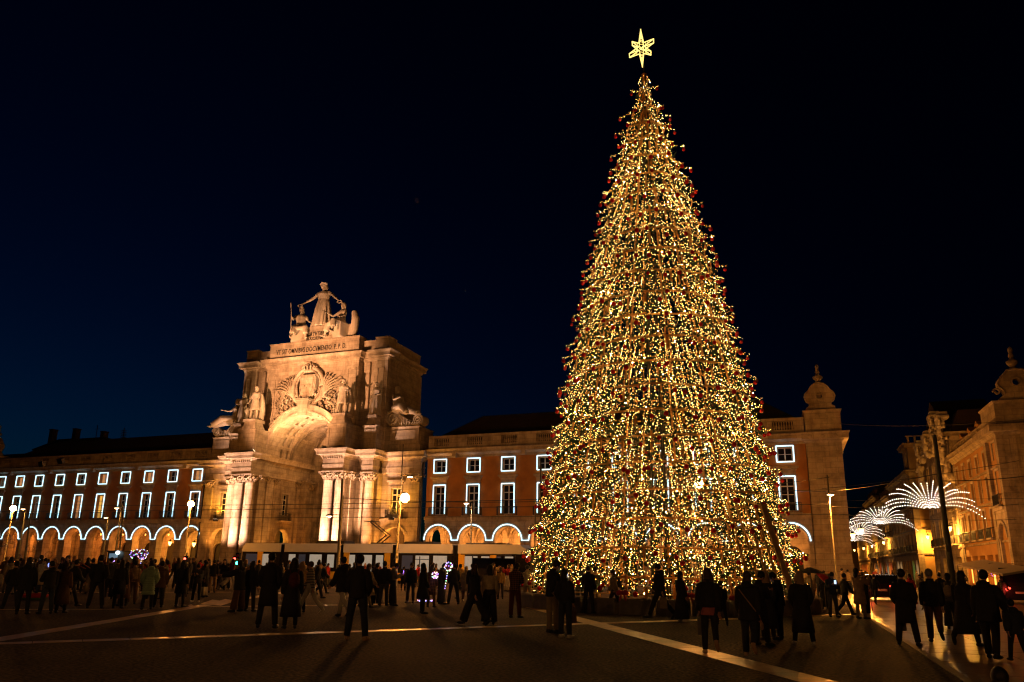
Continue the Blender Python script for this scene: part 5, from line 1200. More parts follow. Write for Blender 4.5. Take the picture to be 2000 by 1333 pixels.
def body_mb(J, g=1.0):
    b = MB(); up = J['up']
    loft(b, [(up(0,0,.86), .10, .09), (up(0,0,.90), .155*g, .11), (up(0,0,.97), .165*g, .115), (up(0,0,1.08), .135*g, .10), (up(0,.005,1.2), .15*g, .11), (up(0,.01,1.32), .165*g, .12), (up(0,0,1.39), .155*g, .10), (up(0,-.01,1.44), .10, .075), (up(0,-.01,1.47), .06, .06)])
    b.tube([J['neck']-Vector((0,0,.05)), J['neck'], J['head']-J['hd'] @ Vector((0,.02,.08))], [.062, .054, .056], 10)
    hd, H = J['hd'], J['head']
    b.ell(H+hd @ Vector((0,-.01,.03)), (.076, .095, .098), 14, 10, hd); b.ell(H+hd @ Vector((0,.025,-.045)), (.056, .066, .07), 12, 8, hd); b.ell(H+hd @ Vector((0,.088,-.012)), (.014, .026, .026), 8, 6, hd)
    b.ell(H+hd @ Vector((0,.078,-.058)), (.024, .012, .01), 8, 5, hd); b.ell(H+hd @ Vector((0,.07,.018)), (.052, .016, .012), 8, 5, hd)
    for s in (-1, 1): b.ell(H+hd @ Vector((s*.078,-.01,-.008)), (.012, .022, .034), 6, 6, hd)
    for k, s in (('l', -1), ('r', 1)):
        b.tube([J[k+'sh']+Vector((-s*.05,0,.0)), J[k+'sh'], J[k+'sh'].lerp(J[k+'el'], .5), J[k+'el'], J[k+'el'].lerp(J[k+'wr'], .35), J[k+'wr']], [.055, .058, .05, .042, .042, .029], 10)
        d = J[k+'hdir']; w = J[k+'wr']; q = d.to_track_quat('Z', 'Y').to_matrix(); b.ell(w+d*.055, (.022, .04, .055), 8, 6, q)
        b.tube([J[k+'hip']+Vector((0,0,.02)), J[k+'hip'].lerp(J[k+'knee'], .45), J[k+'knee'], J[k+'knee'].lerp(J[k+'ank'], .35), J[k+'ank']], [.088*g, .076, .056, .056, .038], 12)
        b.tube([J[k+'heel'], J[k+'ank'].lerp(J[k+'toe'], .5)-Vector((0,0,.01)), J[k+'toe']], [.034, .038, .024], 8)
    return b
def fingers(b, J):
    for k, s in (('l', -1), ('r', 1)):
        d = J[k+'hdir']; w = J[k+'wr']; q = d.to_track_quat('Z', 'Y').to_matrix(); ins = q @ Vector((-s, 0, 0))*.0
        for i, L in enumerate((.066, .076, .072, .056)):
            y = (-.03, -.01, .011, .03)[i]; p0 = w+d*.092+q @ Vector((0, y, 0)); c = q @ Vector((-s*.4, 0, 0)); b.tube([p0, p0+(d+c*.5)*L*.5, p0+(d+c*1.4)*L], [.0095, .0088, .0065], 6)
        p0 = w+d*.03+q @ Vector((0, -.03, 0)); b.tube([p0, p0+d*.03+q @ Vector((-s*.01, -.026, 0)), p0+d*.065+q @ Vector((-s*.022, -.03, 0))], [.012, .011, .008], 6)
def jacket_mb(J, bulk=.03, hem=.86, collar=True, hood=False, quilt=False, flare=.0):
    b = MB(); b.smooth = True; up = J['up']; k = bulk
    rings = [(up(0,0,hem), .150+k+flare, .118+k+flare*.7), (up(0,0,hem+.02), .16+k+flare, .125+k+flare*.7)]
    z = hem+.10
    zs = []
    while z < 1.16: zs.append(z); z += .08
    for z in zs:
        t = (z-hem)/(1.2-hem); w = flare*(1-t); rings.append((up(0,0,z), .148+k+w, .112+k+w*.7)); 
        if quilt: rings.append((up(0,0,z+.035), .148+k+w-.022, .112+k+w*.7-.02)); rings.append((up(0,0,z+.045), .148+k+w-.022, .112+k+w*.7-.02))
    rings += [(up(0,.005,1.22), .158+k, .118+k), (up(0,.01,1.33), .165+k, .120+k), (up(0,0,1.395), .150+k, .10+k), (up(0,-.01,1.445), .105+k*.6, .08+k*.6), (up(0,-.01,1.49), .075+k*.4, .07+k*.4)]
    if collar: rings.append((up(0,-.015,1.535), .082+k*.3, .08+k*.3))
    loft(b, rings, 20)
    for q, s in (('l', -1), ('r', 1)):
        e = .018+k*.7; b.tube([J[q+'sh']+Vector((-s*.05,0,.0)), J[q+'sh'], J[q+'sh'].lerp(J[q+'el'], .5), J[q+'el'], J[q+'el'].lerp(J[q+'wr'], .4), J[q+'wr']-J[q+'hdir']*.0], [.05+e*.7, .052+e*.8, .05+e, .046+e, .044+e, .034+e*.8], 12)
    if hood: b.ell(up(0,-.10,1.47), (.13, .085, .10), 10, 7)
    return b
def coat_mb(J, hem=.45, bulk=.03, flare=.06, fold=.0):
    b = jacket_mb(J, bulk, .9); up = J['up']; k = bulk; mx = (J['lknee']+J['rknee'])/2; pz = J['pelvis'].z
    spread = abs(J['lank'].y-J['rank'].y)*.28
    loft(b, [(Vector((mx.x*.9, mx.y*.5*(1-hem), hem)), .17+k+flare, .14+k+flare*.8+spread, fold), (Vector((mx.x*.6, mx.y*.35, (hem+pz)*.52)), .168+k+flare*.55, .138+k+flare*.5+spread*.6, fold*.7), (Vector((0, 0, pz-.02)), .165+k, .128+k, 0), (up(0,0,1.08), .145+k, .112+k, 0)], 28)
    return b
def trousers_mb(J, e=.018, flare=.0, short=0):
    b = MB(); b.smooth = True; up = J['up']
    loft(b, [(up(0,0,.84), .12, .10), (up(0,0,.88), .165+e, .12+e), (up(0,0,.97), .168+e, .118+e), (up(0,0,1.03), .15+e, .108+e)], 16)
    for k, s in (('l', -1), ('r', 1)):
        an = J[k+'ank']+Vector((0,0,.0)); hem = J[k+'knee'].lerp(an, .98-short)
        b.tube([J[k+'hip']+Vector((0,0,.03)), J[k+'hip'].lerp(J[k+'knee'], .45), J[k+'knee'], J[k+'knee'].lerp(an, .4), hem], [.09+e, .078+e+flare*.2, .058+e+flare*.5, .056+e+flare*.7, .045+e+flare], 12)
    return b
def shoe_mb(J, k):
    b = MB(); b.smooth = True; h, t, a = J[k+'heel'], J[k+'toe'], J[k+'ank']
    b.tube([h-(t-h).normalized()*.02, h.lerp(t, .35), h.lerp(t, .75), t+(t-h).normalized()*.03], [.040, .047, .045, .028], 10); b.tube([a+Vector((0,0,.03)), h.lerp(t, .2)+Vector((0,0,.01))], [.045, .046], 8); return b
def hair_mb(J, kind):
    b = MB(); b.smooth = True; hd, H = J['hd'], J['head']
    b.ell(H+hd @ Vector((0,-.022,.046)), (.094, .106, .110), 14, 9, hd)
    if kind != 'short':
        L = {'bob': .10, 'long': .24, 'tail': .16}[kind]
        for t, w, dd in ((.0, .088, .06), (.25, .098, .055), (.5, .10, .05), (.75, .092, .042), (1.0, .07, .032)):
            b.ell(H+hd @ Vector((0, -.062-.02*t, -.02))+Vector((0, 0, -L*t*1.1)), (w*(.45 if kind == 'tail' and t > .2 else 1), dd, .08), 12, 7)
        if kind == 'long':
            for s in (-1, 1): b.tube([H+hd @ Vector((s*.075,.01,.03)), H+hd @ Vector((s*.095,.0,-.08)), H+hd @ Vector((s*.10,.01,-.20))], [.03, .035, .02], 7)
    return b
AD = (0, 8, 12, 5)
POSES = {
 'stand': (((0, 3, 0), (2, 4, 0)), (AD, (3, 8, 15, 5)), 0, (0, 0)),
 'wide': (((4, 9, 0), (-3, 10, 0)), ((5, 14, 30, 35), (5, 14, 30, 35)), 0, (-4, 15)),
 'phone': (((0, 4, 0), (6, 5, 6)), ((28, 6, 95, 28), (25, 6, 98, 30)), 3, (32, 0)),
 'photo': (((0, 5, 0), (4, 5, 4)), ((55, 8, 85, 22), (58, 8, 82, 22)), -2, (-10, 0)),
 'pockets': (((0, 4, 0), (-2, 5, 0)), ((-8, 16, 42, 30), (-8, 16, 42, 30)), 0, (-8, 0)),
 'walk': (((26, 2, 6), (-20, 2, 22)), ((-22, 7, 14, 4), (24, 7, 26, 4)), 4, (2, 0)),
 'walk2': (((-24, 2, 30), (20, 3, 4)), ((20, 7, 30, 4), (-20, 8, 15, 4)), 4, (0, 0)),
 'step': (((6, 2, 2), (-12, 2, 48)), ((8, 7, 22, 4), (-10, 7, 15, 4)), 2, (3, 0)),
 'talk': (((2, 5, 0), (0, 7, 4)), ((15, 12, 80, 25), (5, 10, 20, 5)), 0, (3, 35)),
 'reach': (((4, 6, 0), (-4, 8, 0)), ((70, 20, 20, 0), (30, 30, 40, 10)), 4, (4, -20)),
 'hold': (((12, 3, 4), (-10, 3, 14)), ((0, 8, 12, 4), (6, 26, 4, 0)), 2, (0, 12)),
 'up': (((3, 5, 0), (-3, 6, 0)), ((120, 30, 30, 0), (110, 28, 30, 0)), -3, (-12, 0)),
}
PROTO = {}
def proto(pose, top, bottom, hair):
    k = (pose, top, bottom, hair)
    if k in PROTO: return PROTO[k]
    bk = ('body', pose)
    if bk not in PROTO:
        J = skeleton(*POSES[pose]); me = tobj(body_mb(J), .02); me.name = 'person'
        b = MB(); b.smooth = True; fingers(b, J); hd, H = J['hd'], J['head']
        o = bpy.data.objects.new('t', me); bm_ = b
        # append fingers
        vs = [tuple(v.co) for v in me.vertices]; fs = [tuple(p.vertices) for p in me.polygons]; off = len(vs)
        B2 = MB(); B2.smooth = True; B2.v = vs+b.v; B2.f = fs+[tuple(i+off for i in f) for f in b.f]; B2.mi = [0]*len(B2.f); B2.sm = [True]*len(B2.f)
        B2.cur = 1
        for s in (-1, 1): B2.ell(H+hd @ Vector((s*.030,.086,.004)), (.012, .006, .006), 6, 4, hd)
        bpy.data.objects.remove(o); PROTO[bk] = (J, B2.mesh('person', [SKIN, HAIRM['dark']]))
    J, body = PROTO[bk]
    parts = []
    tops = {'jacket': lambda: jacket_mb(J, .035), 'slim': lambda: jacket_mb(J, .018, .88), 'puffer': lambda: jacket_mb(J, .065, .82, hood=True, quilt=True), 'hoodie': lambda: jacket_mb(J, .035, .84, hood=True), 'short_jacket': lambda: jacket_mb(J, .04, .95), 'coat': lambda: coat_mb(J, .52, .035, .03), 'longcoat': lambda: coat_mb(J, .30, .035, .07), 'parka': lambda: jacket_mb(J, .06, .74, hood=True, flare=.02), 'long_puffer': lambda: jacket_mb(J, .065, .52, hood=True, quilt=True, flare=.015), 'dress': lambda: coat_mb(J, .10, .02, .12, .03)}
    parts.append(({'slim': 'sweater', 'dress': 'dress', 'coat': 'coat', 'longcoat': 'coat'}.get(top, 'jacket'), tops[top]().mesh('jacket', C['black'])))
    bots = {'slim': lambda: trousers_mb(J, .010), 'jeans': lambda: trousers_mb(J, .02), 'wide': lambda: trousers_mb(J, .028, .055), 'short': lambda: trousers_mb(J, .012, 0, .1)}
    parts.append(('trousers', bots[bottom]().mesh('trousers', C['black'])))
    parts.append(('hair', hair_mb(J, hair).mesh('hair', HAIRM['dark'])))
    parts.append(('shoe', shoe_mb(J, 'l').mesh('shoe', SHOE['black']))); parts.append(('shoe', shoe_mb(J, 'r').mesh('shoe', SHOE['black'])))
    PROTO[k] = (J, body, parts); return PROTO[k]
def setm(o, m):
    for sl_ in o.material_slots[:1]: sl_.link = 'OBJECT'; sl_.material = m
SEEN = {}
def person(label, foot, head_y, face, pose, top, tc, bottom, bc, hair='short', hc='dark', shoe='black', group='people on the square', H=None, skin=SKIN, mirror=False):
    """foot: pixel of the feet in the photograph; face: degrees turned from looking away from the camera (positive = to the left)"""
    p = ground_at(*foot); d = (p-CAM)
    if H is None: H = max(1.0, min(1.92, 1.7*(foot[1]-head_y)/(foot[1]-horizon_y(foot[0]))))
    J, body, parts = proto(pose, top, bottom, hair); top_z = J['head'].z+.135; s = H/top_z
    view = math.atan2(-d.x, d.y)
    o = inst(body, 'person', None, loc=(p.x, p.y, .008), rot=(0, 0, view+R(face)), scale=(-s if mirror else s, s, s)); setm(o, skin)
    tag(o, label, 'person', group)
    cm = {'trousers': C[bc], 'hair': HAIRM[hc], 'shoe': SHOE[shoe]}
    for n, me in parts: c = inst(me, n, o); setm(c, cm.get(n, C[tc]))
    return o, J, s
def attach_world(o, v): return Matrix.LocRotScale(o.location, o.rotation_euler, o.scale) @ Vector(v)
def backpack(o, J, m, label, sc=1.0):
    b = MB(); b.smooth = True; b.ell((0, -.20*1, 1.22), (.15*sc, .09*sc, .21*sc), 12, 8); b.ell((0, -.27, 1.14), (.11*sc, .05*sc, .11*sc), 10, 6)
    for s in (-1, 1): b.tube([(s*.09, -.17, 1.38), (s*.11, -.05, 1.475), (s*.12, .12, 1.40), (s*.12, .13, 1.25), (s*.12, -.08, 1.06)], .018, 5)
    w = b.build('backpack', m, None, loc=o.location, rot=o.rotation_euler); w.scale = o.scale; tag(w, label, 'backpack')
def handbag(o, J, side, m, label, w=.2, h=.28, drop=.25, name='handbag', cat='bag'):
    v = J[side+'hd']; b = MB(); b.taper(v.x-.04, v.x+.04, v.y-w/2, v.y+w/2, v.z-drop-h, v.z-drop, .0, -.02)
    for s in (-1, 1): b.tube([(v.x+s*.03, v.y-w*.3, v.z-drop), (v.x+s*.01, v.y, v.z), (v.x+s*.03, v.y+w*.3, v.z-drop)], .008, 5)
    q = b.build(name, m, None, loc=o.location, rot=o.rotation_euler); q.scale = o.scale; tag(q, label, cat)
PHONE = mat('phone_screen', (.2, .2, .3), .3, emit=(.55, .7, 1.0), estr=1.6); PHONE_V = mat('violet_lit_phone', (.2, .1, .4), .3, emit=(.30, .12, 1.0), estr=5)
def phone(o, J, label, m=PHONE):
    v = (J['lhd']+J['rhd'])/2; b = MB(); b.box(v.x-.04, v.x+.04, v.y-.03, v.y-.022, v.z-.05, v.z+.10)
    q = b.build('phone', m, None, loc=o.location, rot=o.rotation_euler); q.scale = o.scale; tag(q, label, 'phone')

P = person
P('person in dark jacket and jeans at the far left edge with legs apart', (18, 1190), 1097, 10, 'wide', 'jacket', 'black', 'jeans', 'navy')
P('tall dark clothed person with bushy hair second from the left edge', (41, 1201), 1090, -10, 'stand', 'parka', 'black', 'slim', 'black', 'bob')
P('person in black jacket and grey jeans before the red and green tub', (87, 1200), 1097, 20, 'talk', 'hoodie', 'black', 'jeans', 'denim')
P('person in long brown coat beside the one in grey jeans at the left', (116, 1198), 1100, -25, 'stand', 'longcoat', 'brown', 'slim', 'black', 'long', 'brown')
o, J, s = P('person with a red scarf stepping sideways before the left wing', (135, 1187), 1094, -60, 'walk', 'jacket', 'black', 'slim', 'black')
P('stout dark silhouette standing still between two lit piers at left', (163, 1158), 1090, 0, 'pockets', 'parka', 'black', 'jeans', 'black', 'bob')
P('tall man in black with legs apart left of the white lit kiosk', (184, 1189), 1085, 0, 'wide', 'jacket', 'black', 'jeans', 'black')
P('person in long dark coat left of the tan sweater', (228, 1189), 1095, -10, 'stand', 'coat', 'black', 'slim', 'black', 'bob')
P('brown hooded coat figure close behind the long dark coat', (238, 1184), 1099, 30, 'pockets', 'longcoat', 'brown', 'slim', 'black', 'long')
P('person in orange tan sweater and brown trousers seen from behind', (255, 1181), 1096, 0, 'stand', 'slim', 'tan', 'jeans', 'brown')
P('person in pale green quilted coat seen from behind', (285, 1191), 1095, 5, 'pockets', 'long_puffer', 'green', 'slim', 'black', 'bob')
P('person in dark brown jacket beside the green quilted coat', (307, 1187), 1097, -10, 'stand', 'parka', 'brown', 'jeans', 'black')
P('woman in a long black dress alone left of the pale paving patches', (349, 1186), 1096, -30, 'stand', 'coat', 'black', 'slim', 'black', 'long')
P('person with white trainers and hands before the face by the paving patches', (382, 1177), 1103, 160, 'phone', 'jacket', 'charcoal', 'slim', 'black', shoe='white')
P('person in black jacket and pale beige trousers left of the arch columns', (413, 1158), 1094, 0, 'stand', 'jacket', 'black', 'jeans', 'tan')
P('person in black beside the beige trousers, towards the lanterns', (395, 1158), 1095, 60, 'talk', 'jacket', 'black', 'jeans', 'charcoal')
P('person photographing the arch with both arms raised', (441, 1152), 1101, 0, 'photo', 'jacket', 'black', 'wide', 'black')
P('dark figure right behind the photographing person', (426, 1151), 1099, 50, 'stand', 'coat', 'charcoal', 'slim', 'black')
P('woman in wide striped trousers reaching out one arm', (463, 1196), 1096, 60, 'reach', 'parka', 'black', 'wide', 'brown', 'bob')
P('dark figure close to the woman in wide trousers', (486, 1195), 1097, -30, 'stand', 'jacket', 'black', 'jeans', 'black', 'bob')
P('tall man in a black knee length coat left of the red backpack', (519, 1228), 1078, -12, 'wide', 'coat', 'black', 'jeans', 'black')
o, J, s = P('woman in long black coat carrying a dark red backpack', (565, 1229), 1091, 8, 'stand', 'longcoat', 'black', 'slim', 'black', 'long')
backpack(o, J, C['wine'], 'dark red backpack on the woman in the long black coat')
P('blond long haired person partly behind the red backpack', (583, 1197), 1099, 20, 'talk', 'jacket', 'mustard', 'slim', 'black', 'long', 'blond')
P('person in striped sweater and white trousers striding to the left', (603, 1201), 1098, 70, 'walk', 'slim', 'stripe', 'jeans', 'white', 'short', 'brown', 'white')
P('dark walker just beyond the striped sweater', (616, 1169), 1097, -70, 'walk2', 'jacket', 'black', 'jeans', 'black')
P('second dark walker beyond the striped sweater', (628, 1161), 1101, -70, 'walk', 'jacket', 'navy', 'jeans', 'black')
P('person in white trousers half hidden by the man in tan shoes', (666, 1206), 1089, 40, 'walk2', 'parka', 'black', 'jeans', 'white')
P('man in black jacket and jeans with tan shoes, closest on the middle plaza', (694, 1252), 1084, -14, 'wide', 'jacket', 'black', 'jeans', 'navy', shoe='tan')
P('person in light tan coat right behind the man in tan shoes', (714, 1190), 1102, -50, 'walk', 'coat', 'tan', 'slim', 'khaki', 'bob', 'brown')
P('person in black with a pale belt line before the third tram window', (733, 1183), 1101, 0, 'stand', 'jacket', 'black', 'wide', 'black')
P('man left of the violet phone light', (748, 1184), 1097, -20, 'pockets', 'jacket', 'black', 'jeans', 'charcoal')
o, J, s = P('person lit violet by the phone in hand', (765, 1184), 1101, -80, 'phone', 'slim', 'grey', 'wide', 'black'); phone(o, J, 'violet glowing phone held before the tram', PHONE_V)
P('small person in a black dress by the lamp pole and tram door', (787, 1154), 1107, 0, 'stand', 'coat', 'black', 'short', 'black')
P('young man with face turned to the square before the tram doors', (801, 1178), 1100, 165, 'stand', 'jacket', 'navy', 'jeans', 'charcoal')
P('woman in short black coat with long dark hair facing right', (824, 1199), 1101, -70, 'wide', 'coat', 'black', 'slim', 'black', 'long')
P('person in patterned brown coat overlapped by the long haired woman', (841, 1187), 1104, -20, 'stand', 'coat', 'plaid', 'slim', 'brown', 'bob', 'brown')
P('woman with face lit by the light ring', (860, 1181), 1101, -75, 'phone', 'jacket', 'charcoal', 'wide', 'charcoal', 'long')
P('tall dark man right of the violet light ring', (885, 1181), 1101, 20, 'wide', 'jacket', 'black', 'jeans', 'black')
P('person in mustard jacket before the tram shelter', (898, 1170), 1103, 30, 'talk', 'jacket', 'mustard', 'slim', 'black')
P('person in brown knitted coat before the tram shelter', (909, 1175), 1107, 0, 'stand', 'coat', 'khaki', 'slim', 'brown', 'bob', 'blond', 'white')
P('person in black beside the knitted coat', (921, 1181), 1102, -10, 'stand', 'jacket', 'black', 'jeans', 'black')
P('long haired woman in black flared trousers striding left', (927, 1222), 1104, 55, 'walk', 'jacket', 'black', 'wide', 'black', 'long', 'brown')
P('woman in pale sweater arm in arm with the striding long haired woman', (955, 1221), 1104, 10, 'stand', 'slim', 'cream', 'wide', 'black', 'long')
P('small figure in a tan top between the tram and the plaid shirt', (977, 1171), 1109, 10, 'stand', 'slim', 'mustard', 'slim', 'black', 'tail', 'brown')
P('person in red and dark plaid shirt looking down', (1005, 1208), 1101, -30, 'phone', 'jacket', 'plaid', 'jeans', 'wine', 'bob')
P('person in cream jacket and beige trousers at the left foot of the tree', (1030, 1183), 1105, -20, 'talk', 'jacket', 'cream', 'jeans', 'khaki')
o, J, s = P('tall man in dark jacket and khaki trousers looking at his phone', (1078, 1238), 1096, -60, 'phone', 'jacket', 'black', 'jeans', 'khaki'); phone(o, J, 'phone held by the tall man in khaki trousers')
o, J, s = P('woman in black jacket and jeans beside the man in khaki trousers', (1104, 1247), 1113, -35, 'pockets', 'short_jacket', 'black', 'jeans', 'navy', 'bob', shoe='white')
handbag(o, J, 'r', C['brown'], 'brown cloth bag hanging at the side of the woman in black jacket', .22, .32, .1)
P('dark person facing the tree left of the embracing couple', (1134, 1192), 1099, 10, 'stand', 'jacket', 'black', 'jeans', 'charcoal', shoe='tan')
P('person of the embracing couple nearest the tree fence', (1150, 1198), 1106, -20, 'talk', 'jacket', 'black', 'jeans', 'black')
P('person in tan trousers behind the embracing couple', (1163, 1195), 1108, 0, 'stand', 'jacket', 'charcoal', 'jeans', 'tan')
o, J, s = P('young person walking left past the tree fence with a pale jacket', (1201, 1199), 1114, 75, 'walk', 'jacket', 'khaki', 'slim', 'black', 'tail')
backpack(o, J, C['charcoal'], 'dark backpack on the young person walking past the tree fence', .9)
o, J, s = P('man striding to the left before the tree in a dark checked coat', (1291, 1210), 1102, 70, 'walk', 'parka', 'black', 'jeans', 'black')
handbag(o, J, 'l', C['khaki'], 'pale carrier bag swung by the striding man before the tree', .24, .34, .02, 'carrier_bag')
P('person in a floor length black dress before the tree', (1332, 1215), 1117, -60, 'stand', 'dress', 'black', 'slim', 'black', 'bob', shoe='white')
o, J, s = P('woman with very long hair and pale shirt hem walking to the tree', (1389, 1279), 1111, 0, 'step', 'short_jacket', 'black', 'slim', 'black', 'long', 'brown', 'tan')
b = MB(); b.smooth = True; loft(b, [((0, 0, .80), .178, .14), ((0, 0, .82), .182, .143), ((0, 0, .95), .176, .136), ((0, 0, .99), .165, .125)], 20); h_ = b.build('shirt_hem', C['pink'], o)
handbag(o, J, 'l', C['grey'], 'striped grey tote bag on the left side of the very long haired woman', .30, .36, .02, 'tote_bag')
P('small person half hidden beyond the very long haired woman', (1411, 1223), 1136, 10, 'walk', 'jacket', 'black', 'slim', 'black')
o, J, s = P('woman in black puffed jacket with a thin bag strap across the back', (1468, 1284), 1118, -8, 'step', 'parka', 'black', 'jeans', 'navy', 'bob', 'brown', 'tan')
b = MB(); b.tube([(-.17, -.10, 1.40), (-.05, -.175, 1.25), (.10, -.185, 1.05), (.215, -.05, .86), (.235, .03, .70)], .013, 5); b.smooth = True; b.ell((.25, .04, .64), (.04, .10, .09), 8, 6); w = b.build('shoulder_bag', C['tan'], None, loc=o.location, rot=o.rotation_euler); w.scale = o.scale; tag(w, 'thin strapped shoulder bag across the back of the black puffed jacket', 'bag')
P('person with bare forearm held out between two dark figures', (1488, 1262), 1118, -40, 'phone', 'slim', 'black', 'jeans', 'black')
P('fair haired woman in a long straight black coat', (1502, 1251), 1117, 15, 'stand', 'longcoat', 'black', 'slim', 'black', 'long', 'blond')
o, J, s = P('man facing left looking at a phone beside the long straight coat', (1527, 1250), 1120, 75, 'phone', 'jacket', 'black', 'jeans', 'black'); phone(o, J, 'phone lighting the face of the man beside the long straight coat')
P('long haired woman in a black coat with feet apart, right of the leaning plank', (1571, 1261), 1117, 5, 'wide', 'longcoat', 'black', 'slim', 'black', 'long', 'blond', 'white')
P('person in pale trousers under the edge of the dark parasol', (1585, 1194), 1116, 0, 'stand', 'jacket', 'tan', 'jeans', 'khaki')
P('person in long black skirt right of the parasol', (1612, 1190), 1122, 20, 'stand', 'dress', 'black', 'slim', 'black', 'bob')
o, J, s = P('person with hood down reading a phone near the corner pavilion', (1629, 1206), 1119, -160, 'phone', 'jacket', 'black', 'jeans', 'charcoal'); phone(o, J, 'phone read by the person near the corner pavilion')
P('man taking a wide step in front of the corner pavilion', (1653, 1203), 1121, -65, 'walk', 'jacket', 'charcoal', 'jeans', 'black')
P('person in tan coat photographing towards the side street', (1683, 1210), 1111, -45, 'photo', 'coat', 'tan', 'slim', 'khaki', 'bob')
P('dark walker beside the parked dark car', (1711, 1181), 1123, -20, 'walk', 'jacket', 'black', 'jeans', 'black')
o, J, s = P('man in a dark coat carrying a paper bag at the pavement edge', (1775, 1262), 1113, -8, 'wide', 'coat', 'black', 'jeans', 'black')
handbag(o, J, 'l', C['grey'], 'grey paper carrier bag in the left hand of the man in a dark coat', .24, .36, .12, 'carrier_bag')
P('person in bright red coat behind the man with the paper bag', (1783, 1192), 1122, 150, 'stand', 'longcoat', 'red', 'slim', 'black', 'long')
P('heavy set man in dark sweater and brown trousers walking away', (1830, 1256), 1113, 0, 'step', 'jacket', 'black', 'jeans', 'brown', 'short', 'grey')
o, J, s = P('woman with a small backpack looking towards the side street', (1863, 1230), 1121, -10, 'stand', 'jacket', 'charcoal', 'wide', 'black', 'tail'); backpack(o, J, C['khaki'], 'khaki backpack on the woman before the side street', .9)
P('woman in a long dark coat beside the big man with the child', (1893, 1264), 1117, -20, 'walk2', 'longcoat', 'black', 'slim', 'black', 'bob')
P('big man in black leading a child by the hand', (1942, 1289), 1115, -18, 'hold', 'parka', 'black', 'jeans', 'black')
P('child holding the hand of the big man at the right edge', (1992, 1297), 1181, 15, 'walk', 'puffer', 'navy', 'slim', 'black', 'short', H=1.18)
P('child with dark hair whose head shows in the bottom right corner', (1996, 1640), 1310, 0, 'stand', 'jacket', 'black', 'slim', 'black', 'bob', H=1.05)
P('dark silhouette walking under the street lamp at the right edge', (1962, 1181), 1128, -30, 'walk', 'jacket', 'black', 'jeans', 'black')
P('person with pale hooded face coming out of the side street', (1801, 1172), 1123, 175, 'walk', 'hoodie', 'grey', 'jeans', 'black', 'bob')
P('person in dark jacket right of the pale hooded face', (1843, 1190), 1120, 30, 'walk', 'jacket', 'black', 'jeans', 'black')
# the crowd farther back
cr = random.Random(99); tops_ = ['jacket', 'parka', 'coat', 'hoodie', 'slim', 'jacket']; cols_ = ['black', 'charcoal', 'navy', 'brown', 'grey', 'black', 'wine', 'khaki', 'tan', 'charcoal', 'red', 'cream', 'denim']; bots_ = ['jeans', 'slim', 'wide', 'jeans']
ZONES = [(0, 25, 'under the leftmost street lamp'), (25, 70, 'before the ninth left arch'), (70, 110, 'before the seventh left arch'), (110, 155, 'by the bubble wands'), (155, 200, 'before the fifth left arch'), (200, 245, 'near the kiosk'), (245, 295, 'under the violet balloon'), (295, 345, 'before the second left arch'), (345, 400, 'before the first left arch'), (400, 440, 'before the left flank bay'), (440, 480, 'at the tram nose'), (480, 550, 'along the first tram section'), (550, 610, 'at the second tram section'), (610, 665, 'left of the grey pole'), (665, 720, 'at the third tram section'), (720, 775, 'below the pantograph'), (775, 830, 'right of the yellow pole'), (830, 890, 'at the fourth tram section'), (890, 960, 'beside the tram shelter'), (960, 1060, 'between tram and tree'), (1560, 1625, 'behind the dark parasol'), (1625, 1665, 'at the corner pavilion'), (1665, 1710, 'beyond the litter bin'), (1710, 1760, 'beyond the dark car'), (1760, 1800, 'below the yellow lit wall'), (1800, 1850, 'before the bright shop'), (1850, 1900, 'by the thick pole'), (1900, 1945, 'under the pale awning'), (1945, 2010, 'near the dark van')]
TOPW = dict(jacket='jacket', parka='parka', coat='coat', hoodie='hooded jacket', slim='sweater'); POSW = dict(stand='standing', pockets='hands in pockets', talk='talking', phone='looking down', walk='walking', walk2='striding', photo='arms raised', wide='feet apart'); HW = dict(short='short haired', bob='bob haired', long='long haired')
USED = set()
def crowd(n, x0, x1, y0, y1, label, group, poses=('stand', 'pockets', 'talk', 'phone', 'walk', 'walk2', 'photo', 'wide')):
    for i in range(n):
        for attempt in range(12):
            x = x0+(x1-x0)*(i+cr.random())/n; y = cr.uniform(y0, y1); ps = cr.choice(poses); tp = cr.choice(tops_); tc = cr.choice(cols_); hr = cr.choice(('short', 'short', 'bob', 'long'))
            z_ = next(z for a_, b_, z in ZONES if a_ <= x < b_); row = 'nearer' if y > (y0+y1)/2 else 'farther'
            lb = '%s figure in %s %s, %s, %s' % (HW[hr], tc, TOPW[tp], POSW[ps], z_)
            if lb not in USED: break
        USED.add(lb)
        P(lb, (x, y), 0, cr.choice((0, 20, -20, 60, -60, 120, 170, -120)), ps, tp, tc, cr.choice(bots_), cr.choice(('black', 'charcoal', 'denim', 'khaki', 'grey', 'white')), hr, cr.choice(('dark', 'brown', 'dark', 'blond')), 'black', group, H=cr.uniform(1.58, 1.84))
crowd(30, 0, 330, 1143, 1158, 'dark figure in the crowd before the arcades of the left wing', 'crowd before the left wing')
crowd(14, 330, 480, 1142, 1154, 'dark figure in the crowd before the left columns of the arch', 'crowd before the left columns')
crowd(34, 470, 1030, 1140, 1156, 'dark figure in the crowd along the side of the tram', 'crowd along the tram')
crowd(9, 1575, 1700, 1148, 1166, 'dark figure among the people before the corner pavilion', 'people before the corner pavilion')
crowd(20, 1675, 1840, 1128, 1150, 'distant figure walking in the side street under the lights', 'people in the side street')
crowd(12, 1850, 1990, 1140, 1166, 'dark figure at the foot of the ornate side street building', 'people by the ornate building')
crowd(14, 0, 420, 1160, 1172, 'dark onlooker in the middle rows at the left of the square', 'onlookers at the left')

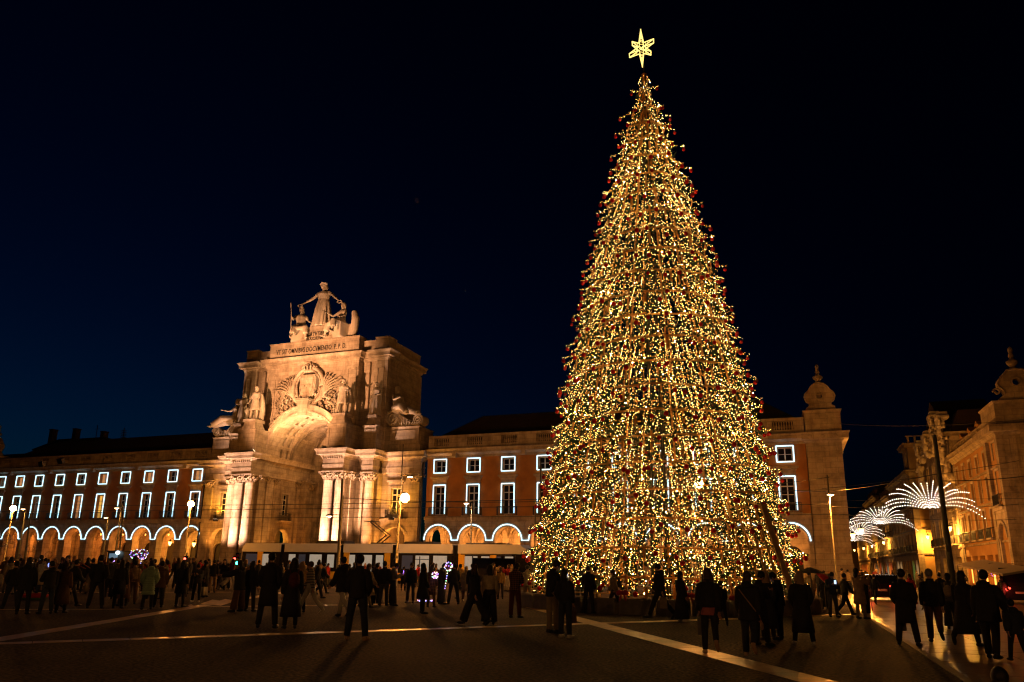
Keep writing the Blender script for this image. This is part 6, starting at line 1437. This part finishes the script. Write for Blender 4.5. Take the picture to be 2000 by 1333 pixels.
# ------------------------------------------------------------ statues
me_ = tobj(CREST[0], .09); me_.materials.append(STONE_S); inst(me_, 'carved_crest', CREST[1])['kind'] = 'stuff'
def statue(label, loc, H, pose, rz, robe=None, mirror=False, seat=False, extra=None, tilt=None, wide=1.12):
    J = skeleton(*pose); b = body_mb(J, 1.1)
    b.v = b.v; up = J['up']
    hb = hair_mb(J, 'bob'); o_ = len(b.v); b.v += hb.v; b.f += [tuple(i+o_ for i in f) for f in hb.f]; b.mi += hb.mi; b.sm += hb.sm
    if robe == 'long':
        loft(b, [(Vector((0, 0, .02)), .28, .23, .17), (Vector((0, 0, .35)), .24, .195, .17), (Vector((0, 0, .75)), .21, .165, .12), (J['pelvis'], .19, .14, .03), (up(0, 0, 1.12), .15, .12, .02), (up(0, .01, 1.32), .195, .135, .02), (up(0, 0, 1.44), .13, .09, 0)], 48)
    elif robe == 'short':
        loft(b, [(Vector((0, .0, .52)), .24, .19, .08), (Vector((0, 0, .8)), .2, .15, .05), (up(0, 0, 1.1), .16, .125, .02), (up(0, 0, 1.34), .2, .14, .02), (up(0, 0, 1.44), .13, .09, 0)], 48)
        b.tube([up(-.2, -.12, 1.38), up(-.24, -.2, 1.0), (-.26, -.22, .5), (-.22, -.2, .05)], [.06, .10, .12, .12], 8); b.tube([up(.2, -.12, 1.38), up(.22, -.2, 1.0), (.22, -.22, .5), (.18, -.2, .05)], [.06, .09, .11, .11], 8)
    elif robe == 'seated':
        loft(b, [(up(0, .0, .88), .23, .19, .05), (up(0, 0, 1.1), .17, .13, .02), (up(0, 0, 1.34), .2, .14, .02), (up(0, 0, 1.44), .13, .09, 0)], 32)
        for k in 'lr':
            b.tube([J[k+'hip'], J[k+'hip'].lerp(J[k+'knee'], .5), J[k+'knee'], J[k+'knee'].lerp(J[k+'ank'], .6)], [.15, .14, .115, .10], 10)
        b.tube([J['lknee'], J['rknee']], .09, 8); hz = J['pelvis'].z
        b.box(-.3, .3, -.32, .22, 0, hz-.08)
    if extra: extra(b, J)
    me = tobj(b, .018); me.materials.append(STONE_S); s = H/(J['head'].z+.15)
    o = inst(me, 'statue', None, loc=loc, rot=tilt if tilt else (0, 0, rz), scale=((-s if mirror else s)*wide, s*wide, s)); tag(o, label, 'statue'); return o
SD = ((0, 4, 0), (8, 6, 10)); 
def shield_x(b, J): b.ell((.30, .06, .42), (.05, .2, .26), 12, 8); b.tube([(.3, .06, .0), (.3, .06, 1.3)], .02, 5)
def staff_x(b, J): b.tube([J['rhd']+Vector((0, 0, .25)), J['rhd'], Vector((J['rhd'].x, J['rhd'].y, 0))], .022, 6)
statue('stone statue of a figure with a sword on the left pedestal over the coupled columns', (AX-6.3, YC-.05+.55, 18.45), 4.3, (SD, ((10, 12, 40, 20), (6, 14, 20, 6)), 0, (6, 20)), PI, 'short', extra=shield_x)
statue('stone statue leaning beside the wreath relief on the right coupled columns', (AX+6.3, YC+.5, 18.45), 4.3, (((0, 4, 0), (12, 8, 18)), ((20, 20, 60, 25), (10, 16, 10, 6)), -2, (4, -25)), PI+.3, 'short', extra=staff_x)
statue('stone statue in a long robe above the outer right column', (AX+9.65, -1.35, 18.42), 4.1, (SD, ((10, 14, 55, 30), (4, 10, 20, 8)), 0, (4, 10)), PI, 'long')
statue('stone statue in a long robe above the outer left column', (AX-9.65, -1.35, 18.42), 4.1, (SD, ((6, 10, 30, 10), (14, 12, 60, 25)), 0, (4, -10)), PI, 'long')
def wr(b, J):
    for k in 'lr':
        c = J[k+'hd']; b.tube([(c.x+.075*math.cos(2*PI*i/12), c.y, c.z+.05*math.sin(2*PI*i/12)) for i in range(13)], .022, 6)
    b.tube([J['head']+Vector((-.12, .03, .10)), J['head']+Vector((0, .10, .13)), J['head']+Vector((.12, .03, .10)), J['head']+Vector((0, -.09, .08)), J['head']+Vector((-.12, .03, .10))], .022, 6)
statue('crowning robed statue holding out two wreaths on top of the arch', (AX+.05, YA+1.2, 30.65), 6.1, (((0, 4, 0), (5, 5, 4)), ((12, 42, 8, -6), (12, 38, 18, -6)), 0, (10, 0)), PI, 'long', extra=wr, wide=1.42)
def spear(b, J): b.tube([J['rhd']+Vector((.06, 0, .55)), J['rhd'], J['rhd']+Vector((-.03, .02, -.7))], .02, 6); b.ell(J['head']+Vector((0, -.02, .12)), (.07, .12, .09), 8, 6)
statue('seated stone figure with helmet at the left foot of the crowning statue', (AX-2.7, YA+.6, 28.75), 4.9, (((70, 8, 62), (58, 18, 35)), ((30, 20, 30, 10), (28, 24, 60, 10)), -4, (5, -20)), PI+.65, 'seated', extra=spear)
def trunk(b, J): b.tube([(-.34, -.25, 0), (-.42, -.28, .4), (-.46, -.28, .8), (-.40, -.24, 1.12)], [.13, .15, .14, .09], 10); b.tube([J['rhd'], J['rhd']+Vector((.0, .05, -.6))], .06, 8)
statue('seated stone winged figure at the right foot of the crowning statue', (AX+3.3, YA+.6, 28.75), 4.9, (((78, 12, 70), (66, 14, 60)), ((20, 26, 30, 10), (40, 26, 60, 20)), -6, (5, 15)), PI-.35, 'seated', extra=trunk)
def volute(s):
    b = MB(Msgn(s)); b.smooth = False
    for (cx, cz, r) in ((11.35, 18.25, .95), (15.0-.3, 17.95, .6)):
        for k in range(20):
            a = k*.62; rr_ = r*(1-k/24); b.tube([(cx+rr_*math.cos(a+.62*t/3), -.15, cz+rr_*math.sin(a+.62*t/3)) for t in range(4)], .13*r+.03, 6)
        b.prism([(cx+r*math.cos(2*PI*i/18), cz+r*math.sin(2*PI*i/18)) for i in range(18)], .0, 1.6)
    b.prism([(11.2, 17.2), (14.9, 17.2), (14.6, 17.6), (13.6, 17.7), (12.6, 18.5), (11.5, 19.2), (10.9, 18.9)], -.05, 1.5)
    for i in range(8): b.tube([(12.0+i*.3, -.12, 17.3), (11.9+i*.36, -.2, 17.75-.02*i), (11.6+i*.42, -.1, 18.5-.11*i)], .07, 5)
    o = b.build('volute_scroll', STONE_S, None, loc=(AX, 0, 0)); return o
for s, lb in ((1, 'scrolled stone base under the reclining river god right of the attic'), (-1, 'scrolled stone base under the reclining river god left of the attic')):
    tag(volute(s), lb, 'stone scroll')
def recl(b, J):
    b.tube([J['lhip']+Vector((0, 0, -.05)), J['lknee'], J['lank']], [.19, .15, .10], 10); b.tube([J['rhip']+Vector((0, 0, -.05)), J['rknee'], J['rank']], [.18, .14, .10], 10); b.tube([J['lhip'].lerp(J['lknee'], .4), J['rhip'].lerp(J['rknee'], .4)], .16, 8)
    loft(b, [(J['up'](0, 0, .86), .22, .19, .05), (J['up'](0, 0, 1.02), .18, .15, .03), (J['up'](0, 0, 1.2), .16, .13, 0)], 24)
    b.tube([J['up'](-.25, -.15, .9), J['up'](-.30, -.22, 1.15), J['up'](-.22, -.24, 1.38)], [.12, .16, .10], 8)
RG = (((76, 10, 8), (88, 6, 42)), ((-20, 28, 30, 0), (35, 20, 60, 20)), -4, (4, -25))
for s, lb in ((1, 'reclining stone river god leaning beside the right of the attic'), (-1, 'reclining stone river god leaning beside the left of the attic')):
    statue(lb, (AX+s*11.9, .0, 18.2), 4.0, RG, s*(-PI/2-.45), None, extra=recl, mirror=(s < 0))

# ------------------------------------------------------------ vehicles and small things
CARP = mat('black_car_paint', (.012, .012, .014), .18, spec=.8); RUB = mat('tyre_rubber', (.01, .01, .01), .8); TAILR = mat('tail_light_on', (.5, .02, .02), .3, emit=(1.0, .04, .02), estr=9); PLATE = mat('number_plate', (.6, .6, .55), .5)
def car(label, loc, rz, L=4.4, W=1.8, H=1.48, van=False):
    T = tag(empty('car', loc, rz), label, 'car')      # rear end towards -y
    prof = [(-L/2, .35), (-L/2-.03, .75), (-L/2+.1, 1.0), (-L/2+.75, H-.03), (-L/2+1.2, H), (.55, H-.04), (1.25, 1.02), (L/2-.25, .86), (L/2, .6), (L/2, .3), (L/2-.2, .22), (-L/2+.15, .22)]
    if van: prof = [(-L/2, .35), (-L/2, 1.0), (-L/2+.12, H), (L/2-1.6, H), (L/2-.9, 1.15), (L/2-.1, 1.0), (L/2, .3), (-L/2+.1, .25)]
    b = MB(Matrix(((0, 1, 0, 0), (1, 0, 0, 0), (0, 0, 1, 0), (0, 0, 0, 1)))); b.prism(prof, -W/2+.04, W/2-.04); b.prism([(x*.985, .22+(z-.22)*.62) for x, z in prof], -W/2, W/2); b.build('body', CARP, T)
    g = MB(); g.add([(-W/2+.2, -L/2+.10, 1.03), (W/2-.2, -L/2+.10, 1.03), (W/2-.3, -L/2+.66, H-.09), (-W/2+.3, -L/2+.66, H-.09)], [(0,1,2,3)]) if not van else g.box(-W/2+.2, W/2-.2, -L/2+.02, -L/2+.05, 1.05, H-.2); g.build('rear_window', GLASS, T)
    for s in (-1, 1):
        g = MB(); g.box(s*W/2-.012*(s > 0)-.0, s*W/2+.012*(s < 0)+.0, -L/2+.9, .9, 1.02, H-.16) if False else g.box(min(s*(W/2-.05), s*(W/2-.03)), max(s*(W/2-.05), s*(W/2-.03)), -L/2+.95, .6, 1.02, H-.14); g.build('side_window', GLASS, T)
        t_ = MB(); t_.ell((s*(W/2-.28), -L/2-.0, .86), (.22, .05, .075), 10, 6); t_.build('tail_light', TAILR, T)
        for y in (-L/2+.85, L/2-.85):
            w = MB(Matrix.Translation((s*(W/2-.1), y, .32)) @ Matrix.Rotation(PI/2, 4, 'Y')); w.smooth = True; w.lathe([(.18, -.1), (.32, -.1), (.33, 0), (.32, .1), (.18, .1)], 18); wo = w.build('wheel', RUB, T)
            w = MB(Matrix.Translation((s*(W/2-.02), y, .32)) @ Matrix.Rotation(PI/2, 4, 'Y')); w.lathe([(.05, -.02), (.19, -.02), (.19, .02), (.05, .03)], 12); w.build('rim', DIRTY, wo)
    g = MB(); g.box(-.26, .26, -L/2-.05, -L/2-.03, .58, .69); g.build('number_plate', PLATE, T)
    g = MB(); g.box(-W/2+.1, W/2-.1, -L/2-.06, -L/2+.1, .32, .50); g.build('bumper', CARP, T)
    lamp('POINT', Matrix.Rotation(rz, 4, 'Z') @ Vector((-W/2+.28, -L/2-.35, .8))+Vector(loc), (1, .05, .03), 12, size=.1, name='tail_glow')
    return T
p = ground_at(1734, 1176); car('dark car with a glowing red tail light behind the walking people', (p.x, p.y+2.2, 0), R(-6))
p = ground_at(1990, 1182); car('dark van with a red tail light at the right edge under violet lights', (p.x+.8, p.y+2.4, 0), R(-14), 4.8, 1.9, 1.95, True)
VIO = mat('violet_light', (.3, .1, .6), .5, emit=(.32, .10, 1.0), estr=3.0)
p = at_depth(1975, 1114, 44); vr = random.Random(5); b = MB(); 
for i in range(60): b.ell((vr.uniform(-1.4, 1.4), vr.uniform(-.3, .3), vr.uniform(-.45, .3)), (.022, .022, .022), 5, 3)
t_ = tag(empty('violet_light_garland', p), 'violet garland of small lights above the dark van at the right edge', 'garland'); b.build('bulbs', VIO, t_, kind='stuff'); b = MB()
for k in range(5): b.tube([(-1.5+.15*i, 0, -.4+.18*k+.08*math.sin(i+k)) for i in range(20)], .012, 4)
b.build('cable', WIRE, t_)
# pale low awning
AW = mat('pale_awning_cloth', (.30, .25, .18), .8); a = at_depth(1866, 1102, 47); c = at_depth(1958, 1121, 40); T = tag(empty('stall_awning', (a.x, a.y, 0)), 'long low pale awning of a stall before the ornate building', 'awning'); v = c-a; nrm = Vector((v.y, -v.x, 0)).normalized()*1.6
b = MB(); q0 = Vector((0, 0, a.z)); q1 = Vector((v.x, v.y, c.z)); b.add([tuple(q0), tuple(q1), tuple(q1-nrm+Vector((0,0,.3))), tuple(q0-nrm+Vector((0,0,.3))), tuple(q0-Vector((0,0,.12))), tuple(q1-Vector((0,0,.12))), tuple(q1-nrm+Vector((0,0,.18))), tuple(q0-nrm+Vector((0,0,.18)))], [(0,1,2,3), (7,6,5,4), (0,4,5,1), (1,5,6,2), (2,6,7,3), (3,7,4,0)]); b.build('canopy', AW, T)
for u in (.05, .5, .95):
    r_ = q0.lerp(q1, u); b = MB(); b.tube([(r_.x, r_.y, 0), (r_.x, r_.y, r_.z-.05)], .03, 6); b.build('post', DIRTY, T)
# dark parasol and red umbrella, bin
p = at_depth(1583, 1119, 31.5); T = tag(empty('parasol', (p.x, p.y, 0)), 'flat dark parasol right of the foot of the tree', 'parasol'); b = MB(); b.lathe([(.55*1.0, p.z-.02), (.52, p.z+.02), (.3, p.z+.13), (.04, p.z+.22)], 8, sx=1.0); b.build('canopy', C['black'], T); b = MB(); b.tube([(0, 0, 0), (0, 0, p.z+.2)], .025, 6); b.build('pole', DIRTY, T)
p = at_depth(1612, 1133, 31); T = tag(empty('umbrella', (p.x, p.y, p.z)), 'tilted red umbrella between the parasol and the corner pavilion', 'umbrella'); b = MB(); b.lathe([(.42, -.1), (.36, .0), (.2, .12), (.02, .18)], 8); b.build('canopy', C['red'], T, rot=(0, R(50), 0)); b = MB(); b.tube([(0, 0, .15), (0, 0, -.6)], .012, 5); b.build('shaft', DIRTY, T, rot=(0, R(50), 0))
p = ground_at(1692, 1198); T = tag(empty('litter_bin', p), 'black cylindrical litter bin at the pavement corner', 'litter bin'); b = MB(); b.smooth = True; b.lathe([(.17, 0), (.18, .05), (.165, .95), (.18, 1.0), (.18, 1.1), (.12, 1.16)], 20); b.build('body', IRON, T); b = MB(); b.smooth = True; b.lathe([(.12, 1.165), (.14, 1.2), (.05, 1.24)], 16); b.build('lid', POLEM, T)
# metal barrier at the corner pavilion and light toys
p = at_depth(1655, 1150, 33); T = tag(empty('crowd_barrier', (p.x, p.y, 0), YAW), 'pale metal crowd barrier behind the stepping man', 'barrier'); b = MB(); b.tube([(-1, 0, 0), (-1, 0, 1.05), (1, 0, 1.05), (1, 0, 0)], .02, 6); b.build('frame', CONC, T)
for i in range(11): b = MB(); b.tube([(-.85+i*.17, 0, .2), (-.85+i*.17, 0, 1.03)], .01, 4); b.build('bar', CONC, T)
TOY = [mat('toy_light_'+n, tuple(v*.3 for v in e), .5, emit=e, estr=3.2) for n, e in (('pink', (1, .45, .6)), ('violet', (.45, .25, 1)), ('green', (.2, 1, .4)), ('blue', (.25, .3, 1)), ('warm', (1, .8, .55)))]
FILM = mat('balloon_film', (.25, .07, .12), .3)
def balloon(label, x, y, d, r, stick=True, seed=1):
    p = at_depth(x, y, d); T = tag(empty('light_balloon', p), label, 'balloon', 'lit toy balloons'); q = random.Random(seed)
    b = MB(); b.smooth = True; b.ell((0, 0, 0), (r*.8, r*.8, r*.8), 14, 10); b.build('balloon', FILM, T)
    b = MB()
    for i in range(34):
        a, h = q.uniform(0, 6.28), q.uniform(-1, 1); w = math.sqrt(1-h*h); b.cur = q.choice((0, 0, 1, 1, 2, 3, 4)); b.ell((r*w*math.cos(a), r*w*math.sin(a), r*h), (.022, .022, .022), 5, 3)
    b.build('lights', TOY, T, kind='stuff')
    if stick:
        b = MB(); b.tube([(0, 0, -r*.8), (-.12, 0, -r-1.0)], .012, 5); b.build('stick', DIRTY, T); b = MB()
        for i in range(8): b.cur = (2, 4, 3, 1)[i % 4]; b.ell((-.014*i-.02, -.02, -r-.1*i), (.024, .024, .024), 5, 3)
        b.build('stick_lights', TOY, T, kind='stuff')
balloon('violet and green lit balloon with a glowing stick above the tan sweater', 279, 1083, 40, .26, True, 1); balloon('pinkish lit balloon left of the violet one', 264, 1082, 41, .26, False, 2)
balloon('ring of violet lights held up before the tram shelter', 876, 1107, 31, .17, True, 3); balloon('smaller pinkish lit balloon held low near the patterned coat', 850, 1124, 30, .13, False, 4)
def glow(label, x, y, d, w, h, m, name='light_toy'):
    p = at_depth(x, y, d); b = MB(); b.smooth = True; b.ell((0, 0, 0), (w, .05, h), 10, 6); tag(b.build(name, m, None, loc=p), label, 'light toy', 'small glowing toys')
glow('small blue light toy held low left of the tall man in a black coat', 493, 1162, 27, .04, .05, TOY[3]); glow('blue flashing toy in the hands at the left', 96, 1104, 33, .05, .09, TOY[3]); glow('pale blue toy light at head height at the left', 62, 1099, 34, .03, .07, TOY[4]); glow('violet headband light under the white lit kiosk', 221, 1096, 36, .09, .05, TOY[1])
p = ground_at(817, 1177); p2 = ground_at(845, 1176); b = MB(); tr2 = random.Random(6)
for i in range(26): b.cur = tr2.choice((0, 1, 3)); u = i/25; q = p.lerp(p2, u); b.ell((q.x-p.x+tr2.uniform(-.1, .1), q.y-p.y+tr2.uniform(-.1, .1), .04+tr2.random()*.05), (.03, .03, .02), 5, 3)
T = tag(empty('light_toys_on_mat', p), 'glowing violet and pink toys spread on the ground before the young man', 'toy mat'); b.build('toys', TOY, T, kind='stuff'); b = MB(); b.box(-.3, (p2-p).x+.3, -.35, .35, .004, .02); b.build('mat', C['black'], T)
# white lit kiosk behind the crowd at the left
p = at_depth(226, 1084, 56); T = tag(empty('kiosk', (p.x, p.y, 0)), 'small kiosk with a pale blue lit front behind the crowd', 'kiosk'); b = MB(); b.box(-.8, .8, 0, 1.4, 0, 2.2); b.taper(-.8, .8, -.1, 1.4, 2.2, 2.3, .05); b.build('body', GREENWOOD, T); b = MB(); b.box(-.6, .2, -.04, 0, 1.75, 2.1); b.build('lit_panel', mat('kiosk_light', (.6, .8, .9), .5, emit=(.35, .6, .8), estr=.25), T); b = MB(); b.smooth = True; b.ell((.4, -.2, 2.15), (.2, .12, .15), 10, 6); b.build('spot_lamp', mat('kiosk_lamp', (.8, .9, 1), .5, emit=(.7, .9, 1), estr=2.2), T)
# tub of the bubble blower, wands, bubbles
p = ground_at(66, 1172); T = tag(empty('tub', p), 'red and green tub on the ground at the left', 'tub'); b = MB(); b.smooth = True; b.lathe([(.42, 0), (.5, .1), (.47, .1), (.4, .03)], 20, sx=1.2, sy=.8); b.build('base', cloth('dark_green', (.05, .12, .04)), T); b = MB(); b.smooth = True; b.lathe([(.5, .10), (.54, .2), (.5, .24), (.46, .2), (.46, .11)], 20, sx=1.15, sy=.8); b.build('rim', C['red'], T)
for (x0, y0, x1, y1, lb) in ((135, 1085, 176, 1110, 'long thin pink wand pointing up left over the crowd'), (140, 1099, 167, 1111, 'shorter pink wand below the long one')):
    a = at_depth(x0, y0, 31); c = at_depth(x1, y1, 30.5); b = MB(); b.tube([(0, 0, 0), tuple(c-a)], [.012, .018], 6); tag(b.build('bubble_wand', C['pink'], None, loc=a), lb, 'wand')
def film():
    m = bpy.data.materials.new('soap_film'); m.use_nodes = True; t = m.node_tree; t.nodes.clear(); o_ = t.nodes.new('ShaderNodeOutputMaterial'); mx = t.nodes.new('ShaderNodeMixShader'); tp = t.nodes.new('ShaderNodeBsdfTransparent'); gl = t.nodes.new('ShaderNodeBsdfGlossy'); lw = t.nodes.new('ShaderNodeLayerWeight'); gl.inputs['Roughness'].default_value = .03; lw.inputs['Blend'].default_value = .25; mt = t.nodes.new('ShaderNodeMath'); mt.operation = 'MULTIPLY_ADD'; mt.inputs[1].default_value = .6; mt.inputs[2].default_value = .05
    t.links.new(lw.outputs['Facing'], mt.inputs[0]); t.links.new(mt.outputs[0], mx.inputs[0]); t.links.new(tp.outputs[0], mx.inputs[1]); t.links.new(gl.outputs[0], mx.inputs[2]); t.links.new(mx.outputs[0], o_.inputs[0]); return m
FILMB = film()
def bubble(label, x, y, d, r, group='soap bubbles'):
    p = at_depth(x, y, d); b = MB(); b.smooth = True; b.ell((0, 0, 0), (r, r, r*.97), 20, 14); tag(b.build('soap_bubble', FILMB, None, loc=p), label, 'soap bubble', group)
bubble('larger soap bubble alone in the night sky above the arch', 815, 392, 30, .105); bubble('smaller soap bubble in the sky between arch and tree', 908, 568, 34, .075)
br = random.Random(31)
for i in range(22): bubble('soap bubble drifting over the crowd at the far left', br.uniform(0, 110), br.uniform(1045, 1105), br.uniform(28, 34), br.uniform(.06, .16), 'soap bubbles over the left crowd')
# ------------------------------------------------------------ floodlights and hidden-in-plain-sight fixtures
FIX = mat('floodlight_lens', (.9, .8, .7), .4, emit=(1, .75, .5), estr=4)
def flood(label, loc, target, color, energy, angle, size=.25, blend=.6, sc=1.0):
    loc = Vector(loc); d = (Vector(target)-loc).normalized(); T = tag(empty('floodlight', loc), label, 'floodlight', 'floodlights aimed at the arch'); T.rotation_euler = d.to_track_quat('Y', 'Z').to_euler()
    b = MB(); b.box(-.25, .25, -.3, -.03, -.2, .2); b.build('housing', DIRTY, T)
    b = MB(); b.box(-.22, .22, -.028, -.018, -.17, .17); b.build('lens', FIX, T)
    lamp('SPOT', loc+d*.12, color, energy, target, size, angle, blend, 'flood')
F = flood
F('floodlight on the tram pole line aimed at the arch relief', (AX-1.0, -33, 9.0), (AX+0.5, -1, 22.0), (1, .44, .18), 104000, 33)
F('floodlight aimed at the crowning statues', (AX+1.0, -33, 9.2), (AX, -1, 29.5), (1, .44, .18), 50000, 26)
F('floodlight on the cornice before the left of the archivolt', (AX-4.85, YC-.6, 14.5), (AX+1.0, -1, 20.5), (1, .55, .22), 5200, 80)
F('floodlight on the cornice before the right of the archivolt', (AX+4.85, YC-.6, 14.5), (AX-1.0, -1, 20.5), (1, .55, .22), 5200, 80)
for s, lb in ((-1, 'left'), (1, 'right')):
    F('ground floodlight washing the %s coupled columns' % lb, (AX+s*6.5, -9.2, .4), (AX+s*6.4, YC, 8.5), (1, .54, .34), 30000, 54)
    F('ground floodlight by the %s outer column' % lb, (AX+s*10.2, -6.5, .4), (AX+s*9.75, -1.75, 9), (1, .46, .20), 8000, 50)
    F('amber uplight in the recess by the %s coupled columns' % lb, (AX+s*4.3, -1.6, .3), (AX+s*4.95, -1.3, 6), (1, .36, .05), 2600, 50)
    F('amber uplight at the %s flank of the arch' % lb, (AX+s*12.2, -2.2, .5), (AX+s*12.4, 0, 13), (1, .36, .05), 4000, 80)
    F('amber uplight under the %s flank cornice' % lb, (AX+s*12.4, -1.0, 6.7), (AX+s*12.6, -.3, 14), (1, .42, .04), 1700, 130)
    F('amber uplight in the %s side of the passage' % lb, (AX+s*3.6, 1.2, .3), (AX+s*5.2, 2.6, 11), (1, .30, .03), 1100, 60)
    F('amber uplight behind the %s passage pier' % lb, (AX+s*3.2, 5.0, .3), (AX+s*5.0, 4.2, 10), (1, .28, .03), 1100, 60)
    lamp('POINT', (AX+s*7.4, 2.8, 3.6), (1, .38, .04), 700, size=.3)
lamp('POINT', (AX, 3.0, 15.5), (1, .42, .10), 420, size=.4)
lamp('POINT', (AX+0.5, -2.5, 15.2), (1, .50, .16), 450, size=.4)
# lanterns of the arcade walk
ALN = MB(); ALN.lathe([(.06, -.14), (.10, .05), (.10, .1)], 6); alm = ALN.mesh('glass', mat('dim_lantern_glass', (1, .8, .5), .4, emit=(1.0, .45, .12), estr=1.6)); ALC = MB(); ALC.lathe([(.2, .1), (.06, .25), (.015, .3), (.015, 1.4)], 6); alc = ALC.mesh('hanger', IRON)
def walk_light(x, e, col, lab, grp):
    T = tag(empty('arcade_lantern', (x, 3.6, 5.0)), lab, 'lantern', grp); inst(alm, 'glass', T); inst(alc, 'hanger', T); lamp('POINT', (x, 2.6, 4.2), col, e, size=.15)
for i, x in enumerate(GX):
    walk_light(x, 560 if i < 4 else 260, (1, .36, .07), 'lantern hanging in the arcade walk right of the triumphal arch', 'lanterns in the right arcade walk')
for i, e in enumerate((150, 0, 190, 60, 30, 190, 40, 40, 60, 170)):
    if i > 1 and e: walk_light(-GX[i]+.9, e*2.6, (1, .28, .04), 'lantern hanging in the arcade walk of the left wing', 'lanterns in the left arcade walk')
lamp('POINT', (12.0, 3.0, 3.6), (1, .34, .05), 800, size=.2); lamp('POINT', (-12.4, 3.0, 3.6), (1, .34, .05), 400, size=.2)

# sodium lamps of the east side of the square, just outside the frame
post('sodium street lamp standing on the pavement outside the right edge', 2160, 1000, 52, 'ball', energy=900)
post('sodium street lamp by the mouth of the side street, outside the right edge', 2080, 960, 66, 'ball', energy=2600)

# the square's own lamps behind the camera
def back_lamp(x, y, e, lab):
    T = tag(empty('street_lamp', (x, y, 0)), lab, 'street lamp', 'street lamps'); b = MB(); b.smooth = True; b.tube([(0, 0, 0), (0, 0, 9.6)], [.12, .08], 8); b.build('pole', POLEM, T)
    b = MB(); b.smooth = True; b.ell((0, 0, 10), (.4, .4, .4), 12, 8); b.build('lamp_globe', mat('plaza_globe_%d' % e, (1, .8, .5), .4, emit=(1, .44, .13), estr=e/(39.5*.16)), T)
back_lamp(34, -96, 2800, 'plaza lamp behind the camera towards the left'); back_lamp(70, -104, 3400, 'plaza lamp behind the camera towards the right')
